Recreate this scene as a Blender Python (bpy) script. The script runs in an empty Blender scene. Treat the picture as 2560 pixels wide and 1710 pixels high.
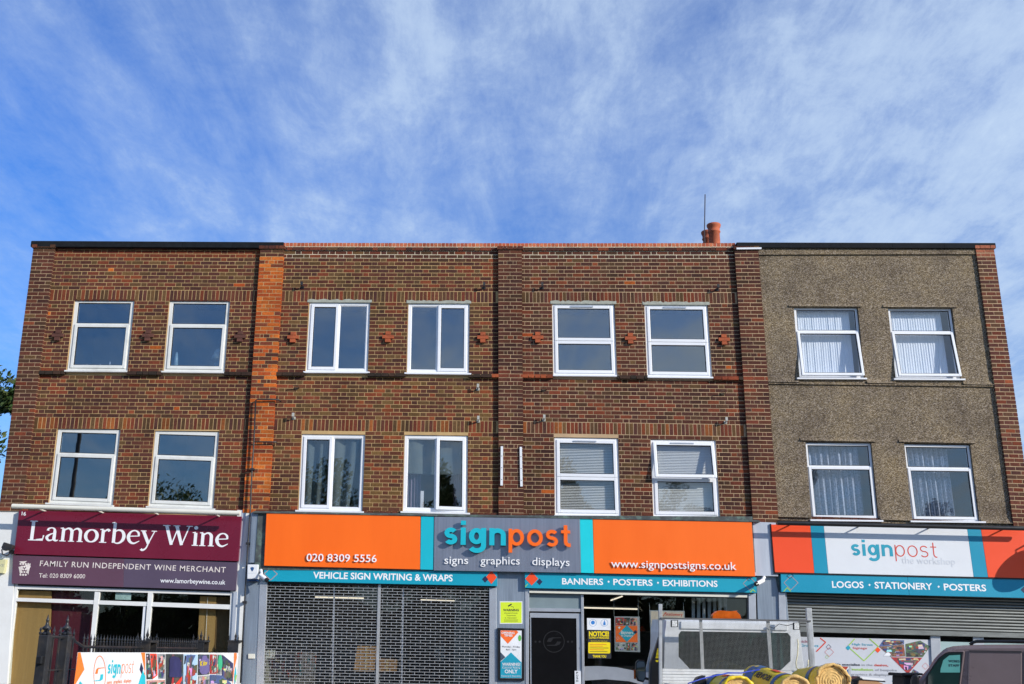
import bpy, math, random
from mathutils import Vector, Matrix
R = random.Random(7)
SC = bpy.context.scene
COL = SC.collection

# ------------------------------------------------------------------ camera
CAMH = 1.65
CAM_Y = -19.688
FPX = 2654.08
TH, RO, YA = 0.284045, 0.003257, 0.018280
fwd = Vector((math.sin(YA)*math.cos(TH), math.cos(YA)*math.cos(TH), math.sin(TH)))
r0 = Vector((math.cos(YA), -math.sin(YA), 0))
u0 = r0.cross(fwd)
eR = math.cos(RO)*r0 + math.sin(RO)*u0
eU = -math.sin(RO)*r0 + math.cos(RO)*u0
CPOS = Vector((0, CAM_Y, CAMH))
cam = bpy.data.cameras.new('camera')
cam.sensor_width = 36.0
cam.lens = FPX/2560*36
cam.clip_start = 0.1
cam.clip_end = 3000
camo = bpy.data.objects.new('camera', cam)
COL.objects.link(camo)
mw = Matrix.Identity(4)
for i in range(3):
    mw[i][0] = eR[i]; mw[i][1] = eU[i]; mw[i][2] = -fwd[i]; mw[i][3] = CPOS[i]
camo.matrix_world = mw
SC.camera = camo

# ------------------------------------------------------------------ sun and sky
TOSUN = Vector((1.5, -1.0, 0.75)).normalized()
EL = math.asin(TOSUN.z)
sun = bpy.data.lights.new('sun', 'SUN')
sun.energy = 4.8
sun.angle = math.radians(0.5)
sun.color = (1.0, 0.945, 0.86)
suno = bpy.data.objects.new('sun', sun)
COL.objects.link(suno)
suno.rotation_euler = TOSUN.to_track_quat('Z', 'Y').to_euler()
suno.location = (20, -20, 20)
world = bpy.data.worlds.new('World')
SC.world = world
world.use_nodes = True
nt = world.node_tree
nt.nodes.clear()
def N(t, kind, **kw):
    n = t.nodes.new(kind)
    for k, v in kw.items():
        setattr(n, k, v)
    return n
out = N(nt, 'ShaderNodeOutputWorld')
bg = N(nt, 'ShaderNodeBackground')
bg.inputs['Strength'].default_value = 0.15
nt.links.new(bg.outputs[0], out.inputs[0])
sky = N(nt, 'ShaderNodeTexSky', sky_type='NISHITA')
sky.sun_disc = False
sky.sun_elevation = EL
sky.sun_rotation = math.atan2(TOSUN.x, TOSUN.y)
sky.air_density = 1.0
sky.dust_density = 0.3
sky.ozone_density = 2.5
def mth(t, op, a=None, b=None, c=None, clamp=False):
    n = N(t, 'ShaderNodeMath', operation=op, use_clamp=clamp)
    for i, v in enumerate((a, b, c)):
        if v is None: continue
        if isinstance(v, (int, float)): n.inputs[i].default_value = v
        else: t.links.new(v, n.inputs[i])
    return n.outputs[0]
def ramp(t, fac, stops):
    n = N(t, 'ShaderNodeValToRGB')
    e = n.color_ramp.elements
    while len(e) > 1: e.remove(e[-1])
    e[0].position = stops[0][0]; e[0].color = (*stops[0][1], 1)
    for p, c in stops[1:]:
        x = e.new(p); x.color = (*c, 1)
    t.links.new(fac, n.inputs[0])
    return n.outputs[0]
def cmix(t, fac, a, b, blend='MIX'):
    n = N(t, 'ShaderNodeMix', data_type='RGBA', blend_type=blend)
    for i, v in ((0, fac), (6, a), (7, b)):
        if isinstance(v, (int, float)): n.inputs[i].default_value = v
        elif isinstance(v, tuple): n.inputs[i].default_value = (*v, 1)
        else: t.links.new(v, n.inputs[i])
    return n.outputs[2]
tc = N(nt, 'ShaderNodeTexCoord')
sep = N(nt, 'ShaderNodeSeparateXYZ')
nt.links.new(tc.outputs['Generated'], sep.inputs[0])
zz = mth(nt, 'ADD', mth(nt, 'MAXIMUM', sep.outputs[2], 0.0), 0.12)
px_ = mth(nt, 'DIVIDE', sep.outputs[0], zz)
py_ = mth(nt, 'DIVIDE', sep.outputs[1], zz)
cmb = N(nt, 'ShaderNodeCombineXYZ')
nt.links.new(px_, cmb.inputs[0]); nt.links.new(py_, cmb.inputs[1])
def cloud(scale, sx, sy, detail, rough, dist, off, rot=0.0):
    mp = N(nt, 'ShaderNodeMapping')
    mp.inputs['Scale'].default_value = (sx, sy, 1)
    mp.inputs['Rotation'].default_value = (0, 0, rot)
    mp.inputs['Location'].default_value = off
    nt.links.new(cmb.outputs[0], mp.inputs[0])
    n = N(nt, 'ShaderNodeTexNoise')
    n.inputs['Scale'].default_value = scale
    n.inputs['Detail'].default_value = detail
    n.inputs['Roughness'].default_value = rough
    n.inputs['Distortion'].default_value = dist
    nt.links.new(mp.outputs[0], n.inputs['Vector'])
    return n.outputs[0]
streak = cloud(2.0, 2.0, 0.62, 12, 0.66, 0.35, (3.1, 1.7, 0), 0.0)
wisp = cloud(6.5, 1.7, 0.8, 12, 0.70, 0.3, (0.4, 8.3, 0), 0.1)
puff = cloud(3.1, 1.0, 0.9, 12, 0.68, 0.35, (7.3, 2.2, 0), -0.3)
veil = cloud(0.62, 1.0, 0.5, 3, 0.5, 0.2, (1.4, 5.1, 0))
side = mth(nt, 'MULTIPLY_ADD', px_, 0.17, 0.005)          # the cirrus is thicker towards the sun side
side = mth(nt, 'MINIMUM', mth(nt, 'MAXIMUM', side, -0.15), 0.015)
d1 = mth(nt, 'ADD', mth(nt, 'MULTIPLY', streak, 0.50), mth(nt, 'MULTIPLY', puff, 0.34))
d1 = mth(nt, 'ADD', d1, mth(nt, 'MULTIPLY', veil, 0.34))
d1 = mth(nt, 'ADD', d1, mth(nt, 'MULTIPLY', wisp, 0.32))
d1 = mth(nt, 'ADD', d1, side)
dens = ramp(nt, d1, [(0.50, (0, 0, 0)), (0.60, (0.16,)*3), (0.68, (0.32,)*3), (0.74, (0.50,)*3), (0.81, (0.76,)*3), (0.92, (1.0,)*3)])
hsv = N(nt, 'ShaderNodeHueSaturation')
hsv.inputs['Saturation'].default_value = 1.0
hsv.inputs['Value'].default_value = 1.0
nt.links.new(sky.outputs[0], hsv.inputs['Color'])
tint = ramp(nt, sep.outputs[2], [(0.0, (0.50, 0.66, 0.85)), (0.22, (0.46, 0.76, 1.18)), (0.45, (0.46, 0.80, 1.40))])
skyc = cmix(nt, 1.0, hsv.outputs[0], tint, 'MULTIPLY')
SKYMUL = skyc.node
cfac = mth(nt, 'MULTIPLY', dens, 0.90)
final = cmix(nt, cfac, skyc, (4.0, 5.0, 6.35))
CLOUDMIX = final.node
nt.links.new(final, bg.inputs[0])

SC.view_settings.view_transform = 'Standard'
SC.view_settings.look = 'None'
SC.view_settings.exposure = 0.0
SC.view_settings.gamma = 1.0
SC.view_settings.use_curve_mapping = False
SC.cycles.max_bounces = 7
SC.cycles.transparent_max_bounces = 12
SC.cycles.caustics_reflective = False
SC.cycles.caustics_refractive = False
SC.cycles.use_denoising = True

# ------------------------------------------------------------------ survey: points sighted from the camera station, intersected with a plane y = const
ZN = {'A1': (0, 560, 3.261), 'A2': (620, 560, 3.261), 'A3': (1220, 460, 3.136), 'A4': (1840, 560, 3.261),
      'B1': (0, 900, 3.261), 'B2': (620, 900, 3.261), 'B3': (1220, 900, 3.261), 'B4': (1840, 900, 3.261),
      'C1': (0, 1250, 3.409), 'C2': (600, 1250, 3.354), 'C3': (1200, 1250, 3.354), 'C4': (1860, 1250, 3.354),
      'D1': (1560, 1500, 4.515), 'E2': (2060, 1480, 4.696), 'D3': (60, 1540, 4.048), 'D4': (1220, 1460, 5.336),
      'G5': (600, 1370, 7.827), 'F1': (1840, 1560, 7.3375), 'F2': (1720, 1640, 9.03), 'S3': (1080, 1280, 6.179),
      'T1': (0, 1600, 9.03), 'P': (0, 0, 1.0)}
def sight(zone, x, y, Y):
    ox, oy, s = ZN[zone]
    px, py = ox + x/s, oy + y/s
    d = fwd + (px-1280)/FPX*eR + (855-py)/FPX*eU
    t = (Y - CPOS.y)/d.y
    return (CPOS.x + d.x*t, CPOS.z + d.z*t)
def sq(zone, pts, Y):
    return [sight(zone, x, y, Y) for x, y in pts]
def pix(x, y, z):
    v = Vector((x, y, z)) - CPOS
    w = v.dot(fwd)
    return 1280 + FPX*v.dot(eR)/w, 855 - FPX*v.dot(eU)/w
CX = (0.037166, -0.000509, -0.006359, 0.000437, -0.000149, -0.000057)
CZ = (0.005536, -0.023642, -0.020307, 0.004343, -0.00134, 0.003128, 0.000215)
def settle(x, z):
    """the old terrace is a little out of level: settlement of the brickwork, a few centimetres"""
    h = z - CAMH
    dz = CZ[0]+CZ[1]*x+CZ[2]*h+CZ[3]*x*h+CZ[4]*x*x+CZ[5]*h*h+CZ[6]*x*x*h
    dx = CX[0]+CX[1]*x+CX[2]*h+CX[3]*x*h+CX[4]*h*h+CX[5]*x*h*h
    return x+dx, z+dz
ZTOP = CAMH + 7.6996          # course n has its centre at ZTOP - 0.075 n
def zr(n): return ZTOP - 0.075*n

# ------------------------------------------------------------------ materials
MATS = {}
def mat(name, col=(0.5, 0.5, 0.5), rough=0.6, metal=0.0, var=0.12, vscale=3.0, bump=0.0, bscale=60.0, spec=0.5, stretch=(1, 1, 1), dirt=0.0, dirtcol=(0.05, 0.045, 0.04), emit=None):
    if name in MATS: return MATS[name]
    m = bpy.data.materials.new(name)
    m.use_nodes = True
    t = m.node_tree
    b = t.nodes['Principled BSDF']
    b.inputs['Roughness'].default_value = rough
    b.inputs['Metallic'].default_value = metal
    b.inputs['Specular IOR Level'].default_value = spec
    g = N(t, 'ShaderNodeNewGeometry')
    mp = N(t, 'ShaderNodeMapping'); mp.inputs['Scale'].default_value = stretch
    t.links.new(g.outputs['Position'], mp.inputs[0])
    nz = N(t, 'ShaderNodeTexNoise'); nz.inputs['Scale'].default_value = vscale; nz.inputs['Detail'].default_value = 6; nz.inputs['Roughness'].default_value = 0.62
    t.links.new(mp.outputs[0], nz.inputs['Vector'])
    lo = tuple(c*(1-var) for c in col); hi = tuple(min(1, c*(1+var)) for c in col)
    c = ramp(t, nz.outputs[0], [(0.3, lo), (0.7, hi)])
    if dirt > 0:
        n2 = N(t, 'ShaderNodeTexNoise'); n2.inputs['Scale'].default_value = vscale*0.7; n2.inputs['Detail'].default_value = 9; n2.inputs['Roughness'].default_value = 0.7
        t.links.new(mp.outputs[0], n2.inputs['Vector'])
        f = ramp(t, n2.outputs[0], [(0.5, (0, 0, 0)), (0.72, (dirt,)*3)])
        c = cmix(t, f, c, dirtcol)
    t.links.new(c, b.inputs['Base Color'])
    rr = mth(t, 'MULTIPLY_ADD', nz.outputs[0], 0.16, rough-0.08, clamp=True)
    t.links.new(rr, b.inputs['Roughness'])
    if bump > 0:
        n3 = N(t, 'ShaderNodeTexNoise'); n3.inputs['Scale'].default_value = bscale; n3.inputs['Detail'].default_value = 5
        t.links.new(mp.outputs[0], n3.inputs['Vector'])
        bp = N(t, 'ShaderNodeBump'); bp.inputs['Strength'].default_value = bump; bp.inputs['Distance'].default_value = 0.01
        t.links.new(n3.outputs[0], bp.inputs['Height']); t.links.new(bp.outputs[0], b.inputs['Normal'])
    if emit:
        b.inputs['Emission Color'].default_value = (*emit[0], 1); b.inputs['Emission Strength'].default_value = emit[1]
    MATS[name] = m
    return m
def brickmat(name, single):
    m = bpy.data.materials.new(name); m.use_nodes = True
    t = m.node_tree; b = t.nodes['Principled BSDF']
    b.inputs['Roughness'].default_value = 0.9; b.inputs['Specular IOR Level'].default_value = 0.25
    if single:
        src = N(t, 'ShaderNodeObjectInfo').outputs['Color']
    else:
        a = N(t, 'ShaderNodeAttribute'); a.attribute_name = 'tone'; src = a.outputs['Color']
    g = N(t, 'ShaderNodeNewGeometry')
    nz = N(t, 'ShaderNodeTexNoise'); nz.inputs['Scale'].default_value = 26; nz.inputs['Detail'].default_value = 6; nz.inputs['Roughness'].default_value = 0.7
    t.links.new(g.outputs['Position'], nz.inputs['Vector'])
    f = ramp(t, nz.outputs[0], [(0.25, (0.46, 0.48, 0.47)), (0.5, (0.76, 0.79, 0.78)), (0.75, (1.10, 1.12, 1.06))])
    c = cmix(t, 1.0, src, f, 'MULTIPLY')
    n2 = N(t, 'ShaderNodeTexNoise'); n2.inputs['Scale'].default_value = 0.9; n2.inputs['Detail'].default_value = 8; n2.inputs['Roughness'].default_value = 0.65
    t.links.new(g.outputs['Position'], n2.inputs['Vector'])
    soot = ramp(t, n2.outputs[0], [(0.36, (0.66, 0.65, 0.66)), (0.5, (0.98, 0.97, 0.96)), (0.66, (1.22, 1.16, 1.04))])
    c = cmix(t, 1.0, c, soot, 'MULTIPLY')
    t.links.new(c, b.inputs['Base Color'])
    bp = N(t, 'ShaderNodeBump'); bp.inputs['Strength'].default_value = 0.5; bp.inputs['Distance'].default_value = 0.006
    t.links.new(nz.outputs[0], bp.inputs['Height']); t.links.new(bp.outputs[0], b.inputs['Normal'])
    MATS[name] = m
    return m
M_BRICK1 = brickmat('fired_brick', True)
M_BRICKN = brickmat('fired_brick_run', False)
M_MORT = mat('pale_mortar', (0.52, 0.345, 0.155), 0.95, var=0.22, vscale=1.6, bump=0.3, bscale=120, dirt=0.4, dirtcol=(0.26, 0.17, 0.085))
M_MORTP = mat('pinkish_mortar', (0.50, 0.345, 0.20), 0.95, var=0.22, vscale=1.6, bump=0.3, bscale=120, dirt=0.4, dirtcol=(0.26, 0.17, 0.10))
M_MORTN = mat('new_mortar', (0.72, 0.62, 0.44), 0.95, var=0.1, vscale=6, bump=0.5, bscale=90)
M_UPVC = mat('white_upvc', (0.80, 0.81, 0.83), 0.35, var=0.03, vscale=2, spec=0.5)
M_UPVCOLD = mat('aged_white_upvc', (0.72, 0.72, 0.68), 0.45, var=0.06, vscale=3, dirt=0.35, dirtcol=(0.30, 0.29, 0.24))
M_GASKET = mat('black_rubber', (0.02, 0.02, 0.022), 0.7)
M_FELT = mat('black_roofing_felt', (0.012, 0.014, 0.017), 0.85, var=0.3, vscale=8, bump=0.6, bscale=200, spec=0.15)
M_LEAD = mat('lead_flashing', (0.06, 0.07, 0.07), 0.7, var=0.4, vscale=7, dirt=0.7, dirtcol=(0.20, 0.33, 0.25))
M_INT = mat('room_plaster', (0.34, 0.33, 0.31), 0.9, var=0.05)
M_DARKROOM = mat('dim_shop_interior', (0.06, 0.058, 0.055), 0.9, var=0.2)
M_WHITEWALL = mat('white_render', (0.78, 0.78, 0.75), 0.8, var=0.04, vscale=1.5, bump=0.25, bscale=160, dirt=0.25, dirtcol=(0.45, 0.44, 0.40))
M_GREYPANEL = mat('brushed_grey_panel', (0.27, 0.32, 0.38), 0.42, metal=0.35, var=0.16, vscale=2.0, stretch=(14, 1, 0.7))
M_PALEPANEL = mat('pale_grey_panel', (0.50, 0.54, 0.60), 0.4, metal=0.2, var=0.08, vscale=1.5, stretch=(8, 1, 0.7))
M_SILVER = mat('silver_aluminium', (0.55, 0.57, 0.60), 0.36, metal=0.55, var=0.06, vscale=4)
M_ORANGE = mat('orange_sign_face', (1.0, 0.150, 0.003), 0.42, var=0.05, vscale=0.8, stretch=(3, 1, 0.6))
M_RED = mat('red_orange_sign_face', (0.90, 0.075, 0.012), 0.42, var=0.03, vscale=1.2)
M_TEAL = mat('teal_sign_face', (0.008, 0.46, 0.56), 0.4, var=0.03, vscale=1.3)
M_TEALD = mat('deep_teal_sign_face', (0.006, 0.29, 0.44), 0.4, var=0.03, vscale=1.3)
M_TEALBAND = mat('teal_band_face', (0.006, 0.33, 0.46), 0.4, var=0.04, vscale=1.3)
M_NAVY = mat('navy_print', (0.012, 0.02, 0.07), 0.5)
M_SIGNGREY = mat('satin_grey_sign_face', (0.30, 0.32, 0.38), 0.32, metal=0.55, var=0.10, vscale=1.6, stretch=(18, 1, 0.5))
M_SIGNWHITE = mat('white_sign_face', (0.74, 0.76, 0.78), 0.4, var=0.02)
M_LETTERW = mat('white_lettering', (0.88, 0.88, 0.88), 0.45, var=0.02)
M_CHROME = mat('polished_letter_metal', (0.80, 0.82, 0.85), 0.18, metal=0.9, var=0.05)
M_MAROON = mat('maroon_sign_face', (0.165, 0.010, 0.030), 0.28, var=0.08, vscale=1.2)
M_PLUM = mat('faded_plum_sign_face', (0.120, 0.055, 0.085), 0.42, var=0.10, vscale=1.2)
M_PLUMB = mat('bluish_plum_sign_face', (0.098, 0.070, 0.110), 0.42, var=0.10, vscale=1.2)
M_GOLD = mat('cream_lettering', (0.82, 0.72, 0.66), 0.5, var=0.25, vscale=14)
M_BLACK = mat('black_paint', (0.012, 0.012, 0.013), 0.35, var=0.3, vscale=9)
M_IRON = mat('worn_black_ironwork', (0.022, 0.022, 0.024), 0.42, var=0.35, vscale=9, dirt=0.5, dirtcol=(0.10, 0.075, 0.05))
M_OCHRE = mat('ochre_blind', (0.46, 0.27, 0.095), 0.8, var=0.10, vscale=2.5, stretch=(14, 14, 0.35))
M_MAROONP = mat('maroon_inner_panel', (0.10, 0.010, 0.022), 0.6)
M_GRILLE = mat('galvanised_grille', (0.50, 0.50, 0.49), 0.4, metal=0.5, var=0.12, vscale=8)
M_SHUTTER = mat('grey_shutter_slat', (0.22, 0.23, 0.215), 0.42, metal=0.45, var=0.16, vscale=6, stretch=(0.6, 1, 4), dirt=0.3, dirtcol=(0.06, 0.06, 0.055))
M_TUBE = mat('warm_light_tube', (1, 0.9, 0.7), 0.5, emit=((1.0, 0.86, 0.70), 1.3))
M_TERRA = mat('terracotta', (0.46, 0.11, 0.045), 0.8, var=0.2, vscale=7, bump=0.3, bscale=80, dirt=0.4, dirtcol=(0.14, 0.06, 0.035))
M_NEWRED = mat('new_red_brick', (0.55, 0.13, 0.065), 0.85, var=0.1, vscale=9, bump=0.3)
M_TARMAC = mat('tarmac', (0.05, 0.05, 0.052), 0.9, var=0.2, vscale=5, bump=0.6, bscale=220)
M_PAVE = mat('paving', (0.30, 0.285, 0.26), 0.9, var=0.15, vscale=2, bump=0.3, bscale=120)
M_GRASS = mat('verge_grass', (0.06, 0.09, 0.025), 0.95, var=0.35, vscale=3, bump=0.8, bscale=60)
M_BARK = mat('tree_bark', (0.085, 0.065, 0.045), 0.95, var=0.3, vscale=8, bump=0.8, bscale=25)
M_YELLOW = mat('yellow_wrap', (0.78, 0.56, 0.02), 0.35, var=0.08, vscale=8, bump=0.35, bscale=22)
M_WOOL = mat('mineral_wool', (0.66, 0.43, 0.16), 0.98, var=0.25, vscale=40, bump=0.5, bscale=90)
M_BLUEP = mat('blue_print', (0.015, 0.12, 0.30), 0.4)
M_VANPAINT = mat('van_grey_brown_paint', (0.25, 0.185, 0.175), 0.28, metal=0.1, var=0.10, vscale=2, spec=0.6)
M_CABPAINT = mat('cab_off_white', (0.74, 0.76, 0.77), 0.3, var=0.12, vscale=3, spec=0.6)
M_WHITEPAINT = mat('white_vehicle_paint', (0.80, 0.81, 0.82), 0.25, var=0.02, spec=0.6)
M_TYRE = mat('tyre_rubber', (0.02, 0.02, 0.02), 0.85, var=0.2)
M_CREAM = mat('cream_plastic', (0.74, 0.72, 0.62), 0.45, var=0.05)
M_CARD = mat('cardboard', (0.40, 0.22, 0.105), 0.85, var=0.1, vscale=6)
M_NET = mat('net_curtain', (0.93, 0.97, 0.98), 0.95, var=0.12, vscale=14, stretch=(1.5, 1, 0.15))
M_GREYCURT = mat('grey_green_curtain', (0.085, 0.105, 0.095), 0.9, var=0.1, vscale=4)
M_BLIND = mat('cream_blind_slat', (0.72, 0.70, 0.62), 0.6, var=0.05)

def glassmat(name, refl, tint, rough=0.01, wav=0.0):
    m = bpy.data.materials.new(name); m.use_nodes = True
    t = m.node_tree; t.nodes.clear()
    o = N(t, 'ShaderNodeOutputMaterial'); mx = N(t, 'ShaderNodeMixShader')
    tr = N(t, 'ShaderNodeBsdfTransparent'); tr.inputs[0].default_value = (*tint, 1)
    gl = N(t, 'ShaderNodeBsdfGlossy'); gl.inputs['Roughness'].default_value = rough; gl.inputs[0].default_value = (1.0, 0.95, 0.86, 1)
    gg = N(t, 'ShaderNodeNewGeometry')                    # Schlick reflectance, the same from both sides
    dt = N(t, 'ShaderNodeVectorMath', operation='DOT_PRODUCT'); t.links.new(gg.outputs['Normal'], dt.inputs[0]); t.links.new(gg.outputs['Incoming'], dt.inputs[1])
    c1 = mth(t, 'SUBTRACT', 1.0, mth(t, 'ABSOLUTE', dt.outputs['Value']), clamp=True)
    f = mth(t, 'ADD', mth(t, 'MULTIPLY', mth(t, 'POWER', c1, 5.0), 0.9), 0.04+refl, clamp=True)
    if wav > 0:
        g = N(t, 'ShaderNodeNewGeometry')
        nz = N(t, 'ShaderNodeTexNoise'); nz.inputs['Scale'].default_value = 1.6; nz.inputs['Detail'].default_value = 2
        t.links.new(g.outputs['Position'], nz.inputs['Vector'])
        bp = N(t, 'ShaderNodeBump'); bp.inputs['Strength'].default_value = wav; bp.inputs['Distance'].default_value = 0.01
        t.links.new(nz.outputs[0], bp.inputs['Height']); t.links.new(bp.outputs[0], gl.inputs['Normal'])
    t.links.new(f, mx.inputs[0]); t.links.new(tr.outputs[0], mx.inputs[1]); t.links.new(gl.outputs[0], mx.inputs[2])
    t.links.new(mx.outputs[0], o.inputs[0])
    MATS[name] = m
    return m
M_GLASS = glassmat('window_glass', 0.15, (0.80, 0.84, 0.88), wav=0.05)
M_GLASSCLEAR = glassmat('clear_window_glass', 0.05, (0.95, 0.97, 1.0), wav=0.05)
M_SHOPGLASS = glassmat('shop_glass', 0.0, (0.90, 0.92, 0.90), wav=0.03)
M_CARGLASS = glassmat('green_vehicle_glass', 0.01, (0.20, 0.34, 0.31))

def pebbledash():
    m = bpy.data.materials.new('pebbledash'); m.use_nodes = True
    t = m.node_tree; b = t.nodes['Principled BSDF']; b.inputs['Roughness'].default_value = 0.95
    b.inputs['Specular IOR Level'].default_value = 0.2
    g = N(t, 'ShaderNodeNewGeometry')
    v = N(t, 'ShaderNodeTexVoronoi'); v.inputs['Scale'].default_value = 74
    t.links.new(g.outputs['Position'], v.inputs['Vector'])
    sepc = N(t, 'ShaderNodeSeparateColor'); t.links.new(v.outputs['Color'], sepc.inputs[0])
    c = ramp(t, sepc.outputs[0], [(0.0, (0.09, 0.068, 0.050)), (0.22, (0.14, 0.108, 0.078)), (0.42, (0.215, 0.168, 0.112)), (0.62, (0.26, 0.205, 0.14)), (0.8, (0.33, 0.268, 0.21)), (1.0, (0.46, 0.39, 0.34))])
    n2 = N(t, 'ShaderNodeTexNoise'); n2.inputs['Scale'].default_value = 1.1; n2.inputs['Detail'].default_value = 8; n2.inputs['Roughness'].default_value = 0.66
    t.links.new(g.outputs['Position'], n2.inputs['Vector'])
    st = ramp(t, n2.outputs[0], [(0.33, (0.66, 0.64, 0.62)), (0.5, (1.0, 0.98, 0.9)), (0.66, (1.18, 1.12, 0.92))])
    c = cmix(t, 1.0, c, st, 'MULTIPLY')
    t.links.new(c, b.inputs['Base Color'])
    bp = N(t, 'ShaderNodeBump'); bp.inputs['Strength'].default_value = 1.0; bp.inputs['Distance'].default_value = 0.012; bp.invert = True
    t.links.new(v.outputs['Distance'], bp.inputs['Height']); t.links.new(bp.outputs[0], b.inputs['Normal'])
    return m
M_PEBBLE = pebbledash()

# ------------------------------------------------------------------ mesh helpers
WL = {}     # world location of every object made
class MB:
    def __init__(s, xf=None):
        s.v = []; s.f = []; s.xf = xf; s.smooth = False
    def _a(s, pts):
        i = len(s.v)
        s.v.extend(s.xf(*p) if s.xf else tuple(p) for p in pts)
        return i
    def box(s, x0, x1, y0, y1, z0, z1):
        i = s._a([(x0, y0, z0), (x1, y0, z0), (x1, y1, z0), (x0, y1, z0), (x0, y0, z1), (x1, y0, z1), (x1, y1, z1), (x0, y1, z1)])
        s.f += [(i, i+3, i+2, i+1), (i+4, i+5, i+6, i+7), (i, i+1, i+5, i+4), (i+1, i+2, i+6, i+5), (i+2, i+3, i+7, i+6), (i+3, i, i+4, i+7)]
        return s
    def prism(s, poly, y0, y1):
        """poly: (x, z) outline, front at y0, back at y1"""
        n = len(poly)
        ar = sum(poly[k][0]*poly[(k+1) % n][1]-poly[(k+1) % n][0]*poly[k][1] for k in range(n))
        if ar < 0: poly = poly[::-1]
        i = s._a([(x, y0, z) for x, z in poly] + [(x, y1, z) for x, z in poly])
        s.f.append(tuple(range(i, i+n))); s.f.append(tuple(range(i+2*n-1, i+n-1, -1)))
        for k in range(n):
            a, b = k, (k+1) % n
            s.f.append((i+b, i+a, i+n+a, i+n+b))
        return s
    def xprism(s, poly, x0, x1):
        """poly: (y, z) outline, extruded along x"""
        n = len(poly)
        i = s._a([(x0, y, z) for y, z in poly] + [(x1, y, z) for y, z in poly])
        s.f.append(tuple(range(i, i+n))); s.f.append(tuple(range(i+2*n-1, i+n-1, -1)))
        for k in range(n):
            a, b = k, (k+1) % n
            s.f.append((i+b, i+a, i+n+a, i+n+b))
        return s
    def flat(s, poly, y):
        i = s._a([(x, y, z) for x, z in poly]); s.f.append(tuple(range(i, i+len(poly)))); return s
    def tube(s, pts, r, n=8, cap=True):
        rings = []
        P = [Vector(p) for p in pts]
        rr = r if isinstance(r, (list, tuple)) else [r]*len(P)
        for k, p in enumerate(P):
            d = (P[min(k+1, len(P)-1)] - P[max(k-1, 0)]).normalized()
            up = Vector((0, 0, 1)) if abs(d.z) < 0.9 else Vector((0, 1, 0))
            a = d.cross(up).normalized(); b = a.cross(d)
            rings.append(s._a([p + rr[k]*(math.cos(2*math.pi*j/n)*a + math.sin(2*math.pi*j/n)*b) for j in range(n)]))
        for k in range(len(P)-1):
            for j in range(n):
                a, b = rings[k], rings[k+1]
                s.f.append((a+j, a+(j+1) % n, b+(j+1) % n, b+j))
        if cap:
            s.f.append(tuple(rings[0]+j for j in range(n-1, -1, -1))); s.f.append(tuple(rings[-1]+j for j in range(n)))
        return s
    def lathe(s, prof, cx, cy, n=16):
        rings = [s._a([(cx+r*math.cos(2*math.pi*j/n), cy+r*math.sin(2*math.pi*j/n), z) for j in range(n)]) for r, z in prof]
        for k in range(len(prof)-1):
            for j in range(n):
                a, b = rings[k], rings[k+1]
                s.f.append((a+j, a+(j+1) % n, b+(j+1) % n, b+j))
        s.f.append(tuple(rings[0]+j for j in range(n-1, -1, -1))); s.f.append(tuple(rings[-1]+j for j in range(n)))
        return s
    def add(s, verts, faces):
        i = s._a(verts); s.f += [tuple(i+k for k in f) for f in faces]; return s
    def build(s, name, m, parent=None, label=None, cat=None, group=None, kind=None, bevel=0.0, smooth=False, origin=None):
        xs = [v[0] for v in s.v]; ys = [v[1] for v in s.v]; zs = [v[2] for v in s.v]
        c = Vector(origin) if origin else Vector(((min(xs)+max(xs))/2, (min(ys)+max(ys))/2, min(zs)))
        me = bpy.data.meshes.new(name)
        me.from_pydata([(v[0]-c.x, v[1]-c.y, v[2]-c.z) for v in s.v], [], s.f)
        me.materials.append(m)
        if smooth:
            for p in me.polygons: p.use_smooth = True
        o = bpy.data.objects.new(name, me)
        COL.objects.link(o)
        if parent: o.parent = parent; o.location = c - WL[parent.name]
        else: o.location = c
        WL[o.name] = c
        if bevel > 0:
            bv = o.modifiers.new('bevel', 'BEVEL'); bv.width = bevel; bv.segments = 2; bv.limit_method = 'ANGLE'; bv.angle_limit = math.radians(40)
        tag(o, label, cat, group, kind)
        return o
def tag(o, label=None, cat=None, group=None, kind=None):
    if label: o['label'] = label
    if cat: o['category'] = cat
    if group: o['group'] = group
    if kind: o['kind'] = kind
    return o
def empty(name, loc, label=None, cat=None, group=None):
    o = bpy.data.objects.new(name, None); COL.objects.link(o); o.location = loc
    o.empty_display_size = 0.2
    WL[o.name] = Vector(loc)
    return tag(o, label, cat, group)
def shift(o, parent, d):
    pass

# ---- lettering
def text_geo(body, offset=0.0, extrude=0.0, space=1.0):
    c = bpy.data.curves.new('lettering_source', 'FONT'); c.body = body; c.size = 1.0; c.offset = offset; c.extrude = extrude; c.space_character = space
    c.resolution_u = 3
    ob = bpy.data.objects.new('lettering_source', c); COL.objects.link(ob)
    dg = bpy.context.evaluated_depsgraph_get()
    me = bpy.data.meshes.new_from_object(ob.evaluated_get(dg))
    vs = [tuple(v.co) for v in me.vertices]; fs = [tuple(p.vertices) for p in me.polygons]
    bpy.data.objects.remove(ob); bpy.data.curves.remove(c); bpy.data.meshes.remove(me)
    return vs, fs
CAPH, XH = 0.69, 0.45
def fit_geo(vs, A, B, h, hsrc, y, depth=0.0, lean=0.0):
    """map glyph plane to the wall: A, B = (x,z) of the baseline ends, h = height wanted for hsrc"""
    x0 = min(v[0] for v in vs); x1 = max(v[0] for v in vs)
    zm = max(abs(v[2]) for v in vs) or 1.0
    o = []
    for a, b, c in vs:
        t = (a-x0)/(x1-x0)
        o.append((A[0]+(B[0]-A[0])*t, y - (c/zm)*depth/2 - depth/2, A[1]+(B[1]-A[1])*t + b*h/hsrc))
    return o
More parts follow.
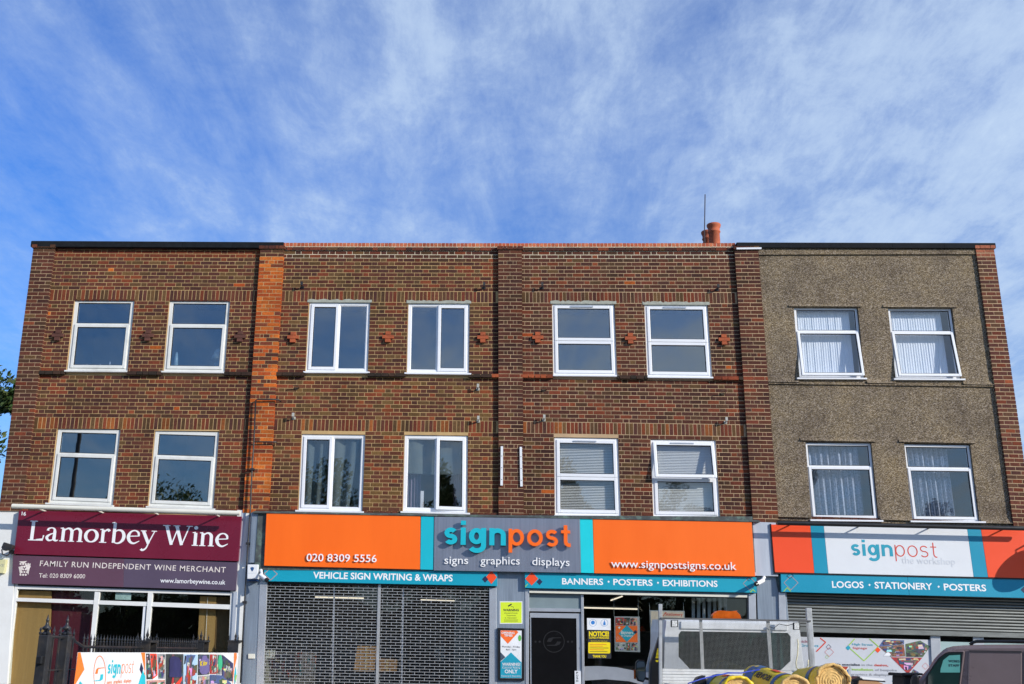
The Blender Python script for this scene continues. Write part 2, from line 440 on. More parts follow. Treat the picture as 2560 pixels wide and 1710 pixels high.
def text_on(name, body, zone, a, b, hpx, y, m, parent, caps=True, offset=0.0, space=1.0, label=None):
    A = sight(zone, *a, y); B = sight(zone, *b, y)
    vs, fs = text_geo(body, offset, 0.0, space)
    x0, z0 = sight(zone, a[0], a[1]-hpx, y)
    vs = fit_geo(vs, A, B, z0-A[1], CAPH if caps else XH, y)
    mb = MB(); mb.add(vs, fs)
    return mb.build(name, m, parent, label)
def islands(vs, fs):
    par = list(range(len(vs)))
    def fd(a):
        while par[a] != a: par[a] = par[par[a]]; a = par[a]
        return a
    for f in fs:
        r = fd(f[0])
        for k in f[1:]: par[fd(k)] = r
    g = {}
    for f in fs: g.setdefault(fd(f[0]), []).append(f)
    res = []
    for k, ff in g.items():
        xs = [vs[i][0] for f in ff for i in f]
        res.append([min(xs), max(xs), ff])
    res.sort(key=lambda e: e[0])
    out = []
    for e in res:
        if out and e[0] < out[-1][1] - 0.25*(e[1]-e[0]) and e[0] < out[-1][1]-1e-4:
            out[-1][1] = max(out[-1][1], e[1]); out[-1][2] += e[2]
        else: out.append(e)
    return out
def raised_text(body, zone, a, b, hpx, y, depth, m, parent, caps=True, offset=0.0, space=1.0):
    vs, fs = text_geo(body, offset, 0.05, space)
    A = sight(zone, *a, y); B = sight(zone, *b, y)
    x0, z0 = sight(zone, a[0], a[1]-hpx, y)
    vs = fit_geo(vs, A, B, z0-A[1], CAPH if caps else XH, y, depth)
    for e in islands(vs, fs):
        idx = sorted({i for f in e[2] for i in f}); mp = {i: k for k, i in enumerate(idx)}
        mb = MB(); mb.add([vs[i] for i in idx], [tuple(mp[i] for i in f) for f in e[2]])
        mb.build('letter', m, parent)
def crom(pts, n=6):
    o = []
    for i in range(len(pts)-1):
        p0 = pts[max(i-1, 0)]; p1 = pts[i]; p2 = pts[i+1]; p3 = pts[min(i+2, len(pts)-1)]
        for k in range(n):
            t = k/n
            o.append(tuple(0.5*((2*b)+(c-a)*t+(2*a-5*b+4*c-d)*t*t+(-a+3*b-3*c+d)*t**3) for a, b, c, d in zip(p0, p1, p2, p3)))
    o.append(tuple(pts[-1]))
    return o
def ribbon(pts, closed=False, smooth=True):
    """pts (x, z, width) -> left and right outlines"""
    if smooth and not closed and len(pts) > 2: pts = crom(pts)
    n = len(pts); L = []; Rr = []
    for i in range(n):
        a = pts[(i-1) % n] if closed else pts[max(i-1, 0)]; b = pts[(i+1) % n] if closed else pts[min(i+1, n-1)]
        dx, dz = b[0]-a[0], b[1]-a[1]; l = math.hypot(dx, dz) or 1
        nx, nz = -dz/l, dx/l; w = pts[i][2]/2
        L.append((pts[i][0]+nx*w, pts[i][1]+nz*w)); Rr.append((pts[i][0]-nx*w, pts[i][1]-nz*w))
    return L, Rr
def ring(cx, cz, rx, rz, w0, w1, n=26):
    return [(cx+rx*math.cos(2*math.pi*k/n), cz+rz*math.sin(2*math.pi*k/n), w0+(w1-w0)*abs(math.cos(2*math.pi*k/n))) for k in range(n)]
def glyph(mb, strokes, mp, y, depth, step=0.0004):
    """strokes: list of (pts, closed, smooth); mp maps glyph (x,z) to wall (x,z)"""
    for k, (pts, closed, smooth) in enumerate(strokes):
        L, Rr = ribbon(pts, closed, smooth)
        yy = y - k*step
        n = len(L)
        lv = [mp(*p) for p in L]; rv = [mp(*p) for p in Rr]
        V = [(p[0], yy-depth, p[1]) for p in lv] + [(p[0], yy-depth, p[1]) for p in rv]
        F = []
        m_ = n if closed else n-1
        for i in range(m_):
            j = (i+1) % n
            F.append((i, j, n+j, n+i))
        if depth > 0:
            V += [(p[0], y, p[1]) for p in lv] + [(p[0], y, p[1]) for p in rv]
            for i in range(m_):
                j = (i+1) % n
                F += [(i, 2*n+i, 2*n+j, j), (n+i, n+j, 3*n+j, 3*n+i)]
            if not closed:
                F += [(0, n, 3*n, 2*n), (n-1, 3*n-1, 4*n-1, 2*n-1)]
        mb.add(V, F)
def logo_letters(w):
    st = lambda x, z0, z1: ([(x, z0, w), (x, z1, w)], False, False)
    h = w/2
    def arc(cx, cz, rx, rz, a0, a1, n=12, ww=None):
        return [(cx+rx*math.cos(math.radians(a0+(a1-a0)*k/n)), cz+rz*math.sin(math.radians(a0+(a1-a0)*k/n)), ww or w) for k in range(n+1)]
    rz_ = (.5-h)/2
    S_ = arc(.35, .5+rz_, .35-h, rz_, 28, 270, 16, w*.94)+arc(.35, .5-rz_, .35-h, rz_, 90, -152, 16, w*.94)[1:]
    L = {}
    L['s'] = ([(S_, False, False)], .70)
    L['i'] = ([st(h, 0, 1), ([(h, 1.16, w), (h, 1.16+w*.92, w)], False, False)], w)
    L['g'] = ([(ring(.40, .52, .40-h, .48-h, w*.92, w), True, False), ([(.80-h*.2, 1.0, w), (.80-h*.2, .5, w)]+arc(.42, -.02, .38-h*.2, .30, 0, -150, 14), False, False)], .80+h*.8)
    L['n'] = ([st(h, 0, 1), (arc((h+.74)/2, .60, (.74-h)/2, .40-h, 178, 0, 14, w*.96)+[(.74, .3, w), (.74, 0, w)], False, False)], .74+h)
    L['p'] = ([st(h, -.40, 1), (ring(.46, .5, .42-h, .5-h, w*.92, w), True, False)], .88)
    L['o'] = ([(ring(.45, .5, .45-h, .5-h, w*.92, w), True, False)], .90)
    L['t'] = ([([(.26, 1.28, w), (.26, .6, w)]+arc(.46, .32, .20, .32-h, 180, 270, 8)+[(.54, h, w)], False, False), ([(.0, .92-h*.3, w*.85), (.52, .92-h*.3, w*.85)], False, False)], .54)
    return L
def logo_word(word, w, zone, a, b, hpx, y, depth, m, parent, gap, name='letter', one=False):
    L = logo_letters(w)
    tot = sum(L[c][1] for c in word) + gap*(len(word)-1)
    A = sight(zone, *a, y); B = sight(zone, *b, y); z1 = sight(zone, a[0], a[1]-hpx, y)[1]-A[1]
    x = 0; mb = MB()
    for c in word:
        if not one: mb = MB()
        def mp(gx, gz, x=x):
            t = (x+gx)/tot
            return (A[0]+(B[0]-A[0])*t, A[1]+(B[1]-A[1])*t+gz*z1)
        glyph(mb, L[c][0], mp, y, depth)
        if not one: mb.build(name, m, parent)
        x += L[c][1]+gap
    if one: mb.build(name, m, parent)
SER = {
 'L': ([([(.24, 0, .21), (.24, 1.45, .21)], 0, 0), ([(.02, .035, .07), (.9, .035, .07)], 0, 0), ([(.02, 1.415, .07), (.5, 1.415, .07)], 0, 0), ([(.91, 0, .05), (.97, .40, .09)], 0, 0), ([(.5, .08, .05), (.93, .1, .14)], 0, 0)], 1.02),
 'a': ([([(.60, .72, .19), (.60, .4, .20), (.60, .15, .20), (.72, .04, .12), (.86, .1, .05)], 0, 1), ([(.16, .76, .17), (.2, .9, .12), (.4, .97, .08), (.56, .88, .13), (.60, .7, .19)], 0, 1), ([(.60, .58, .05), (.35, .50, .10), (.14, .28, .18), (.25, .06, .14), (.45, .07, .08), (.60, .2, .05)], 0, 1)], .90),
 'm': ([([(.22, 0, .20), (.22, .95, .20)], 0, 0), ([(.02, .96, .06), (.22, .99, .08)], 0, 0), ([(.22, .72, .05), (.4, .92, .10), (.58, .96, .14), (.74, .8, .20), (.76, .5, .20), (.76, 0, .20)], 0, 1), ([(.76, .72, .05), (.94, .92, .10), (1.12, .96, .14), (1.28, .8, .20), (1.30, .5, .20), (1.30, 0, .20)], 0, 1), ([(.02, .03, .06), (.42, .03, .06)], 0, 0), ([(.58, .03, .06), (.95, .03, .06)], 0, 0), ([(1.12, .03, .06), (1.5, .03, .06)], 0, 0)], 1.50),
 'n': ([([(.22, 0, .20), (.22, .95, .20)], 0, 0), ([(.02, .96, .06), (.22, .99, .08)], 0, 0), ([(.22, .72, .05), (.4, .92, .10), (.58, .96, .14), (.74, .8, .20), (.76, .5, .20), (.76, 0, .20)], 0, 1), ([(.02, .03, .06), (.42, .03, .06)], 0, 0), ([(.58, .03, .06), (.96, .03, .06)], 0, 0)], .97),
 'o': ([(ring(.48, .48, .36, .44, .08, .21), 1, 0)], .96),
 'r': ([([(.22, 0, .20), (.22, .95, .20)], 0, 0), ([(.02, .96, .06), (.22, .99, .08)], 0, 0), ([(.22, .68, .05), (.38, .9, .10), (.52, .96, .16), (.62, .86, .19)], 0, 1), ([(.02, .03, .06), (.48, .03, .06)], 0, 0)], .68),
 'b': ([([(.22, 0.02, .20), (.22, 1.5, .20)], 0, 0), ([(.02, 1.48, .06), (.22, 1.52, .08)], 0, 0), ([(.22, .74, .05), (.42, .95, .10), (.70, .9, .16), (.84, .6, .21), (.80, .28, .20), (.62, .05, .13), (.4, .0, .09), (.22, .1, .06)], 0, 1)], .98),
 'e': ([([(.16, .54, .07), (.78, .58, .07)], 0, 0), ([(.78, .56, .12), (.74, .82, .14), (.52, .97, .09), (.26, .86, .13), (.13, .52, .21), (.24, .17, .18), (.5, .03, .12), (.84, .22, .05)], 0, 1)], .88),
 'y': ([([(.14, .97, .20), (.52, .05, .20)], 0, 0), ([(.86, .97, .07), (.55, .15, .08), (.40, -.28, .10), (.20, -.44, .14), (.08, -.36, .17)], 0, 1), ([(-.02, .97, .06), (.34, .97, .06)], 0, 0), ([(.66, .97, .06), (1.0, .97, .06)], 0, 0)], .97),
 'W': ([([(.16, 1.45, .21), (.56, .02, .19)], 0, 0), ([(.56, .02, .08), (.92, 1.35, .08)], 0, 0), ([(.80, 1.45, .21), (1.20, .02, .19)], 0, 0), ([(1.20, .02, .08), (1.62, 1.43, .08)], 0, 0), ([(-.06, 1.42, .06), (.40, 1.42, .06)], 0, 0), ([(.6, 1.42, .06), (1.02, 1.42, .06)], 0, 0), ([(1.42, 1.42, .06), (1.82, 1.42, .06)], 0, 0)], 1.80),
 'i': ([([(.22, 0, .20), (.22, .95, .20)], 0, 0), ([(.02, .96, .06), (.22, .99, .08)], 0, 0), ([(.02, .03, .06), (.42, .03, .06)], 0, 0), (ring(.22, 1.32, .065, .065, .13, .13, 14), 1, 0)], .44),
}

M_TONE = bpy.data.materials.new('photo_print_detail'); M_TONE.use_nodes = True
_t = M_TONE.node_tree; _a = N(_t, 'ShaderNodeAttribute'); _a.attribute_name = 'tone'; _t.links.new(_a.outputs['Color'], _t.nodes['Principled BSDF'].inputs['Base Color'])
def photo_detail(poly, place, parent, seed, pal, n=26, sz=.16):
    """irregular small shapes that make up a printed photograph; poly in the surface's own (a, b)"""
    r = random.Random(seed)
    x0 = min(p[0] for p in poly); x1 = max(p[0] for p in poly); z0 = min(p[1] for p in poly); z1 = max(p[1] for p in poly)
    def inside(p):
        c = False
        for i in range(len(poly)):
            a, b = poly[i], poly[i-1]
            if (a[1] > p[1]) != (b[1] > p[1]) and p[0] < (b[0]-a[0])*(p[1]-a[1])/(b[1]-a[1])+a[0]: c = not c
        return c
    V = []; F = []; T = []
    for k in range(n*4):
        if len(F) >= n: break
        cx, cz = r.uniform(x0, x1), r.uniform(z0, z1); w = (x1-x0)*sz*r.uniform(.4, 1.5); h = (z1-z0)*sz*r.uniform(.4, 1.8)
        q = [(cx-w*r.uniform(.5, 1), cz-h*r.uniform(.5, 1)), (cx+w*r.uniform(.5, 1), cz-h*r.uniform(.5, 1)), (cx+w*r.uniform(.5, 1), cz+h*r.uniform(.5, 1)), (cx-w*r.uniform(.5, 1), cz+h*r.uniform(.5, 1))]
        if not all(inside(p) for p in q): continue
        i = len(V); V += [place(p[0], p[1], .0004+.00012*len(F)) for p in q]; F.append((i, i+1, i+2, i+3)); T.append(tuple(c*r.uniform(.5, 1.4) for c in r.choice(pal)))
    if not F: return
    mb = MB(); mb.add(V, F); o = mb.build('photo_detail', M_TONE, parent, kind='stuff')
    at = o.data.attributes.new('tone', 'FLOAT_COLOR', 'FACE')
    for i, c in enumerate(T): at.data[i].color = (*c, 1)
PAL = [(.03, .03, .04), (.10, .09, .09), (.35, .05, .03), (.45, .42, .40), (.06, .08, .16), (.20, .13, .08), (.08, .12, .08), (.60, .58, .56)]

# ================================================================== SETTING
def ground():
    mb = MB(); mb.box(-900, 900, -900, 900, -0.5, -0.012); mb.build('ground', M_GRASS, kind='structure')
    mb = MB(); mb.box(-60, 60, -8.2, 7.5, -0.4, 0.0); mb.build('forecourt', M_PAVE, kind='structure')
    mb = MB(); mb.box(-200, 200, -15.8, -8.5, -0.4, -0.008); mb.build('road', M_TARMAC, kind='structure')
    mb = MB(); mb.box(-200, 200, -8.5, -8.2, -0.4, 0.10); mb.build('kerb', M_PAVE, kind='structure')
    mb = MB(); mb.box(-200, 200, -24.0, -15.8, -0.4, 0.11); mb.build('pavement', M_PAVE, kind='structure')
ground()

# ================================================================== BUILDINGS
XP = [-9.004, -8.593, -4.577, -4.118, 0.102, 0.565, 4.791, 5.260, 9.627, 9.988]
PD = 0.07                                   # pilaster projection
bld = [
    empty('shop_building', (-6.6, 0, 0), 'brown brick building over the maroon wine shop, black felt parapet', 'building', 'terrace of shop buildings'),
    empty('shop_building', (-2.0, 0, 0), 'brick building with the orange brick pilaster and side-by-side window lights', 'building', 'terrace of shop buildings'),
    empty('shop_building', (2.8, 0, 0), 'brick building below the chimney pots, windows split into two equal halves', 'building', 'terrace of shop buildings'),
    empty('shop_building', (7.5, 0, 0), 'pebbledashed building with net curtains at its four windows', 'building', 'terrace of shop buildings'),
]
def c_dark(r): return r.choice([(0.118, 0.038, 0.025), (0.102, 0.034, 0.025), (0.135, 0.041, 0.025), (0.088, 0.033, 0.025), (0.146, 0.047, 0.027), (0.102, 0.046, 0.026)])
def c_red(r): return r.choice([(0.22, 0.05, 0.024), (0.19, 0.046, 0.026), (0.25, 0.06, 0.026)])
def c_olive(r): return r.choice([(0.14, 0.072, 0.030), (0.115, 0.058, 0.028), (0.165, 0.085, 0.036)])
def c_orange(r): return r.choice([(0.62, 0.135, 0.022), (0.52, 0.10, 0.02), (0.68, 0.17, 0.03), (0.48, 0.085, 0.02)])
def c_string(r): return r.choice([(0.34, 0.08, 0.035), (0.28, 0.062, 0.03), (0.42, 0.10, 0.04), (0.20, 0.05, 0.028)])
def c_black(r): return r.choice([(0.05, 0.032, 0.024), (0.038, 0.028, 0.022), (0.065, 0.036, 0.026)])
RB = random.Random(11)
def tone(zone, n, x):
    r = RB; u = r.random()
    if zone == 'pil1':
        if n <= 3: c = c_dark(r)
        elif n < 25: c = c_orange(r) if u < 0.93 else c_red(r)
        elif n < 42: c = c_orange(r) if (n % 2 == 0 and u < 0.85) or u < 0.45 else (c_red(r) if u < 0.85 else c_dark(r))
        else: c = c_orange(r) if u < 0.62 else c_red(r)
    elif zone == 'pil': c = c_dark(r) if u < 0.93 else (c_red(r) if u < 0.97 else c_olive(r))
    elif zone == 'pil4':
        c = (0.50, 0.16, 0.09) if n <= 3 else (tuple(1.35*k for k in c_dark(r)) if u < 0.9 else c_red(r))
    elif zone == 'sold':
        c = c_red(r) if u < 0.32 else (c_olive(r) if u < 0.55 else ((0.34, 0.10, 0.028) if u < 0.66 else tuple(1.25*k for k in c_dark(r))))
    elif zone == 'soldU':
        c = tuple(1.15*k for k in c_dark(r)) if u < 0.5 else (c_red(r) if u < 0.8 else c_olive(r))
    elif zone == 'bay1':
        c = tuple(1.12*k for k in c_dark(r)) if u < 0.72 else (c_olive(r) if u < 0.84 else (c_red(r) if u < 0.992 else c_orange(r)))
        if n in (2, 3): c = c_red(r)
    elif zone == 'bay2':
        c = c_dark(r) if u < 0.66 else (c_olive(r) if u < 0.84 else c_red(r))
        if n > 36: c = tuple(a*k for a, k in zip(c, (1.25, 1.28, 1.1)))
    else:
        c = c_dark(r) if u < 0.82 else (c_red(r) if u < 0.93 else (c_olive(r) if u < 0.998 else c_orange(r)))
        c = tuple(.92*v for v in c)
        if 41 < n < 45 and u > 0.75: c = c_red(r)
    k = r.uniform(0.82, 1.18)
    return tuple(min(1, a*k) for a in c)
BR = {0: [], 1: [], 2: [], 3: []}            # every brick: ideal x, z, width, height, front y, depth, tone
def lay(b, x0, x1, z0, z1, yf, depth, col, big=True):
    BR[b].append((x0, x1, z0, z1, yf + RB.uniform(0.0, 0.0022), depth, col))
def course(b, zone, n, x0, x1, yf, depth, holes=(), style='flem', edge=0.0):
    z0, z1 = zr(n)-0.0322, zr(n)+0.0322
    seg = [(x0+edge, x1-edge)]
    for h in holes:
        if h[2] < z1 and h[3] > z0:
            ns = []
            for a, c in seg:
                if h[0] > a and h[0] < c: ns.append((a, h[0]-0.004))
                if h[1] < c and h[1] > a: ns.append((h[1]+0.004, c))
                if h[1] <= a or h[0] >= c: ns.append((a, c))
            seg = ns
    J = 0.0105
    if style == 'flem': L = [0.214, 0.101] if n % 2 == 0 else [0.101, 0.214]; start = x0 if n % 2 == 0 else x0+0.0565
    elif style == 'SS': L = [(x1-x0-J)/2]; start = x0
    elif style == 'HSH': w = (x1-x0-2*J); L = [w*0.235, w*0.53, w*0.235]; start = x0
    elif style == 'HqH': w = (x1-x0-4*J); L = [w*.24, w*.135, w*.25, w*.135, w*.24]; start = x0
    elif style == 'head': L = [0.1025]; start = x0
    elif style == 'oversail': L = [0.14, 0.105, 0.165]; start = x0
    pcs = []
    if start > x0: pcs.append((x0, start-J))
    x = start; k = 0
    while x < x1-0.01:
        w = L[k % len(L)]; pcs.append((x, min(x+w, x1))); x += w+J; k += 1
    for a, c in seg:
        got = []
        for p, q in pcs:
            lo, hi = max(p, a), min(q, c)
            if hi-lo > 0.03: got.append([lo, hi])
            elif hi-lo > 0.0 and got and lo > got[-1][1]: got[-1][1] = hi
        if got:
            if got[0][0]-a < 0.05: got[0][0] = a
            if c-got[-1][1] < 0.05: got[-1][1] = c
        for lo, hi in got: lay(b, lo, hi, z0, z1, yf, depth, tone(zone, n, lo))
def soldiers(b, zone, nmid, x0, x1, yf, depth, holes=()):
    z0, z1 = zr(nmid)-0.1075, zr(nmid)+0.1075
    x = x0+0.004
    while x < x1-0.05:
        w = RB.uniform(0.058, 0.066)
        zz0 = z0
        lay(b, x, min(x+w, x1-0.003), zz0, z1, yf, depth, tone(zone, nmid, x))
        x += w+0.0125
def settle_inv(x, z):
    X, Z = settle(x, z); return 2*x-X, 2*z-Z

# ---- windows, sighted from the photograph: TL TR BR BL of the outer frame, sill ends
WIN = [
 # building, zone, corners, sill (left,right,top,bottom), kind
 (0, 'A1', [(612, 614), (1100, 617), (1040, 1200), (548, 1195)], (525, 1040, 1200, 1216), 'TB', 0.355),
 (0, 'A1', [(1385, 618), (1880, 622), (1830, 1208), (1335, 1202)], (1308, 1830, 1208, 1224), 'TB', 0.355),
 (1, 'A2', [(503, 638), (997, 642), (975, 1208), (470, 1205)], (450, 990, 1208, 1224), 'SL', 0.49),
 (1, 'A2', [(1308, 645), (1806, 650), (1800, 1220), (1295, 1214)], (1275, 1820, 1218, 1237), 'SR', 0.49),
 (2, 'A3', [(502, 938), (988, 942), (1012, 1502), (512, 1498)], (500, 1028, 1500, 1517), 'EQ', 0.525),
 (2, 'A3', [(1225, 945), (1718, 949), (1757, 1516), (1248, 1510)], (1240, 1768, 1512, 1530), 'EQ', 0.525),
 (3, 'A4', [(470, 683), (985, 685), (1042, 1258), (513, 1256)], (497, 1068, 1262, 1277), 'TBo', 0.34),
 (3, 'A4', [(1235, 688), (1748, 690), (1830, 1265), (1297, 1262)], (1287, 1868, 1268, 1285), 'TBo', 0.34),
 (0, 'B1', [(475, 557), (985, 570), (920, 1183), (400, 1163)], (370, 925, 1163, 1192), 'TB', 0.345),
 (0, 'B1', [(1268, 572), (1790, 588), (1738, 1210), (1210, 1190)], (1190, 1755, 1192, 1220), 'TB', 0.345),
 (1, 'B2', [(440, 605), (957, 612), (930, 1233), (412, 1222)], (385, 945, 1224, 1243), 'SL', 0.49),
 (1, 'B2', [(1278, 612), (1792, 620), (1788, 1245), (1262, 1232)], (1243, 1810, 1238, 1257), 'SRo', 0.51),
 (2, 'B3', [(540, 632), (1058, 642), (1082, 1270), (545, 1262)], (540, 1103, 1268, 1286), 'EQ', 0.51),
 (2, 'B3', [(1325, 650), (1855, 658), (1890, 1284), (1348, 1276)], (1343, 1915, 1280, 1300), 'EQo', 0.505),
 (3, 'B4', [(560, 675), (1095, 680), (1157, 1304), (618, 1298)], (605, 1200, 1306, 1324), 'TBf', 0.315),
 (3, 'B4', [(1360, 688), (1900, 695), (1978, 1314), (1440, 1308)], (1422, 2035, 1318, 1338), 'TBf', 0.315),
]
YF = 0.025
HOLES = {0: [], 1: [], 2: [], 3: []}
WR = []
def window(idx, w):
    b, zone, cor, sil, kind, split = w
    q = sq(zone, cor, YF)
    TL, TR, BRr, BL = q
    W_ = (abs(TR[0]-TL[0])+abs(BRr[0]-BL[0]))/2; H_ = (abs(TL[1]-BL[1])+abs(TR[1]-BRr[1]))/2
    def xf(a, y, c):
        s, t = a/W_, c/H_
        return (((1-s)*BL[0]+s*BRr[0])*(1-t)+((1-s)*TL[0]+s*TR[0])*t, y, ((1-s)*BL[1]+s*BRr[1])*(1-t)+((1-s)*TL[1]+s*TR[1])*t)
    ix0 = min(TL[0], BL[0]); ix1 = max(TR[0], BRr[0])
    ax0, az0 = settle_inv(TL[0]*.5+BL[0]*.5, (BL[1]+BRr[1])/2); ax1, az1 = settle_inv((TR[0]+BRr[0])/2, (TL[1]+TR[1])/2)
    HOLES[b].append((ax0, ax1, az0-0.04, az1))
    WR.append((ax0, ax1, az0, az1, W_, H_, xf, q))
    old = b == 0 or b == 3
    mt = M_UPVCOLD if b == 0 else M_UPVC
    fw = 0.045 if b == 3 else (0.072 if b == 0 else 0.062)
    mb = MB(xf)
    y0, y1 = YF, YF+0.085
    mb.box(0, fw, y0, y1, 0, H_); mb.box(W_-fw, W_, y0, y1, 0, H_)
    mb.box(fw, W_-fw, y0+.001, y1, 0, fw); mb.box(fw, W_-fw, y0+.001, y1, H_-fw, H_)
    zs = H_*(1-split)
    xs = W_*split
    if kind[0] in 'TE': mb.box(fw, W_-fw, y0+.002, y1, zs-.023, zs+.023)
    else: mb.box(xs-.023, xs+.023, y0+.002, y1, fw, H_-fw)
    wo = mb.build('window', mt, bld[b], bevel=0.004)
    # slim white trim round the frame
    def sash(x0, x1, z0, z1, tilt=None, dy=-0.018):
        s = 0.05 if b == 3 else 0.058
        def xt(a, y, c):
            yy = y
            if tilt == 'top': yy -= (z1-c)*math.tan(OPEN)
            if tilt == 'side': yy -= (x1-a)*math.tan(OPEN)
            return xf(a, yy, c)
        m2 = MB(xt)
        ya, yb = YF+dy, YF+dy+.06
        m2.box(x0, x0+s, ya, yb, z0, z1); m2.box(x1-s, x1, ya, yb, z0, z1)
        m2.box(x0+s, x1-s, ya+.001, yb, z0, z0+s); m2.box(x0+s, x1-s, ya+.001, yb, z1-s, z1)
        so = m2.build('sash', mt, wo, bevel=0.006)
        m3 = MB(xt); e = .008
        for (p, q_, r_, t_) in ((x0+s, x0+s+e, z0+s, z1-s), (x1-s-e, x1-s, z0+s, z1-s), (x0+s+e, x1-s-e, z0+s, z0+s+e), (x0+s+e, x1-s-e, z1-s-e, z1-s)):
            m3.box(p, q_, ya+.008, yb-.01, r_, t_)
        m3.build('gasket', M_GASKET, wo)
        m4 = MB(xt); m4.box(x0+s, x1-s, YF+dy+.025, YF+dy+.031, z0+s, z1-s); m4.build('pane', GL, wo)
    def fixed(x0, x1, z0, z1):
        e = .012
        m3 = MB(xf)
        for (p, q_, r_, t_) in ((x0, x0+e, z0, z1), (x1-e, x1, z0, z1), (x0+e, x1-e, z0, z0+e), (x0+e, x1-e, z1-e, z1)):
            m3.box(p, q_, YF+.012, YF+.03, r_, t_)
        m3.build('glazing_bead', mt if b in (1, 2) else M_GASKET, wo)
        m4 = MB(xf); m4.box(x0+e, x1-e, YF+.020, YF+.026, z0+e, z1-e); m4.build('pane', GL, wo)
    GL = M_GLASSCLEAR if idx in (6, 7, 14, 15, 10, 11, 12, 13) else M_GLASS
    global OPEN
    OPEN = 0.0
    if kind in ('TB', 'TBf'):
        fixed(fw, W_-fw, zs+.023, H_-fw); sash(fw-.02, W_-fw+.02, fw-.02, zs)
    elif kind == 'TBo':
        OPEN = math.radians(7.5); fixed(fw, W_-fw, zs+.023, H_-fw); sash(fw-.02, W_-fw+.02, fw-.02, zs, 'top')
    elif kind in ('EQ', 'EQo'):
        OPEN = math.radians(11)
        sash(fw-.02, W_-fw+.02, zs+.002, H_-fw+.02, 'top' if kind == 'EQo' else None); OPEN = 0
        sash(fw-.02, W_-fw+.02, fw-.02, zs-.004)
        m2 = MB(xf); m2.box(W_*.3, W_*.66, YF-.034, YF-.022 if kind == 'EQ' else YF-.020, H_-fw-.012, H_-fw+.010); m2.build('trickle_vent', M_SILVER, wo)
    elif kind == 'SL':
        sash(fw-.02, xs, fw-.02, H_-fw+.02); fixed(xs+.023, W_-fw, fw, H_-fw)
    elif kind == 'SR': fixed(fw, xs-.023, fw, H_-fw); sash(xs, W_-fw+.02, fw-.02, H_-fw+.02)
    elif kind == 'SRo':
        OPEN = math.radians(5); fixed(fw, xs-.023, fw, H_-fw); sash(xs, W_-fw+.02, fw-.02, H_-fw+.02, 'side')
    # sill
    sx0, sx1, st, sb = sil
    A = sight(zone, sx0, (st+sb)/2, -0.06); 
    sl = sight(zone, sx0, st, -.06); 
    cenz = lambda x: (BL[1]+(BRr[1]-BL[1])*(x-BL[0])/(BRr[0]-BL[0]))
    l = sight(zone, sx0, st, -.06)[0]; r = sight(zone, sx1, st, -.06)[0]
    zt = (sight(zone, (cor[3][0]+cor[2][0])/2, (cor[3][1]+cor[2][1])/2+ (st-(cor[3][1])) , -.06)[1])
    m5 = MB()
    za, zb = cenz(l), cenz(r)
    i = m5._a([(l, -.075, za-.045), (r, -.075, zb-.045), (r, YF+.03, zb-.045), (l, YF+.03, za-.045), (l, -.075, za-.014), (r, -.075, zb-.014), (r, YF+.03, zb+.002), (l, YF+.03, za+.002)])
    m5.f += [(i, i+3, i+2, i+1), (i+4, i+5, i+6, i+7), (i, i+1, i+5, i+4), (i+1, i+2, i+6, i+5), (i+2, i+3, i+7, i+6), (i+3, i, i+4, i+7)]
    m5.build('sill', mt, wo, bevel=0.004)
for i, w in enumerate(WIN): window(i, w)

# ---- lay the bricks
BAYX = {0: (XP[1], XP[2]), 1: (XP[3], XP[4]), 2: (XP[5], XP[6]), 3: (XP[7], XP[8])}
for b in (0, 1, 2):
    x0, x1 = BAYX[b]; hs = HOLES[b]
    zn = ('bay1', 'bay2', 'bay3')[b]
    for n in range(1, 71):
        if n in (13, 14, 15, 47, 48, 49, 35): continue
        yf = -0.032 if n == 1 else -0.004
        dp = 0.06 if n == 1 else 0.03
        if n == 70: course(b, 'pil', n, x0, x1, -0.05, 0.07, hs, 'head')
        else: course(b, zn, n, x0, x1, yf, dp, hs)
    soldiers(b, 'soldU', 14, x0, x1, -0.004, 0.03)
    soldiers(b, 'sold', 48, x0, x1, -0.004, 0.03)
    J = 0.0095
    x = x0; k = 0
    while x < x1-.03:                                   # projecting string course
        w = RB.choice((.14, .105, .2)); xe = min(x+w, x1)
        z0, z1 = zr(35)-.0325, zr(35)+.0325
        ok = all(not (h[0] < xe and h[1] > x) for h in hs)
        red = (b == 2 and x < x0+.95) or (b == 2 and x > x1-1.2 and RB.random() < .8) or (b == 1 and x > x1-.3)
        if ok: lay(b, x, xe, z0, z1, -PD-.006, .11, c_string(RB) if red else c_black(RB))
        else:
            for h in hs:
                if h[0] < xe and h[1] > x:
                    if x < h[0]-.03: lay(b, x, h[0]-.004, z0, z1, -PD-.006, .11, c_red(RB) if red else c_black(RB))
                    if xe > h[1]+.03: lay(b, h[1]+.004, xe, z0, z1, -PD-.006, .11, c_red(RB) if red else c_black(RB))
        x += w+J
PIL = [(0, 'pil', XP[0], XP[1]), (1, 'pil1', XP[2], XP[3]), (2, 'pil', XP[4], XP[5]), (3, 'pil', XP[6], XP[7]), (3, 'pil4', XP[8], XP[9])]
for b, zn, x0, x1 in PIL:
    for n in range(1, 71):
        st = ('SS', 'HSH', 'SS', 'HqH')[(n+2) % 4] if x1-x0 > .42 else ('HSH' if n % 2 else 'SS')
        e = -0.004
        yf = -PD-.004; xx0, xx1 = x0-.002, x1+.002
        if n == 1: yf -= .028; xx0 -= .02; xx1 += .02
        zn2 = zn
        if n == 35 and x0 > 0:
            z0, z1 = zr(35)-.0325, zr(35)+.0325; x = x0
            while x < x1-.03:
                xe = min(x+.2, x1); lay(b, x, xe, z0, z1, yf, PD+.02, c_string(RB)); x = xe+.0095
            continue
        course(b, zn2, n, xx0, xx1, yf, PD+.02 if n > 1 else PD+.05, (), st)
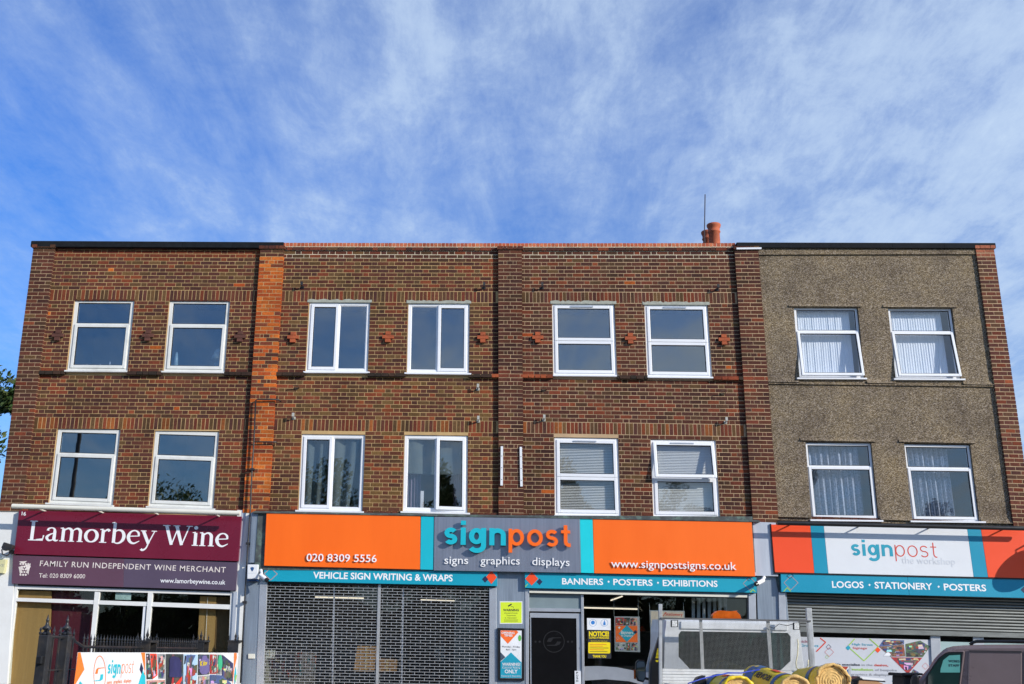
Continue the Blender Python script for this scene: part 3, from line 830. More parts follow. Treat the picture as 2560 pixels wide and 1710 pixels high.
# parapet of bright red bricks laid on edge over the two middle bays
x = XP[3]-.05
while x < XP[6]+.02:
    w = .0645; b = 1 if x < XP[4]+.2 else 2
    lay(b, x, x+w, zr(1)+.045, zr(1)+.12, -0.028, .12, RB.choice([(0.62, 0.17, 0.085), (0.55, 0.13, 0.07), (0.66, 0.20, 0.10), (0.50, 0.12, 0.06)]))
    x += w+.0105

course(3, 'pil', 70, XP[7], XP[8], -.014, .03)
for n_ in (69,): course(3, 'pil', n_, XP[7], XP[8], -.012, .03)
def brick_objects(b):
    rows = BR[b]
    info = []
    for k, (x0, x1, z0, z1, yf, dp, col) in enumerate(rows):
        cx, cz = (x0+x1)/2, (z0+z1)/2
        X, Z = settle(cx, cz)
        px, py = pix(X, yf, Z)
        s = FPX/((Vector((X, yf, Z))-CPOS).dot(fwd))
        inside = 0 < px < 2560
        info.append((-(x1-x0)*(z1-z0)*s*s if inside else 1, k))
    info.sort()
    single = {k for _, k in info[:299]}
    cache = {}
    V = []; F = []; T = []
    for k, (x0, x1, z0, z1, yf, dp, col) in enumerate(rows):
        w, h = x1-x0, z1-z0; cx, cz = (x0+x1)/2, (z0+z1)/2
        X, Z = settle(cx, cz); X2, Z2 = settle(cx+.1, cz)
        ang = math.atan2(Z2-Z, X2-X)
        sc = 1.0
        if k in single:
            key = (round(w, 2), round(h, 2), round(dp, 2), RB.randint(0, 2))
            if key not in cache:
                j = lambda: RB.uniform(-.0014, .0014)
                vs = [(sx*w/2+j(), 0 if front else dp, sz*h/2+j()) for front in (1, 0) for sz in (-1, 1) for sx in (-1, 1)]
                me = bpy.data.meshes.new('brick')
                me.from_pydata(vs, [], [(0, 1, 3, 2), (5, 4, 6, 7), (0, 4, 5, 1), (2, 3, 7, 6), (0, 2, 6, 4), (1, 5, 7, 3)])
                me.materials.append(M_BRICK1); cache[key] = me
            o = bpy.data.objects.new('brick', cache[key]); COL.objects.link(o)
            o.parent = bld[b]; o.location = Vector((X, yf, Z)) - WL[bld[b].name]
            o.rotation_euler = (0, -ang, 0); o.color = (*col, 1)
        else:
            i = len(V); ca, sa = math.cos(ang), math.sin(ang)
            for front in (1, 0):
                for sz in (-1, 1):
                    for sx in (-1, 1):
                        a = sx*w/2+RB.uniform(-.0014, .0014); c = sz*h/2+RB.uniform(-.0014, .0014)
                        V.append((X+a*ca-c*sa, yf if front else yf+dp, Z+a*sa+c*ca))
            F += [(i, i+1, i+3, i+2), (i+5, i+4, i+6, i+7), (i, i+4, i+5, i+1), (i+2, i+3, i+7, i+6), (i, i+2, i+6, i+4), (i+1, i+5, i+7, i+3)]
            T += [col]*6
    me = bpy.data.meshes.new('brickwork')
    base = WL[bld[b].name]
    me.from_pydata([(v[0]-base.x, v[1]-base.y, v[2]-base.z) for v in V], [], F)
    at = me.attributes.new('tone', 'FLOAT_COLOR', 'FACE')
    for i, c in enumerate(T): at.data[i].color = (*c, 1)
    me.materials.append(M_BRICKN)
    o = bpy.data.objects.new('brickwork', me); COL.objects.link(o); o.parent = bld[b]; o['kind'] = 'stuff'
    WL[o.name] = base
for b in range(4): brick_objects(b)

# ---- mortar core with openings, pilaster cores, roofs, floors
def slab(x0, x1, z0, z1, holes, y0, y1, warp=True, sub=None):
    xs = sorted({x0, x1, *[h[0] for h in holes], *[h[1] for h in holes]})
    zs = sorted({z0, z1, *[h[2] for h in holes], *[h[3] for h in holes]})
    mb = MB((lambda x, y, z: (settle(x, z)[0], y, settle(x, z)[1])) if warp else None)
    for i in range(len(xs)-1):
        for j in range(len(zs)-1):
            cx, cz = (xs[i]+xs[i+1])/2, (zs[j]+zs[j+1])/2
            if any(h[0] < cx < h[1] and h[2] < cz < h[3] for h in holes): continue
            mb.box(xs[i], xs[i+1], y0, y1, zs[j], zs[j+1])
    return mb
ZB = zr(70)-.0375                              # underside of the brickwork, above the fascias
ZT = zr(1)+.045
for b in range(4):
    x0, x1 = BAYX[b]
    if b < 3: slab(x0, x1, ZB, ZT-.01, HOLES[b], 0.0, 0.22).build('wall', M_MORTP if b == 2 else M_MORT, bld[b])
    if b in (1, 2): slab(x0, x1, zr(3)-.04, ZT-.012, [], -0.0012, .01).build('repointing', M_MORTN, bld[b])
for k, (b, zn, x0, x1) in enumerate(PIL):
    mb = MB(lambda x, y, z: (settle(x, z)[0], y, settle(x, z)[1])); mb.box(x0+.003, x1-.003, -PD, .22, ZB, ZT-.03)
    mb.build('pilaster_core', M_MORTP if k != 1 else M_MORT, bld[b])
W4 = HOLES[3]
z35 = zr(35)-.03
slab(XP[7], XP[8], z35, ZT-.03, [h for h in W4 if h[3] > z35+.5], -.022, .22).build('upper_render', M_PEBBLE, bld[3])
slab(XP[7], XP[8], ZB+.10, z35-.002, [h for h in W4 if h[3] < z35+.2], -.020, .22).build('lower_render', M_PEBBLE, bld[3])
slab(XP[7], XP[8], ZB, ZB+.098, [], -.008, .22).build('base_course', M_MORT, bld[3])
def bell(zc, segs, drop, out, name):
    mb = MB(lambda x, y, z: (settle(x, z)[0], y, settle(x, z)[1]))
    for a, c in segs: mb.xprism([(-.018, zc+.13), (-.030, zc+.07), (-.05, zc+.02), (-.022-out, zc), (-.0, zc-.004)], a, c)
    mb.build(name, M_PEBBLE, bld[3], kind='stuff')
hu = sorted([h for h in W4 if h[3] > z35+.5]); hl = sorted([h for h in W4 if h[3] < z35+.2])
bell(z35-.03, [(XP[7]+.003, hu[0][0]-.02), (hu[0][1]+.02, hu[1][0]-.02), (hu[1][1]+.02, XP[8]-.003)], 0, .05, 'drip_band')
mb = MB(lambda x, y, z: (settle(x, z)[0], y, settle(x, z)[1]))
mb.box(XP[7]+.003, XP[8]-.003, -.052, 0, z35-.062, z35-.036); mb.build('drip_band', M_PEBBLE, bld[3])
bell(ZB+.115, [(XP[7]+.003, hl[0][0]-.02), (hl[0][1]+.02, hl[1][0]-.02), (hl[1][1]+.02, XP[8]-.003)], 0, .045, 'drip_band')
slab(XP[7]+.003, XP[8]-.003, ZT-.17, ZT-.032, [], -.055, -.022).build('parapet_band', M_PEBBLE, bld[3])
for h in W4:
    mb = MB(lambda x, y, z: (settle(x, z)[0], y, settle(x, z)[1]))
    mb.xprism([(-.020, h[3]+.07), (-.052, h[3]+.012), (-.020, h[3]+.016)], h[0]-.10, h[1]+.09); mb.build('window_head_drip', M_PEBBLE, bld[3])
# pale cement over the window heads of the two middle bays
for h in HOLES[1][:2]+HOLES[2][:2]:
    mb = MB(lambda x, y, z: (settle(x, z)[0], y, settle(x, z)[1]))
    n = 26; top = [h[3]+.045+RB.uniform(-.012, .02) for _ in range(n+1)]
    pts = [(h[0]-.03+(h[1]-h[0]+.06)*k/n, top[k]) for k in range(n+1)]
    mb.prism([(h[0]-.03, h[3]-.005)]+[(h[1]+.03, h[3]-.005)]+pts[::-1], -.010, .03)
    mb.build('cement_fillet', mat('grey_cement', (0.36, 0.37, 0.31), 0.95, var=.2, vscale=9, bump=.5), bld[1] if h in HOLES[1] else bld[2])
# new mortar bed under the red parapet
mb = MB(lambda x, y, z: (settle(x, z)[0], y, settle(x, z)[1]))
mb.box(XP[3]-.05, XP[4], -.024, .2, zr(1)+.026, zr(1)+.112); mb.build('parapet_mortar', M_MORTN, bld[1])
mb = MB(lambda x, y, z: (settle(x, z)[0], y, settle(x, z)[1]))
mb.box(XP[4]+.001, XP[6]+.02, -.024, .2, zr(1)+.026, zr(1)+.112); mb.build('parapet_mortar', M_MORTN, bld[2])
# felt copings
def coping(b, zone, pl, pr, h, extra):
    A = sight(zone, *pl, -.10); B = sight(zone, *pr, -.10)
    n = 5
    for k in range(n):
        xa = A[0]+(B[0]-A[0])*k/n; xb = A[0]+(B[0]-A[0])*(k+1)/n - .004
        za = A[1]+(B[1]-A[1])*k/n; zb = A[1]+(B[1]-A[1])*(k+1)/n
        mb = MB()
        i = mb._a([(xa, -.10, za-h), (xb, -.10, zb-h), (xb, .32, zb-h), (xa, .32, za-h), (xa, -.10, za-.02), (xb, -.10, zb-.02), (xb, .30, zb+.02), (xa, .30, za+.02), (xa, -.08, za), (xb, -.08, zb)])
        mb.f += [(i, i+3, i+2, i+1), (i, i+1, i+5, i+4), (i+4, i+5, i+9, i+8), (i+8, i+9, i+6, i+7), (i+2, i+3, i+7, i+6), (i+1, i+2, i+6, i+9, i+5), (i+3, i, i+4, i+8, i+7)]
        mb.build('coping', M_FELT, bld[b])
coping(0, 'A1', (255, 134), (2312, 145), .125, 0)
coping(3, 'A4', (8, 147), (2116, 152), .115, 0)
p = sq('A4', [(5, 192), (208, 190), (208, 204), (5, 206)], -.11)
mb = MB(); mb.prism(p, -.11, -.085); mb.build('parapet_trim', M_UPVC, bld[3])
zf = zr(70)-.1
FLR = [(0.02, .0), (zr(70)-.35, .25), (zr(36)-.2, .25)]
for b in range(4):
    xa, xb = [(XP[0]+.01, XP[2]+.2), (XP[2]+.21, XP[4]+.2), (XP[4]+.21, XP[6]+.2), (XP[6]+.21, XP[9]-.01)][b]
    mb = MB(); mb.box(xa, xb, .22, 8.0, ZT-.30, ZT-.12); mb.build('roof', M_FELT, bld[b])
    mb = MB(); mb.box(xa, xb, .22, 8.0, ZB-.22, ZB-.02); mb.build('floor_slab', M_INT, bld[b])
    mb = MB(); mb.box(xa, xb, .22, 8.0, zr(40)-.05, zr(40)+.15); mb.build('floor_slab', M_INT, bld[b])
    mb = MB(); mb.box(xa, xb, 8.0, 8.2, 0, ZT); mb.build('rear_wall', M_INT, bld[b])
    mb = MB(); mb.box(xa, xa+.1, .22, 8.0, 0, ZT-.3); mb.build('party_wall', M_INT, bld[b])
    mb = MB(); mb.box(xb-.1, xb, .22, 8.0, 0, ZT-.3); mb.build('party_wall', M_INT, bld[b])
    mb = MB(); mb.box((xa+xb)/2-.05, (xa+xb)/2+.05, .24, 3.2, ZB, ZT-.31); mb.build('partition', M_INT, bld[b])
    mb = MB(); mb.box(xa+.1, xb-.1, 3.2, 3.3, ZB, ZT-.31); mb.build('partition', M_INT, bld[b])
# outer flank walls in brick colour
for b, xa, xb in ((0, XP[0]-.02, XP[0]+.01), (3, XP[9]-.01, XP[9]+.02)):
    mb = MB(); mb.box(xa, xb, .0, 8.2, 0, ZT-.02); mb.build('flank_wall', mat('flank_brick', (.13, .05, .035), .9, var=.25, vscale=8), bld[b])

# ---- brick crosses between the upper windows
for k, (zone, x, y, b) in enumerate([('A1', 468, 905, 0), ('A1', 1203, 907, 0), ('A1', 1955, 914, 0), ('A2', 366, 920, 1), ('A2', 1141, 918, 1), ('A2', 1915, 922, 1), ('A3', 391, 1200, 2), ('A3', 1118, 1208, 2), ('A3', 1853, 1217, 2)]):
    X, Z = sight(zone, x, y, -.05)
    c = (c_red if b == 0 else c_orange)(RB)
    c = tuple(a*(.55 if b == 0 else .8) for a in c)
    cm = mat('cross_brick_dark' if b == 0 else 'cross_brick_orange', (0.10, .036, .024) if b == 0 else (.36, .08, .026), .85, var=.3, vscale=9, bump=.4)
    co = None
    mb = MB(); mb.box(X-.1075, X+.1075, -.05, .0, Z-.0325, Z+.0325)
    co = mb.build('brick_cross', cm, bld[b])
    for dz in (-.075, .075):
        mb = MB(); mb.box(X-.05, X+.05, -.06 if dz < 0 else -.04, .0, Z+dz-.032, Z+dz+.032); mb.build('brick', cm, co)

# ---- chimney
cX, cZ = sight('A3', 1777, 470, 1.2)
st = empty('chimney', (cX, 1.2, ZT-.2), 'pair of terracotta chimney pots rising behind the red brick parapet', 'chimney')
k = 19.688+1.2
def pot(x, y, zt, r, h):
    mb = MB(); mb.lathe([(r*.92, zt-h), (r*.90, zt-h*.75), (r*.86, zt-.20), (r*.99, zt-.185), (r*1.0, zt-.165), (r*.9, zt-.15), (r*.93, zt-.09), (r*1.08, zt-.05), (r*1.12, zt-.015), (r*1.05, zt), (r*.85, zt), (r*.8, zt-.1)], x, y, 20)
    o = mb.build('chimney_pot', M_TERRA, st, smooth=True)
zt1 = sight('A3', 1777, 318, 1.2)[1]
pot(cX, 1.2, zt1, .135, .75)
X2, Z2 = sight('A3', 1722, 374, 1.75)
pot(X2, 1.75, Z2, .13, .75)
mb = MB(); mb.box(cX-.42, cX+.28, .95, 2.0, ZT-.3, zt1-.62); mb.build('stack', mat('stack_brick', (.2, .07, .04), .9, var=.3, vscale=8, bump=.4), st)
a1 = sight('A3', 1702, 82, 1.0); a0 = sight('A3', 1697, 400, 1.0)
mb = MB(); mb.tube([(a0[0], 1.0, ZT-.2), (a0[0], 1.0, a0[1]), (a1[0], 1.0, a1[1])], .011, 6)
mb.build('aerial_pole', mat('rusty_pole', (.05, .035, .04), .6), label='thin dark pole standing beside the chimney pots', cat='pole')

# ---- small brackets left in the brickwork (the feet of old signs)
BK = [('A2', 440, 495, 'd'), ('A2', 1925, 500, 'd'), ('A3', 425, 795, 'd'), ('A3', 1803, 808, 'd'),
      ('B2', 390, 212, 'h'), ('B2', 1875, 218, 'g'), ('B2', 370, 455, 'g'), ('B2', 1878, 480, 'g'),
      ('B3', 455, 228, 'h'), ('B3', 1915, 258, 'h'), ('B3', 458, 470, 'g'), ('B3', 1942, 490, 'g')]
BT = {'d': M_IRON, 'h': mat('rusty_hook', (.07, .045, .025), .8), 'g': mat('grey_bracket', (.42, .42, .38), .6)}
where = ['above the left upper window of the second bay', 'above the right upper window of the second bay', 'above the left upper window of the third bay', 'above the right upper window of the third bay',
         'below the left upper window of the second bay', 'below the right upper window of the second bay', 'above the left lower window of the second bay', 'above the right lower window of the second bay',
         'below the left upper window of the third bay', 'below the right upper window of the third bay', 'above the left lower window of the third bay', 'above the right lower window of the third bay']
for k, (zone, x, y, t) in enumerate(BK):
    X, Z = sight(zone, x, y, -.08)
    e = empty('wall_bracket' if t != 'h' else 'wall_hook', (X, 0, Z), {'d': 'black iron bracket ', 'h': 'small rusty hook ', 'g': 'small grey bracket '}[t]+where[k], 'bracket', 'old sign fixings in the brickwork')
    mb = MB()
    if t == 'h': mb.tube([(X+.05, .02, Z-.03), (X+.05, -.06, Z-.01), (X+.03, -.09, Z+.012), (X-.03, -.10, Z+.012), (X-.055, -.10, Z-.01)], .008, 6)
    else:
        mb.tube([(X, .02, Z-.03), (X, -.07, Z-.025), (X, -.105, Z), (X, -.11, Z+.04)], .016, 6)
        mb.box(X-.022, X+.022, -.125, -.105, Z-.02, Z+.05)
    mb.build('arm', BT[t], e)
    mb = MB(); mb.box(X-.03, X+.03, -.018, 0.0, Z-.055, Z-.005); mb.build('foot_plate', BT[t], e)
# two white battens on the middle pilaster
for k, (pts, l) in enumerate([([(104, 703), (123, 703), (121, 1023), (101, 1022)], 'left one of the two white battens screwed to the brick pilaster'), ([(258, 708), (277, 709), (283, 1030), (263, 1030)], 'right one of the two white battens screwed to the brick pilaster')]):
    p = sq('B3', pts, -PD-.03)
    e = empty('batten', (p[0][0], -PD, p[3][1]), l, 'batten', 'white battens on the pilaster')
    mb = MB(); mb.prism(p, -PD-.03, -PD-.006); mb.build('strip', M_UPVC, e)
    for f in (.25, .55, .85):
        cx = (p[0][0]+p[1][0])/2*(1-f)+(p[2][0]+p[3][0])/2*f; cz = p[0][1]*(1-f)+p[3][1]*f
        mb = MB(); mb.box(cx-.006, cx+.006, -PD-.035, -PD-.0305, cz-.006, cz+.006); mb.build('screw', M_IRON, e)
# black cable pipe with its two loops
def S(zone, x, y, Y): 
    a = sight(zone, x, y, Y); return (a[0], Y, a[1])
e = empty('pipe', S('B1', 2060, 1100, -.12), 'thin black pipe climbing past the orange brick pilaster in two arms', 'pipe')
mb = MB(); mb.tube([S('C1', 2050, 1560, -.14), S('C1', 2085, 860, -.14), S('C1', 2113, 370, -.14), S('B1', 2040, 1230, -.14), S('B1', 2055, 890, -.13), S('B1', 2070, 670, -.13), S('B1', 2085, 330, -.13), S('B1', 2100, 320, -.13), S('B1', 2270, 322, -.12), S('B1', 2290, 340, -.06)], .014, 8); mb.build('main_run', M_IRON, e, smooth=True)
mb = MB(); mb.tube([S('B1', 2068, 668, -.13), S('B1', 2250, 668, -.12), S('B1', 2265, 680, -.05)], .013, 8); mb.build('side_arm', M_IRON, e, smooth=True)
for z_, x_, y_ in (('B1', 2055, 890), ('C1', 2113, 370), ('C1', 2083, 870)):
    a = S(z_, x_, y_, -.14); mb = MB(); mb.box(a[0]-.035, a[0]+.035, -.155, -.06, a[2]-.018, a[2]+.018); mb.build('clip', M_IRON, e)

# ================================================================== SHOP FRONTS
def plate(name, zone, pts, yf, th, m, parent, bevel=0.0, label=None):
    mb = MB(); mb.prism(sq(zone, pts, yf), yf, yf+th); return mb.build(name, m, parent, label, bevel=bevel)
def decal(name, zone, pts, y, m, parent, th=.0008):
    mb = MB(); mb.prism(sq(zone, pts, y), y, y+th); return mb.build(name, m, parent)
def lozenge(name, zone, cx, cy, r, y, m, parent, outline=0, ry=None):
    ry = ry or r
    P = [(cx, cy-ry), (cx+r, cy), (cx, cy+ry), (cx-r, cy)]
    if not outline: return decal(name, zone, P, y, m, parent)
    k = 1-outline/r
    Q = [(cx, cy-ry*k), (cx+r*k, cy), (cx, cy+ry*k), (cx-r*k, cy)]
    a = sq(zone, P, y); b = sq(zone, Q, y)
    mb = MB(); mb.add([(p[0], y, p[1]) for p in a]+[(p[0], y, p[1]) for p in b], [(i, (i+1) % 4, 4+(i+1) % 4, 4+i) for i in range(4)])
    return mb.build(name, m, parent)
def bar(name, zone, a, b, r, y, m, parent, n=10):
    mb = MB(); mb.tube([S(zone, *a, y), S(zone, *b, y)], r, n+6); return mb.build(name, m, parent)
def xz(zone, x, y, Y): return sight(zone, x, y, Y)
M_PINK = mat('pinkish_grey_print', (.42, .30, .30), .5)
M_LIME = mat('lime_print', (.35, .60, .06), .5)
M_REDP = mat('red_print', (.66, .06, .03), .5)
M_GREYP = mat('grey_print', (.30, .31, .33), .5)
M_FAINT = mat('faint_grey_print', (.64, .665, .70), .5)
M_TEALP = mat('teal_print', (.01, .33, .46), .5)
M_TEALL = mat('light_teal_print', (.02, .52, .62), .5)
M_ORP = mat('orange_print', (.88, .15, .02), .5)
M_DARKP = mat('dark_print', (.02, .022, .03), .5)
M_WP = mat('white_print', (.78, .79, .80), .5)
M_YELP = mat('yellow_print', (.86, .66, .0), .5)

# wall strip below the brickwork, behind all fascias
for b, (xa, xb) in enumerate([(XP[0]-.6, XP[2]+.2), (XP[2]+.21, XP[4]+.2), (XP[4]+.21, XP[6]+.2), (XP[6]+.21, XP[9]+.6)]):
    mb = MB(); mb.box(xa, xb, .19 if b == 3 else .03, .25, 2.95, ZB+.06); mb.build('beam', M_MORT, bld[b])
    mb = MB(); mb.box(xa, xb, -.112, .27, 0, .38); mb.build('plinth', mat('dark_plinth', (.09, .09, .09), .8, var=.3, vscale=5), bld[b])

# ---------------- wine shop (first from the left)
Yw = -.045
plate('side_pier', 'C1', [(-400, 20), (165, 25), (60, 1568), (-400, 1568)], Yw, .3, M_WHITEWALL, bld[0])
plate('side_pier', 'C1', [(2022, 85), (2148, 92), (2095, 1900), (1985, 1900)], -.06, .3, M_WHITEWALL, bld[0])
plate('pier_face', 'C1', [(2062, 85), (2100, 88), (2045, 560), (2030, 530)], -.064, .0035, M_PALEPANEL, bld[0])
plate('pier_face', 'C1', [(1992, 780), (2022, 780), (1975, 1560), (1950, 1560)], -.064, .0035, M_PALEPANEL, bld[0])
sg = empty('fascia_sign', S('C1', 1085, 460, -.15), 'large maroon wine shop sign in white serif letters', 'sign')
plate('sign_panel', 'C1', [(162, 88), (2058, 140), (2030, 522), (118, 460)], -.13, .085, M_MAROON, sg, bevel=.004)
def serif_word(body, zone, a, b, hx, y, m, parent, gap=0.02):
    tot = 0; L = []
    for c in body:
        if c == ' ': tot += .42; L.append(None); continue
        L.append(SER[c]); tot += SER[c][1]+gap
    A = xz(zone, *a, y); B = xz(zone, *b, y); h = xz(zone, a[0], a[1]-hx, y)[1]-A[1]
    x = 0
    for g in L:
        if g is None: x += .42; continue
        mb = MB()
        def mp(gx, gz, x=x):
            t = (x+gx)/tot; return (A[0]+(B[0]-A[0])*t, A[1]+(B[1]-A[1])*t+gz*h)
        glyph(mb, [(p, bool(c), bool(s)) for p, c, s in g[0]], mp, y, .0)
        mb.build('letter', m, parent); x += g[1]+gap
serif_word('Lamorbey Wine', 'C1', (235, 343), (1948, 400), 116, -.1325, M_LETTERW, sg)
text_on('number', '16', 'C1', (183, 129), (219, 133), 30, -.1325, M_LETTERW, sg, offset=.02)
sg2 = empty('fascia_sign', S('C1', 1060, 740, -.10), 'faded plum strip sign for the family run wine merchant with grape emblem', 'sign')
plate('sign_panel', 'C1', [(112, 468), (1055, 500), (1050, 742), (98, 712)], -.10, .055, M_PLUM, sg2, bevel=.003)
plate('sign_panel', 'C1', [(1056, 500), (2024, 528), (2010, 772), (1051, 742)], -.10, .055, M_PLUMB, sg2, bevel=.003)
text_on('lettering', 'FAMILY RUN INDEPENDENT WINE MERCHANT', 'C1', (338, 562), (1922, 618), 46, -.1025, M_GOLD, sg2, offset=.004, space=1.12)
text_on('lettering', 'Tel: 020 8309 6000', 'C1', (330, 660), (724, 668), 36, -.1025, M_GOLD, sg2, offset=.004)
text_on('lettering', 'www.lamorbeywine.co.uk', 'C1', (1365, 703), (1920, 720), 25, -.1025, M_LETTERW, sg2, caps=False, offset=.012)
mb = MB(); rg = random.Random(3)
for r_ in range(5):
    for c_ in range(4-abs(r_-1)//2):
        cx = 175+c_*22+(r_ % 2)*11; cy = 545+r_*23
        pts = [(cx+9*math.cos(t*math.pi/4), cy+9*math.sin(t*math.pi/4)) for t in range(8)]
        mb.flat(sq('C1', pts, -.1022), -.1022)
for (a_, b_, c_) in (((160, 525), (232, 520), (200, 545)), ((158, 570), (200, 560), (172, 640)), ((215, 555), (262, 540), (240, 640))):
    mb.flat(sq('C1', [a_, b_, c_], -.1025), -.1025)
mb.build('grape_emblem', M_GOLD, sg2)
# trough light above
tl = empty('trough_light', S('C1', 1070, 75, -.45), 'long cream tube light on arms above the maroon sign', 'light')
bar('tube', 'C1', (105, 52), (2045, 112), .042, -.46, M_CREAM, tl, 12)
for x in (315, 820, 1300, 1830):
    a = S('C1', x, 62+ (x-100)*.031, -.46)
    mb = MB(); mb.tube([(a[0], -.46, a[2]), (a[0], -.06, a[2]-.01)], .013, 6); mb.build('arm', M_CREAM, tl)
# shop window frame
sf = empty('shop_window', S('C1', 1060, 1500, 0), 'white framed wine shop window, dark glass with ochre panels at both ends', 'window')
W = [[(150, 730), (1975, 788), (1975, 812), (150, 757)], [(135, 832), (1968, 892), (1966, 932), (133, 862)],
     [(128, 715), (152, 716), (20, 1900), (-24, 1900)], [(1966, 770), (2005, 772), (1958, 1900), (1925, 1900)],
     [(808, 782), (848, 784), (800, 1212), (768, 1212)], [(768, 1212), (800, 1212), (740, 1900), (710, 1900)], [(1262, 790), (1300, 792), (1246, 1400), (1215, 1400)]]
for k, w in enumerate(W): plate('frame_bar', 'C1', w, -.03-.002*k, .07, M_WHITEWALL, sf)
plate('frame_bar', 'C1', [(1222, 905), (1244, 905), (1205, 1400), (1185, 1400)], -.02, .05, M_UPVC, sf)
plate('pane', 'C1', [(140, 740), (1980, 800), (1950, 1900), (0, 1900)], .012, .006, M_SHOPGLASS, sf)
plate('shutter_slot', 'C1', [(150, 708), (2012, 772), (2008, 790), (150, 726)], -.03, .05, M_BLACK, sf)
plate('blind_panel', 'C1', [(100, 770), (440, 775), (400, 1900), (-60, 1900)], .10, .02, M_OCHRE, sf)
plate('maroon_panel', 'C1', [(445, 772), (812, 785), (720, 1900), (410, 1900)], .14, .02, M_MAROONP, sf)
plate('blind_panel', 'C1', [(1705, 820), (1845, 826), (1790, 1900), (1650, 1900)], .12, .02, M_OCHRE, sf)
plate('blind_panel', 'C1', [(1850, 826), (1990, 826), (1960, 1900), (1795, 1900)], .14, .02, mat('darker_ochre_blind', (.17, .10, .042), .8, var=.1), sf)
bar('cord', 'C1', (1770, 830), (1752, 1230), .004, .10, M_UPVC, sf, 5)
plate('notice', 'C1', [(985, 788), (1118, 790), (1115, 852), (982, 848)], .03, .004, mat('pale_blue_notice', (.45, .62, .62), .5), sf)
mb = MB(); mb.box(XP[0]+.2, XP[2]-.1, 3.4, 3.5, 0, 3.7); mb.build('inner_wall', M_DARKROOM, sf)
# floodlight and alarm box at the left edge
fl = empty('floodlight', S('C1', 60, 475, -.1), 'small black floodlight at the left edge beside the maroon sign', 'floodlight')
mb = MB(); mb.prism(sq('C1', [(30, 358), (112, 385), (95, 420), (25, 430), (8, 405)], -.34), -.34, -.22); mb.build('lamp_head', M_IRON, fl, bevel=.01)
mb = MB(); mb.tube([S('C1', 15, 420, -.28), S('C1', 20, 460, -.26), S('C1', 60, 475, -.2), S('C1', 100, 440, -.07)], .012, 6); mb.build('bracket', M_IRON, fl, smooth=True)
mb = MB(); mb.prism(sq('C1', [(78, 425), (116, 428), (112, 460), (74, 456)], -.13), -.13, -.045); mb.build('junction_box', M_BLACK, fl)
ab = empty('alarm_box', S('C1', 0, 620, -.1), 'pale yellow alarm box cut by the left edge of the photo', 'alarm box')
mb = MB(); mb.prism(sq('C1', [(-40, 500), (52, 505), (40, 590), (28, 625), (-45, 618)], -.13), -.13, -.046); mb.build('case', mat('pale_yellow_plastic', (.70, .66, .36), .5), ab, bevel=.008)
text_on('lettering', 'CE', 'C1', (2, 565), (30, 567), 20, -.1315, M_GREYP, ab)

# ---------------- middle fascia of the sign makers
sp = empty('fascia_sign', S('C2', 1200, 590, -.25), 'long orange, teal and grey sign board with raised shop name in the middle', 'sign')
YO = -.22
plate('orange_panel', 'C2', [(222, 108), (1513, 135), (1508, 582), (201, 550)], YO, .05, M_ORANGE, sp, bevel=.003)
plate('teal_strip', 'C2', [(1518, 136), (1626, 139), (1620, 585), (1512, 582)], YO+.004, .05, M_TEAL, sp, bevel=.002)
A_ = xz('C2', 1630, 140, YO-.006); A2_ = xz('C2', 1624, 590, YO-.006); B_ = xz('C3', 835, 156, YO-.006); B2_ = xz('C3', 845, 611, YO-.006)
mb = MB(); mb.prism([A_, B_, B2_, A2_], YO-.006, YO+.05); mb.build('grey_panel', M_SIGNGREY, sp, bevel=.003)
plate('teal_strip', 'C3', [(837, 156), (943, 158), (956, 613), (847, 610)], YO+.004, .05, mat('bright_teal_sign_face', (.01, .62, .68), .4, var=.03), sp, bevel=.002)
plate('orange_panel', 'C3', [(946, 160), (2278, 185), (2308, 641), (958, 614)], YO, .05, M_ORANGE, sp, bevel=.003)
mb = MB(); a = xz('C2', 150, 100, -.2); b_ = xz('C3', 2290, 178, -.2); mb.box(a[0], b_[0], -.17, .02, 3.05, a[1]-.03); mb.build('backing_box', M_LEAD, sp)
mb = MB()
a = xz('C2', 110, 96, -.19); b_ = xz('C3', 2345, 172, -.19)
i = mb._a([(a[0], -.235, a[1]-.015), (b_[0], -.235, b_[1]-.015), (b_[0], -.0, b_[1]+.045), (a[0], -.0, a[1]+.045), (a[0], -.235, a[1]-.03), (b_[0], -.235, b_[1]-.03), (b_[0], -.0, b_[1]-.03), (a[0], -.0, a[1]-.03)])
mb.f += [(i, i+1, i+2, i+3), (i+4, i+5, i+1, i), (i+5, i+6, i+2, i+1), (i+7, i+4, i, i+3)]
mb.build('flashing', M_LEAD, sp)
yl = YO-.006
logo_word('sign', .27, 'S3', (188, 505), (1140, 522), 265, yl-.045, .05, M_TEAL, sp, .17)
logo_word('post', .21, 'S3', (1182, 524), (2140, 545), 262, yl-.045, .05, mat('orange_letter_face', (1.0, .15, .005), .4, var=.02), sp, .17)
raised_text('signs', 'S3', (190, 800), (558, 803), 78, yl-.012, .012, M_LETTERW, sp, caps=False, offset=.002)
raised_text('graphics', 'S3', (748, 808), (1355, 812), 78, yl-.012, .012, M_LETTERW, sp, caps=False, offset=.002)
raised_text('displays', 'S3', (1548, 820), (2125, 835), 78, yl-.012, .012, M_LETTERW, sp, caps=False, offset=.002)
raised_text('020 8309 5556', 'C2', (557, 512), (1145, 522), 62, YO-.014, .014, M_LETTERW, sp, offset=.004)
raised_text('www.signpostsigns.co.uk', 'C3', (1100, 564), (2150, 586), 42, YO-.014, .014, M_LETTERW, sp, caps=False, offset=.003)
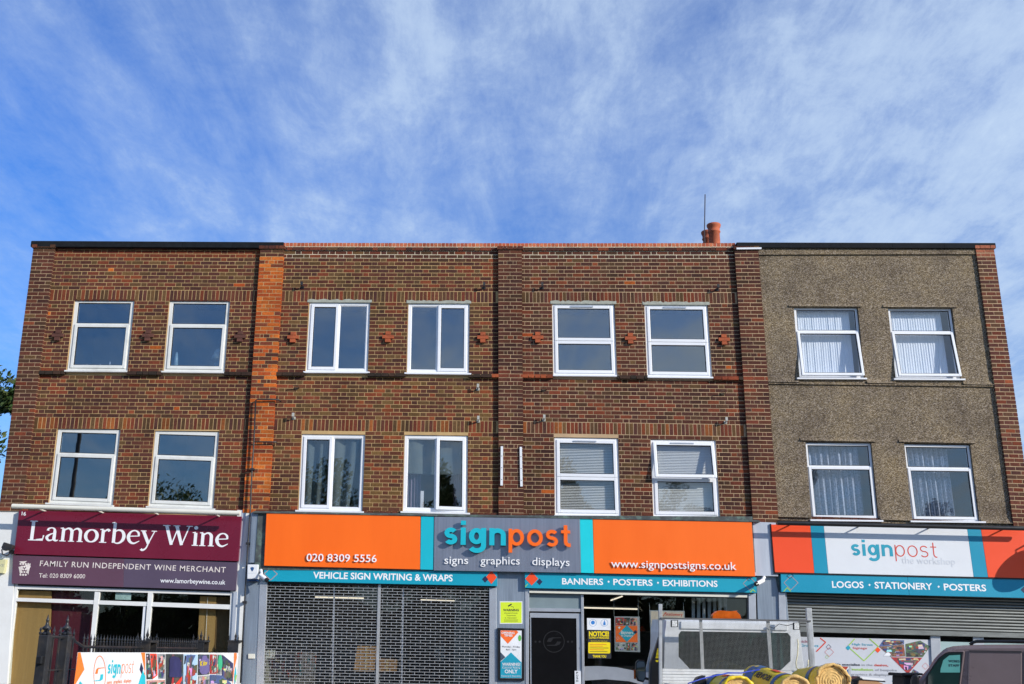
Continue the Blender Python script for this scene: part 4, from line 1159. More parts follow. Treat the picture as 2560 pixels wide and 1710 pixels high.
# grey side panels
plate('side_panel', 'C2', [(100, 100), (235, 104), (215, 528), (78, 525)], -.16, .16, M_GREYPANEL, bld[1], bevel=.003)
plate('side_panel', 'C3', [(2270, 182), (2480, 190), (2500, 640), (2300, 635)], -.16, .16, M_PALEPANEL, bld[2], bevel=.003)
# white strip pier right of the wine shop, grey metal piers
plate('pier', 'C2', [(64, 528), (225, 532), (160, 1900), (0, 1900)], -.075, .12, M_GREYPANEL, bld[1], bevel=.003)
plate('pier', 'C3', [(130, 590), (380, 600), (392, 1900), (130, 1900)], -.075, .12, M_GREYPANEL, bld[1], bevel=.003)
plate('pier', 'C3', [(2318, 640), (2560, 650), (2660, 1900), (2360, 1900)], -.075, .12, M_GREYPANEL, bld[2], bevel=.003)
# teal strip signs under the fascia
YT = -.16
t1 = empty('strip_sign', S('C2', 1200, 700, YT), 'teal strip sign for vehicle sign writing and wraps over the grille', 'sign', 'teal strip signs')
plate('strip_panel', 'C2', [(205, 556), (2157, 590), (2157, 722), (198, 680)], YT, .10, M_TEALBAND, t1, bevel=.003)
text_on('lettering', 'VEHICLE SIGN WRITING & WRAPS', 'C2', (612, 656), (1783, 681), 53, YT-.0025, M_LETTERW, t1, offset=.022)
lozenge('diamond', 'C2', 257, 620, 60, YT-.002, M_PINK, t1, outline=9, ry=56)
lozenge('diamond', 'C2', 257, 566, 24, YT-.0025, M_NAVY, t1, outline=5)
lozenge('diamond', 'C2', 2108, 648, 46, YT-.0025, M_RED, t1, ry=56)
lozenge('diamond', 'C2', 2056, 664, 26, YT-.0035, M_NAVY, t1, ry=28)
t2 = empty('strip_sign', S('C3', 1300, 760, YT), 'teal strip sign for banners, posters and exhibitions over the door', 'sign', 'teal strip signs')
plate('strip_panel', 'C3', [(375, 605), (2318, 648), (2320, 778), (378, 738)], YT, .10, M_TEALBAND, t2, bevel=.003)
text_on('lettering', 'BANNERS', 'C3', (688, 706), (1033, 711), 50, YT-.0025, M_LETTERW, t2, offset=.022)
text_on('lettering', 'POSTERS', 'C3', (1118, 712), (1448, 719), 50, YT-.0025, M_LETTERW, t2, offset=.022)
text_on('lettering', 'EXHIBITIONS', 'C3', (1533, 720), (1993, 728), 50, YT-.0025, M_LETTERW, t2, offset=.022)
lozenge('diamond', 'C3', 1078, 685, 10, YT-.002, M_LETTERW, t2); lozenge('diamond', 'C3', 1492, 694, 10, YT-.002, M_LETTERW, t2)
lozenge('diamond', 'C3', 434, 660, 54, YT-.0025, M_RED, t2, ry=56); lozenge('diamond', 'C3', 500, 686, 24, YT-.0035, M_NAVY, t2, ry=27)
decal('lime_line', 'C3', [(378, 722), (402, 700), (402, 706), (380, 732)], YT-.002, M_LIME, t2)
lozenge('diamond', 'C3', 2262, 700, 58, YT-.002, M_PINK, t2, outline=6); lozenge('diamond', 'C3', 2256, 662, 20, YT-.003, M_NAVY, t2, outline=4)
decal('lime_line', 'C3', [(2262, 772), (2288, 746), (2312, 768), (2304, 770), (2288, 755), (2272, 774)], YT-.0035, M_LIME, t2)

# ---------------- roller grille
gr = empty('roller_grille', S('C2', 1160, 1900, -.06), 'silver brick-bond roller grille closed over the dark shop window', 'shutter')
plate('side_rail', 'C2', [(222, 684), (228, 700), (182, 1900), (120, 1900), (165, 684)], -.085, .07, M_SILVER, gr, bevel=.004)
plate('side_rail', 'C2', [(2090, 735), (2150, 738), (2155, 1900), (2090, 1900)], -.085, .07, M_SILVER, gr, bevel=.004)
plate('centre_rail', 'C2', [(1158, 708), (1182, 708), (1152, 1900), (1128, 1900)], -.078, .03, M_GRILLE, gr)
plate('shutter_box', 'C2', [(222, 682), (2150, 724), (2150, 738), (222, 702)], -.07, .2, M_BLACK, gr)
gx0 = xz('C2', 205, 1100, -.06)[0]; gx1 = xz('C2', 2095, 1100, -.06)[0]
gz = xz('C2', 1150, 718, -.06)[1]
k = 0
tilt = (xz('C2', 2090, 740, -.06)[1]-xz('C2', 228, 700, -.06)[1])/(gx1-gx0)
while gz > .75:
    mb = MB(lambda x, y, z: (x, y, z + tilt*(x-(gx0+gx1)/2)))
    mb.box(gx0, gx1, -.064, -.056, gz-.0042, gz+.0042)
    x = gx0+.06+(k % 2)*.0875
    while x < gx1: mb.box(x-.0042, x+.0042, -.063, -.057, gz-.0455, gz-.0045); x += .175
    mb.build('slat', M_GRILLE, gr); gz -= .049; k += 1
# shop window behind the grille
sw = empty('shop_window', S('C2', 1160, 1900, .1), 'dark display window behind the closed roller grille', 'window')
for x in (790, 1370): plate('frame_bar', 'C2', [(x-6, 715), (x+6, 715), (x-16, 1900), (x-28, 1900)], .10, .05, M_SILVER, sw)
plate('pane', 'C2', [(200, 690), (2100, 735), (2110, 1900), (110, 1900)], .13, .006, M_SHOPGLASS, sw)
mb = MB(); mb.box(XP[2]+.32, XP[4]+.1, 2.9, 3.0, 0, 3.7); mb.build('inner_wall', mat('store_wall', (.24, .23, .26), .9, var=.4, vscale=1.2), sw)
plate('inner_panel', 'C2', [(1800, 790), (2000, 795), (1990, 1900), (1780, 1900)], .6, .05, mat('pale_inner_panel', (.20, .21, .21), .8, var=.15, stretch=(6, 1, .4)), sw)
mb = MB(); mb.box(XP[2]+.32, XP[4], .8, 2.4, 1.0, 1.06); mb.build('bench', mat('bench_top', (.42, .43, .45), .5), sw)
def litetube(zone, a, b, Y, lab):
    A = S(zone, *a, Y); B = S(zone, *b, Y)
    e = empty('ceiling_light', A, lab, 'light', 'lit ceiling tubes inside the shops')
    mb = MB(); mb.tube([A, B], .013, 8); mb.build('tube', M_TUBE, e)
    mb = MB(); mb.tube([(A[0], A[1], A[2]+.03), (B[0], B[1], B[2]+.03)], .02, 6); mb.build('fitting', M_SILVER, e)
litetube('C2', (630, 814), (1038, 824), 2.2, 'long lit tube behind the left part of the grille')
litetube('C2', (1515, 838), (1803, 847), 2.2, 'shorter lit tube behind the right part of the grille')
litetube('C2', (875, 918), (910, 934), 3.6, 'tiny slanted light low behind the left half of the grille')
litetube('C2', (1340, 935), (1362, 950), 3.6, 'tiny slanted light low behind the right half of the grille')
def carton(zone, pts, Y, d, lab, m=M_CARD):
    p = sq(zone, pts, Y); e = empty('carton', (p[3][0], Y, p[3][1]), lab, 'box', 'boxes behind the grille')
    mb = MB(); mb.prism(p, Y, Y+d); mb.build('case', m, e)
    cx0 = p[0][0]*.55+p[1][0]*.45; cx1 = p[0][0]*.45+p[1][0]*.55
    mb = MB(); mb.box(cx0, cx1, Y-.002, Y-.0003, p[3][1]+.01, p[0][1]-.01); mb.build('tape', mat('parcel_tape', (.5, .36, .2), .4), e)
carton('C2', [(985, 1222), (1140, 1228), (1120, 1440), (950, 1436)], .9, .4, 'tall brown carton behind the middle of the grille')
carton('C2', [(1150, 1330), (1318, 1336), (1310, 1440), (1140, 1440)], 1.0, .4, 'low brown carton right of the tall one behind the grille')
carton('C2', [(225, 1255), (270, 1256), (262, 1330), (215, 1330)], .8, .3, 'small white carton at the left end behind the grille', M_WP)
carton('C2', [(1640, 1215), (1720, 1218), (1715, 1355), (1632, 1352)], 1.6, .3, 'pale grey case at the right behind the grille', M_GREYP)

# ---------------- door and window of the middle shop
dr = empty('glazed_entrance', S('C3', 1300, 1900, 0), 'silver framed shop front with black glass door and posters in the window', 'shop front')
plate('side_post', 'C3', [(378, 745), (412, 746), (408, 1900), (385, 1900)], -.085, .12, M_SILVER, dr, bevel=.003)
plate('side_post', 'C3', [(2252, 785), (2312, 788), (2335, 1900), (2270, 1900)], -.085, .12, M_SILVER, dr, bevel=.003)
plate('shutter_hood', 'C3', [(410, 745), (2318, 782), (2300, 822), (410, 778)], -.06, .10, M_GREYPANEL, dr)
plate('shutter_rail', 'C3', [(412, 760), (2240, 798), (2240, 818), (412, 778)], -.10, .035, M_CREAM, dr, bevel=.003)
plate('transom_panel', 'C3', [(410, 778), (848, 790), (848, 912), (410, 905)], .0, .03, mat('frosted_transom', (.20, .26, .28), .5, var=.1), dr)
plate('transom_bar', 'C3', [(408, 905), (846, 912), (846, 940), (408, 933)], -.02, .07, M_SILVER, dr, bevel=.003)
plate('mullion', 'C3', [(846, 792), (868, 793), (882, 1900), (862, 1900)], -.03, .09, M_SILVER, dr, bevel=.003)
dl = plate('door', 'C3', [(420, 946), (845, 952), (860, 1900), (425, 1900)], -.004, .04, M_SILVER, dr, bevel=.003)
plate('glass', 'C3', [(430, 985), (808, 992), (818, 1880), (436, 1880)], -.010, .005, mat('dark_door_glass', (.008, .008, .009), .04, var=.1, spec=.25), dl)
plate('glass', 'C3', [(431, 986), (432, 986), (438, 1870), (437, 1870)], -.011, .001, M_GASKET, dl)
c0 = (620, 1188)
mb = MB(); pts = [(c0[0]+90*math.cos(t*2*math.pi/40), c0[1]+92*math.sin(t*2*math.pi/40)) for t in range(40)]; pin = [(c0[0]+83*math.cos(t*2*math.pi/40), c0[1]+85*math.sin(t*2*math.pi/40)) for t in range(40)]
a = sq('C3', pts, -.0115); b_ = sq('C3', pin, -.0115)
mb.add([(p[0], -.0115, p[1]) for p in a+b_], [(i, (i+1) % 40, 40+(i+1) % 40, 40+i) for i in range(40)])
for q in ([(560, 1188), (575, 1160), (605, 1152), (680, 1152), (680, 1158), (615, 1160), (600, 1182), (595, 1190)], [(680, 1188), (668, 1210), (640, 1222), (560, 1222), (560, 1216), (625, 1214), (640, 1200), (645, 1186)]):
    mb.flat(sq('C3', q, -.0115), -.0115)
mb.build('logo', mat('etched_grey', (.022, .022, .024), .8, spec=.1), dl)
for x in (465, 500, 738, 772):
    mb = MB(); mb.flat(sq('C3', [(x+9*math.cos(t*math.pi/5), 1188+9*math.sin(t*math.pi/5)) for t in range(10)], -.0115), -.0115); mb.build('dot', MATS['etched_grey'], dl)
plate('push_plate', 'C3', [(793, 1432), (845, 1433), (850, 1640), (797, 1640)], -.03, .018, M_SIGNWHITE, dl, bevel=.002)
for k, ch in enumerate('PUSH'): text_on('lettering', ch, 'D4', (1178, 1198+k*36), (1203, 1198+k*36), 26, -.0325, M_DARKP, dl, offset=.02)
text_on('lettering', '0', 'D4', (1213, 872), (1224, 872), 26, -.006, M_IRON, dl)
plate('pane', 'C3', [(868, 795), (2255, 830), (2290, 1900), (880, 1900)], .02, .006, M_SHOPGLASS, dr)
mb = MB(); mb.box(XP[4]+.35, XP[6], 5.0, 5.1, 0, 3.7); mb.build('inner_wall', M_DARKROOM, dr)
litetube('C3', (1095, 842), (1195, 806), 1.5, 'slanted lit tube high in the window right of the door')
litetube('C3', (872, 903), (1320, 915), 1.4, 'long level lit tube above the yellow notice')
for k in range(7):
    x = 1775+k*45
    plate('blind_strip', 'C3', [(x, 820), (x+26, 821), (x+30, 1900), (x+4, 1900)], .5, .01, M_SIGNWHITE, dr)
# notices and posters
nt1 = empty('notice', S('C3', 1000, 1320, .015), 'yellow and black measures notice below two pictograms beside the door', 'notice')
plate('pictogram_card', 'C3', [(897, 990), (1095, 994), (1096, 1092), (899, 1088)], .012, .004, M_WP, nt1)
for x in (947, 1043):
    o_ = [(x+31*math.cos(t*2*math.pi/24), 1030+31*math.sin(t*2*math.pi/24)) for t in range(24)]; i_ = [(x+28*math.cos(t*2*math.pi/24), 1030+28*math.sin(t*2*math.pi/24)) for t in range(24)]
    a = sq('C3', o_, .0105); b_ = sq('C3', i_, .0105)
    mb = MB(); mb.add([(p[0], .0105, p[1]) for p in a+b_], [(i, (i+1) % 24, 24+(i+1) % 24, 24+i) for i in range(24)]); mb.build('ring', mat('pale_blue_print', (.25, .40, .62), .5), nt1)
mb = MB(); mb.flat(sq('C3', [(947+17*math.cos(t*math.pi/4), 1028+17*math.sin(t*math.pi/4)) for t in range(8)], .0105), .0105); mb.flat(sq('C3', [(1034, 1050), (1034, 1030), (1040, 1020), (1040, 1010), (1047, 1010), (1047, 1020), (1053, 1030), (1053, 1050)], .0105), .0105); mb.build('pictogram', mat('blue_pictogram', (.03, .22, .60), .5), nt1)
plate('black_card', 'C3', [(903, 1096), (1098, 1098), (1100, 1330), (905, 1328)], .0135, .003, M_DARKP, nt1)
text_on('heading', 'NOTICE!', 'C3', (914, 1141), (1082, 1142), 38, .012, M_YELP, nt1, offset=.045)
text_on('lettering', 'COVID-19 MEASURES', 'C3', (914, 1162), (1082, 1164), 15, .012, M_YELP, nt1, offset=.03)
text_on('lettering', 'PLEASE FOLLOW THESE RULES', 'C3', (930, 1186), (1068, 1188), 8, .012, M_YELP, nt1)
plate('yellow_box', 'C3', [(914, 1192), (1086, 1193), (1092, 1200), (1092, 1280), (1086, 1287), (914, 1285), (908, 1278), (908, 1198)], .0125, .001, M_YELP, nt1)
for k, (x1_, c_) in enumerate(((1060, M_REDP), (1030, M_REDP), (1078, M_DARKP), (1040, M_REDP), (1068, M_DARKP))):
    decal('text_line', 'C3', [(920, 1208+k*15), (x1_, 1209+k*15), (x1_, 1213+k*15), (920, 1212+k*15)], .0110, c_, nt1, th=.0005)
text_on('lettering', 'THANK YOU', 'C3', (945, 1320), (1058, 1321), 20, .012, M_YELP, nt1, offset=.035)
M_PH = [mat('photo_print_%s' % c, v, .5, var=.5, vscale=22) for c, v in (('red', (.40, .03, .03)), ('dark', (.04, .05, .05)), ('pink', (.60, .32, .26)), ('grey', (.32, .32, .33)), ('green', (.10, .16, .09)), ('blue', (.08, .12, .28)), ('brown', (.22, .12, .08)))]
ps = empty('poster', S('C3', 1235, 1275, .1), 'hanging orange and teal banners and displays poster in a silver frame', 'poster')
plate('frame', 'C3', [(1126, 976), (1338, 978), (1343, 1276), (1130, 1268)], .112, .008, M_SILVER, ps)
plate('print_field', 'C3', [(1136, 1054), (1320, 1056), (1322, 1194), (1138, 1190)], .108, .003, M_ORP, ps)
for pts, mm in (([(1136, 986), (1208, 986), (1198, 1050), (1136, 1050)], M_PH[0]), ([(1212, 986), (1258, 987), (1250, 1052), (1202, 1051)], M_PH[1]), ([(1262, 988), (1318, 990), (1320, 1054), (1254, 1052)], M_PH[2]),
                ([(1138, 1195), (1222, 1196), (1224, 1262), (1140, 1258)], M_PH[3]), ([(1226, 1196), (1258, 1197), (1262, 1264), (1230, 1262)], M_PH[4]), ([(1262, 1197), (1322, 1198), (1326, 1266), (1266, 1264)], M_PH[3])):
    plate('photo', 'C3', pts, .1085, .003, mm, ps); photo_detail(sq('C3', pts, .1085), lambda a, b, e: (a, .1082-e, b), ps, int(pts[0][0]), PAL, 12)
lozenge('diamond', 'C3', 1232, 1120, 70, .1065, M_TEALP, ps, ry=72)
text_on('lettering', 'Banners', 'C3', (1182, 1122), (1284, 1124), 17, .105, M_WP, ps, caps=False, offset=.015)
text_on('lettering', '& Displays', 'C3', (1184, 1144), (1282, 1146), 16, .105, M_WP, ps, offset=.01)
lozenge('diamond', 'C3', 1303, 1107, 17, .1055, M_NAVY, ps); lozenge('diamond', 'C3', 1168, 1070, 11, .1065, M_WP, ps); lozenge('diamond', 'C3', 1155, 1158, 14, .1065, M_WP, ps, outline=2)
for x in (1122, 1326): bar('wire', 'C3', (x, 815), (x+2, 978), .0025, .113, M_SILVER, ps, 4)
p2 = empty('poster', S('C3', 1560, 1500, .1), 'tall pale stationery poster partly hidden by the truck', 'poster')
plate('frame', 'C3', [(1422, 925), (1715, 930), (1722, 1400), (1440, 1400)], .112, .008, M_SILVER, p2)
plate('print_field', 'C3', [(1430, 932), (1706, 937), (1712, 1380), (1448, 1380)], .107, .004, mat('peach_print', (.62, .52, .44), .5, var=.15, vscale=4), p2)
text_on('lettering', 'Stationery', 'C3', (1555, 968), (1700, 972), 16, .1045, M_REDP, p2, caps=False, offset=.008)
lozenge('diamond', 'C3', 1484, 1066, 18, .1045, M_BLUEP, p2, ry=24); lozenge('diamond', 'C3', 1484, 1104, 20, .1045, M_NAVY, p2, ry=24)
decal('red_slash', 'C3', [(1533, 972), (1556, 940), (1560, 942), (1538, 974)], .1045, M_REDP, p2)
for x in (1420, 1705): bar('wire', 'C3', (x, 860), (x+2, 930), .0025, .113, M_SILVER, p2, 4)
cs = empty('warning_sign', S('C3', 260, 1038, -.08), 'square yellow closed circuit television warning sign on the grey pier', 'sign')
plate('back_plate', 'C3', [(164, 849), (356, 849), (356, 1039), (164, 1039)], -.080, .0045, M_WP, cs)
plate('yellow_face', 'C3', [(172, 857), (349, 857), (349, 1031), (172, 1031)], -.0815, .0014, mat('fluorescent_yellow', (.68, .84, .03), .5, var=.03), cs)
decal('camera_symbol', 'C3', [(233, 886), (262, 868), (268, 878), (240, 895)], -.0825, M_DARKP, cs); decal('camera_symbol', 'C3', [(258, 890), (283, 896), (283, 903), (280, 903), (280, 899), (258, 893)], -.0825, M_DARKP, cs)
text_on('heading', 'WARNING', 'C3', (194, 932), (326, 932), 18, -.0825, M_DARKP, cs, offset=.03)
for k, l in enumerate(('Closed Circuit', 'Television', 'In Operation')): text_on('lettering', l, 'C3', ((203, 222, 210)[k], 953+k*20), ((315, 300, 308)[k], 953+k*20), 11, -.0825, M_DARKP, cs)
for k in range(3): decal('rule', 'C3', [(202, 1003+k*8), (318, 1003+k*8), (318, 1005+k*8), (202, 1005+k*8)], -.0823, M_DARKP, cs, th=.0003)
ot = empty('poster_case', S('C3', 260, 1512, -.1), 'black framed opening times case on the grey pier', 'sign')
plate('case', 'C3', [(148, 1072), (372, 1078), (372, 1514), (150, 1512)], -.125, .05, M_BLACK, ot, bevel=.004)
plate('print_field', 'C3', [(172, 1093), (349, 1095), (349, 1494), (172, 1493)], -.129, .0035, M_WP, ot)
decal('orange_shape', 'C3', [(174, 1094), (308, 1095), (322, 1108), (234, 1206), (174, 1142)], -.1305, M_ORP, ot)
decal('teal_shape', 'C3', [(172, 1358), (260, 1278), (348, 1362), (348, 1492), (172, 1492)], -.1305, M_TEALP, ot)
decal('slate_shape', 'C3', [(173, 1276), (213, 1318), (173, 1352)], -.1305, mat('slate_print', (.06, .08, .12), .5), ot)
mb = MB(); mb.flat(sq('C3', [(333+14*math.cos(t*math.pi/6), 1158+26*math.sin(t*math.pi/6)) for t in range(12)], -.1305), -.1305); mb.build('green_shape', mat('green_print', (.12, .45, .08), .5), ot)
text_on('lettering', 'OPENING', 'C3', (180, 1122), (290, 1123), 17, -.1325, M_WP, ot, offset=.03)
text_on('lettering', 'TIMES', 'C3', (202, 1144), (272, 1145), 17, -.1325, M_WP, ot, offset=.03)
text_on('lettering', 'Monday - Friday', 'C3', (186, 1236), (336, 1238), 14, -.131, M_DARKP, ot)
text_on('lettering', '8am - 5pm', 'C3', (218, 1260), (304, 1261), 13, -.131, M_DARKP, ot)
text_on('lettering', 'WARNING!', 'C3', (186, 1387), (338, 1388), 22, -.1325, M_WP, ot, offset=.03)
decal('rule', 'C3', [(186, 1391), (338, 1392), (338, 1394), (186, 1393)], -.1325, M_WP, ot)
text_on('lettering', 'Customer Parking', 'C3', (186, 1412), (336, 1413), 13, -.1325, M_WP, ot, offset=.01)
text_on('lettering', 'ONLY', 'C3', (207, 1452), (316, 1453), 30, -.1325, M_WP, ot, offset=.03)
text_on('lettering', 'Clamping In Operation', 'C3', (178, 1480), (342, 1481), 12, -.1325, M_WP, ot)
# alarm box and cameras
al = empty('alarm_box', S('C2', 108, 680, -.1), 'white alarm box with blue lower edge on the grey pier', 'alarm box')
mb = MB(); mb.prism(sq('G5', [(143, 322), (362, 322), (352, 608), (136, 606)], -.2), -.2, -.076); mb.build('case', M_WHITEPAINT, al, bevel=.012)
mb = MB(); mb.prism(sq('G5', [(138, 610), (350, 612), (340, 655), (142, 652)], -.19), -.19, -.08); mb.build('blue_edge', mat('blue_lens', (.01, .03, .09), .3), al, bevel=.008)
mb = MB(); mb.flat(sq('G5', [(200, 385), (238, 370), (278, 385), (262, 430), (238, 462), (214, 430)], -.2015), -.2015); mb.build('crest', mat('crest_blue', (.03, .09, .24), .5), al)
text_on('lettering', 'security', 'G5', (155, 498), (315, 500), 12, -.2015, M_FAINT, al, caps=False)
def camera_obj(zone, b0, b1, Y0, Y1, mnt, lab):
    A = Vector(S(zone, *b0, Y0)); B = Vector(S(zone, *b1, Y1))
    e = empty('cctv_camera', A, lab, 'camera', 'bullet cameras under the signs')
    mb = MB(); mb.tube([A, A*.25+B*.75], .038, 14); mb.build('housing', M_WHITEPAINT, e, bevel=.006)
    d = (B-A).normalized()
    mb = MB(); mb.tube([A*.25+B*.75+d*.001, B], [.039, .036], 14); mb.build('lens_end', M_BLACK, e)
    M0 = Vector(S(zone, *mnt, -.17))
    mb = MB(); mb.tube([M0+Vector((0, .1, 0)), M0, A*.7+B*.3], [.04, .03, .014], 10); mb.build('mount', M_WHITEPAINT, e)
camera_obj('G5', (395, 525), (540, 640), -.30, -.36, (410, 440), 'white bullet camera under the left end of the orange board')
camera_obj('C4', (165, 672), (95, 710), -.28, -.36, (170, 650), 'white bullet camera under the right end of the orange board')
mb = MB(); mb.prism(sq('C2', [(68, 1290), (122, 1290), (122, 1330), (68, 1330)], -.1), -.1, -.0755); mb.build('junction_box', M_CREAM, None, 'small white square box low on the grey pier', 'box', bevel=.004)

# ---------------- right hand shop
ws = empty('fascia_sign', S('C4', 1300, 640, -.2), 'white, teal and red workshop sign board on the right', 'sign')
YR = -.20
def lerp(p, q, t): return (p[0]+(q[0]-p[0])*t, p[1]+(q[1]-p[1])*t)
T0, T1 = (228, 205), (2348, 250); B0, B1 = (257, 605), (2370, 655)
def segp(name, a, b, c, d, m, dy=0.0):
    t = lambda x, p, q: (x-p[0])/(q[0]-p[0])
    pts = [lerp(T0, T1, t(a, T0, T1)), lerp(T0, T1, t(b, T0, T1)), lerp(B0, B1, t(d, B0, B1)), lerp(B0, B1, t(c, B0, B1))]
    return plate(name, 'C4', pts, YR+dy, .05, m, ws, bevel=.002)
segp('red_panel', 228, 554, 260, 589, M_RED); segp('teal_strip', 556, 667, 591, 706, M_TEALD, .003); segp('white_panel', 669, 1870, 708, 1925, M_SIGNWHITE)
segp('teal_strip', 1872, 1985, 1927, 2046, M_TEALD, .003); segp('red_panel', 1987, 2700, 2048, 2760, M_RED)
plate('edge_frame', 'C4', [(218, 200), (228, 200), (258, 606), (2700, 664), (2700, 676), (250, 618)], YR+.01, .12, M_BLACK, ws)
mb = MB(); a = xz('C4', 228, 205, -.1); b_ = xz('C4', 2700, 260, -.1); mb.box(a[0], b_[0], -.148, .02, 3.1, a[1]-.04); mb.build('backing_box', M_BLACK, ws)
logo_word('sign', .25, 'C4', (903, 466), (1252, 473), 98, YR-.0022, 0.0, M_TEALP, ws, .17, 'lettering', True)
logo_word('post', .095, 'C4', (1270, 474), (1622, 484), 98, YR-.0022, 0.0, M_REDP, ws, .22, 'lettering', True)
text_on('lettering', 'the workshop', 'C4', (1325, 530), (1772, 544), 38, YR-.0035, M_FAINT, ws, caps=False, offset=-.004)
tb = empty('trough_light', S('C4', 1300, 210, -.45), 'long black tube light above the white and red workshop sign', 'light')
bar('tube', 'C4', (278, 192), (2420, 240), .040, -.43, M_BLACK, tb, 12)
for x in (400, 985, 1580, 2200):
    a = S('C4', x, 195+(x-278)*.0224, -.43)
    mb = MB(); mb.tube([(a[0], -.43, a[2]), (a[0], -.05, a[2]-.02)], .012, 6); mb.build('arm', M_BLACK, tb)
t3 = empty('strip_sign', S('C4', 1300, 790, -.17), 'teal strip sign for logos, stationery and posters over the shutter', 'sign', 'teal strip signs')
YB = -.18
plate('strip_panel', 'C4', [(308, 618), (1370, 643), (1385, 797), (314, 770)], YB, .08, M_TEALD, t3, bevel=.002)
plate('strip_panel', 'C4', [(1372, 643), (2700, 674), (2760, 832), (1387, 797)], YB, .08, M_TEALD, t3, bevel=.002)
plate('end_block', 'C4', [(262, 615), (308, 618), (314, 770), (290, 768)], -.10, .1, M_LEAD, t3)
text_on('lettering', 'LOGOS', 'C4', (740, 734), (1005, 738), 53, YB-.0025, M_LETTERW, t3, offset=.022)
text_on('lettering', 'STATIONERY', 'C4', (1097, 740), (1582, 752), 53, YB-.0025, M_LETTERW, t3, offset=.022)
text_on('lettering', 'POSTERS', 'C4', (1678, 755), (2033, 764), 53, YB-.0025, M_LETTERW, t3, offset=.022)
lozenge('diamond', 'C4', 1052, 712, 10, YB-.002, M_LETTERW, t3); lozenge('diamond', 'C4', 1632, 727, 10, YB-.002, M_LETTERW, t3)
lozenge('diamond', 'C4', 394, 694, 62, YB-.002, M_PINK, t3, outline=6); lozenge('diamond', 'C4', 387, 636, 32, YB-.003, M_NAVY, t3, outline=6, ry=24)
decal('lime_line', 'C4', [(328, 768), (362, 730), (396, 766), (388, 767), (362, 740), (336, 768)], YB-.0025, M_LIME, t3)
lozenge('diamond', 'C4', 2348, 752, 28, YB-.0025, M_NAVY, t3)
# solid shutter half lowered
sh = empty('roller_shutter', S('C4', 1400, 1100, -.1), 'half lowered grey ribbed roller shutter of the right hand shop', 'shutter')
plate('side_rail', 'C4', [(290, 775), (345, 778), (395, 1900), (320, 1900)], -.11, .08, M_SILVER, sh, bevel=.003)
zl0 = xz('C4', 348, 800, .085); zr0 = xz('C4', 2348, 850, .085); zl1 = xz('C4', 380, 1062, .085); zr1 = xz('C4', 2348, 1118, .085)
xa, xb = zl0[0], xz('C4', 2700, 860, .085)[0]
ml = (zr1[1]-zl1[1])/(zr1[0]-zl1[0])
nsl = 13; hh = (zl0[1]+.16-zl1[1])/nsl
def zl(k, x): return zl1[1]+k*hh+ml*(x-zl1[0])
for k in range(nsl):
    mb = MB(lambda x, y, z: (x, y, z+ml*(x-zl1[0])))
    z0 = zl1[1]+k*hh
    mb.xprism([(.095, z0+.004), (.078, z0+.012), (.070, z0+hh*.45), (.075, z0+hh*.8), (.090, z0+hh-.004), (.100, z0+hh-.002), (.104, z0+.004)], xa, xb)
    mb.build('slat', M_SHUTTER, sh, smooth=False)
mb = MB(lambda x, y, z: (x, y, z+ml*(x-zl1[0]))); mb.box(xa, xb, .058, .108, zl1[1]-.085, zl1[1]); mb.build('bottom_bar', M_SHUTTER, sh, bevel=.004)
rs = empty('shop_window', S('C4', 1400, 1900, 0), 'right hand shop window with white printed panel below the shutter', 'window')
plate('post', 'C4', [(1560, 1060), (1640, 1062), (1690, 1900), (1600, 1900)], .12, .05, M_SILVER, rs, bevel=.003)
plate('post', 'C4', [(1920, 1100), (2010, 1104), (2030, 1900), (1940, 1900)], .12, .05, M_SILVER, rs, bevel=.003)
plate('post', 'C4', [(345, 1040), (395, 1042), (440, 1900), (380, 1900)], .12, .05, M_SILVER, rs, bevel=.003)
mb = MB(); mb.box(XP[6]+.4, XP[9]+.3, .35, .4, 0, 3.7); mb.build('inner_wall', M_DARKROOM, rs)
plate('printed_panel', 'C4', [(395, 1145), (1562, 1172), (1605, 1900), (420, 1900)], .150, .01, mat('printed_panel_grey', (.56, .58, .62), .5, var=.03), rs)
plate('tinted_panel', 'C4', [(1642, 1186), (2700, 1215), (2700, 1900), (1690, 1900)], .150, .01, mat('pale_teal_panel', (.34, .46, .46), .5, var=.05), rs)
YP = .147
def loz4(name, pts, w, m):
    # open outline of straight strips
    mb = MB()
    for a, b in zip(pts[:-1], pts[1:]):
        pa, pb = xz('E2', *a, YP), xz('E2', *b, YP)
        dx, dz = pb[0]-pa[0], pb[1]-pa[1]; l = math.hypot(dx, dz); nx, nz = -dz/l*w, dx/l*w
        mb.flat([(pa[0]+nx, pa[1]+nz), (pb[0]+nx, pb[1]+nz), (pb[0]-nx, pb[1]-nz), (pa[0]-nx, pa[1]-nz)], YP-.0004*len(mb.f))
    return mb.build(name, m, rs)
loz4('lime_outline', [(360, 550), (280, 640), (470, 808), (640, 640), (535, 550)], .008, M_LIME)
loz4('red_outline', [(-45, 540), (20, 590), (-90, 700)], .010, M_REDP)
lozenge('teal_square', 'E2', 284, 655, 30, YP-.001, M_TEALP, rs); lozenge('orange_square', 'E2', 632, 680, 34, YP-.001, M_RED, rs)
lozenge('navy_outline', 'E2', 55, 645, 32, YP-.001, M_NAVY, rs, outline=5); lozenge('red_outline', 'E2', 62, 705, 55, YP-.0018, M_REDP, rs, outline=4); lozenge('lime_outline', 'E2', 35, 762, 22, YP-.001, M_LIME, rs, outline=4)
lozenge('teal_square', 'E2', 812, 1045, 14, YP-.001, M_TEALP, rs); lozenge('red_outline', 'E2', 1190, 870, 40, YP-.001, M_REDP, rs, outline=4)
text_on('lettering', 'High Street', 'E2', (332, 625), (575, 632), 26, YP-.001, M_TEALP, rs)
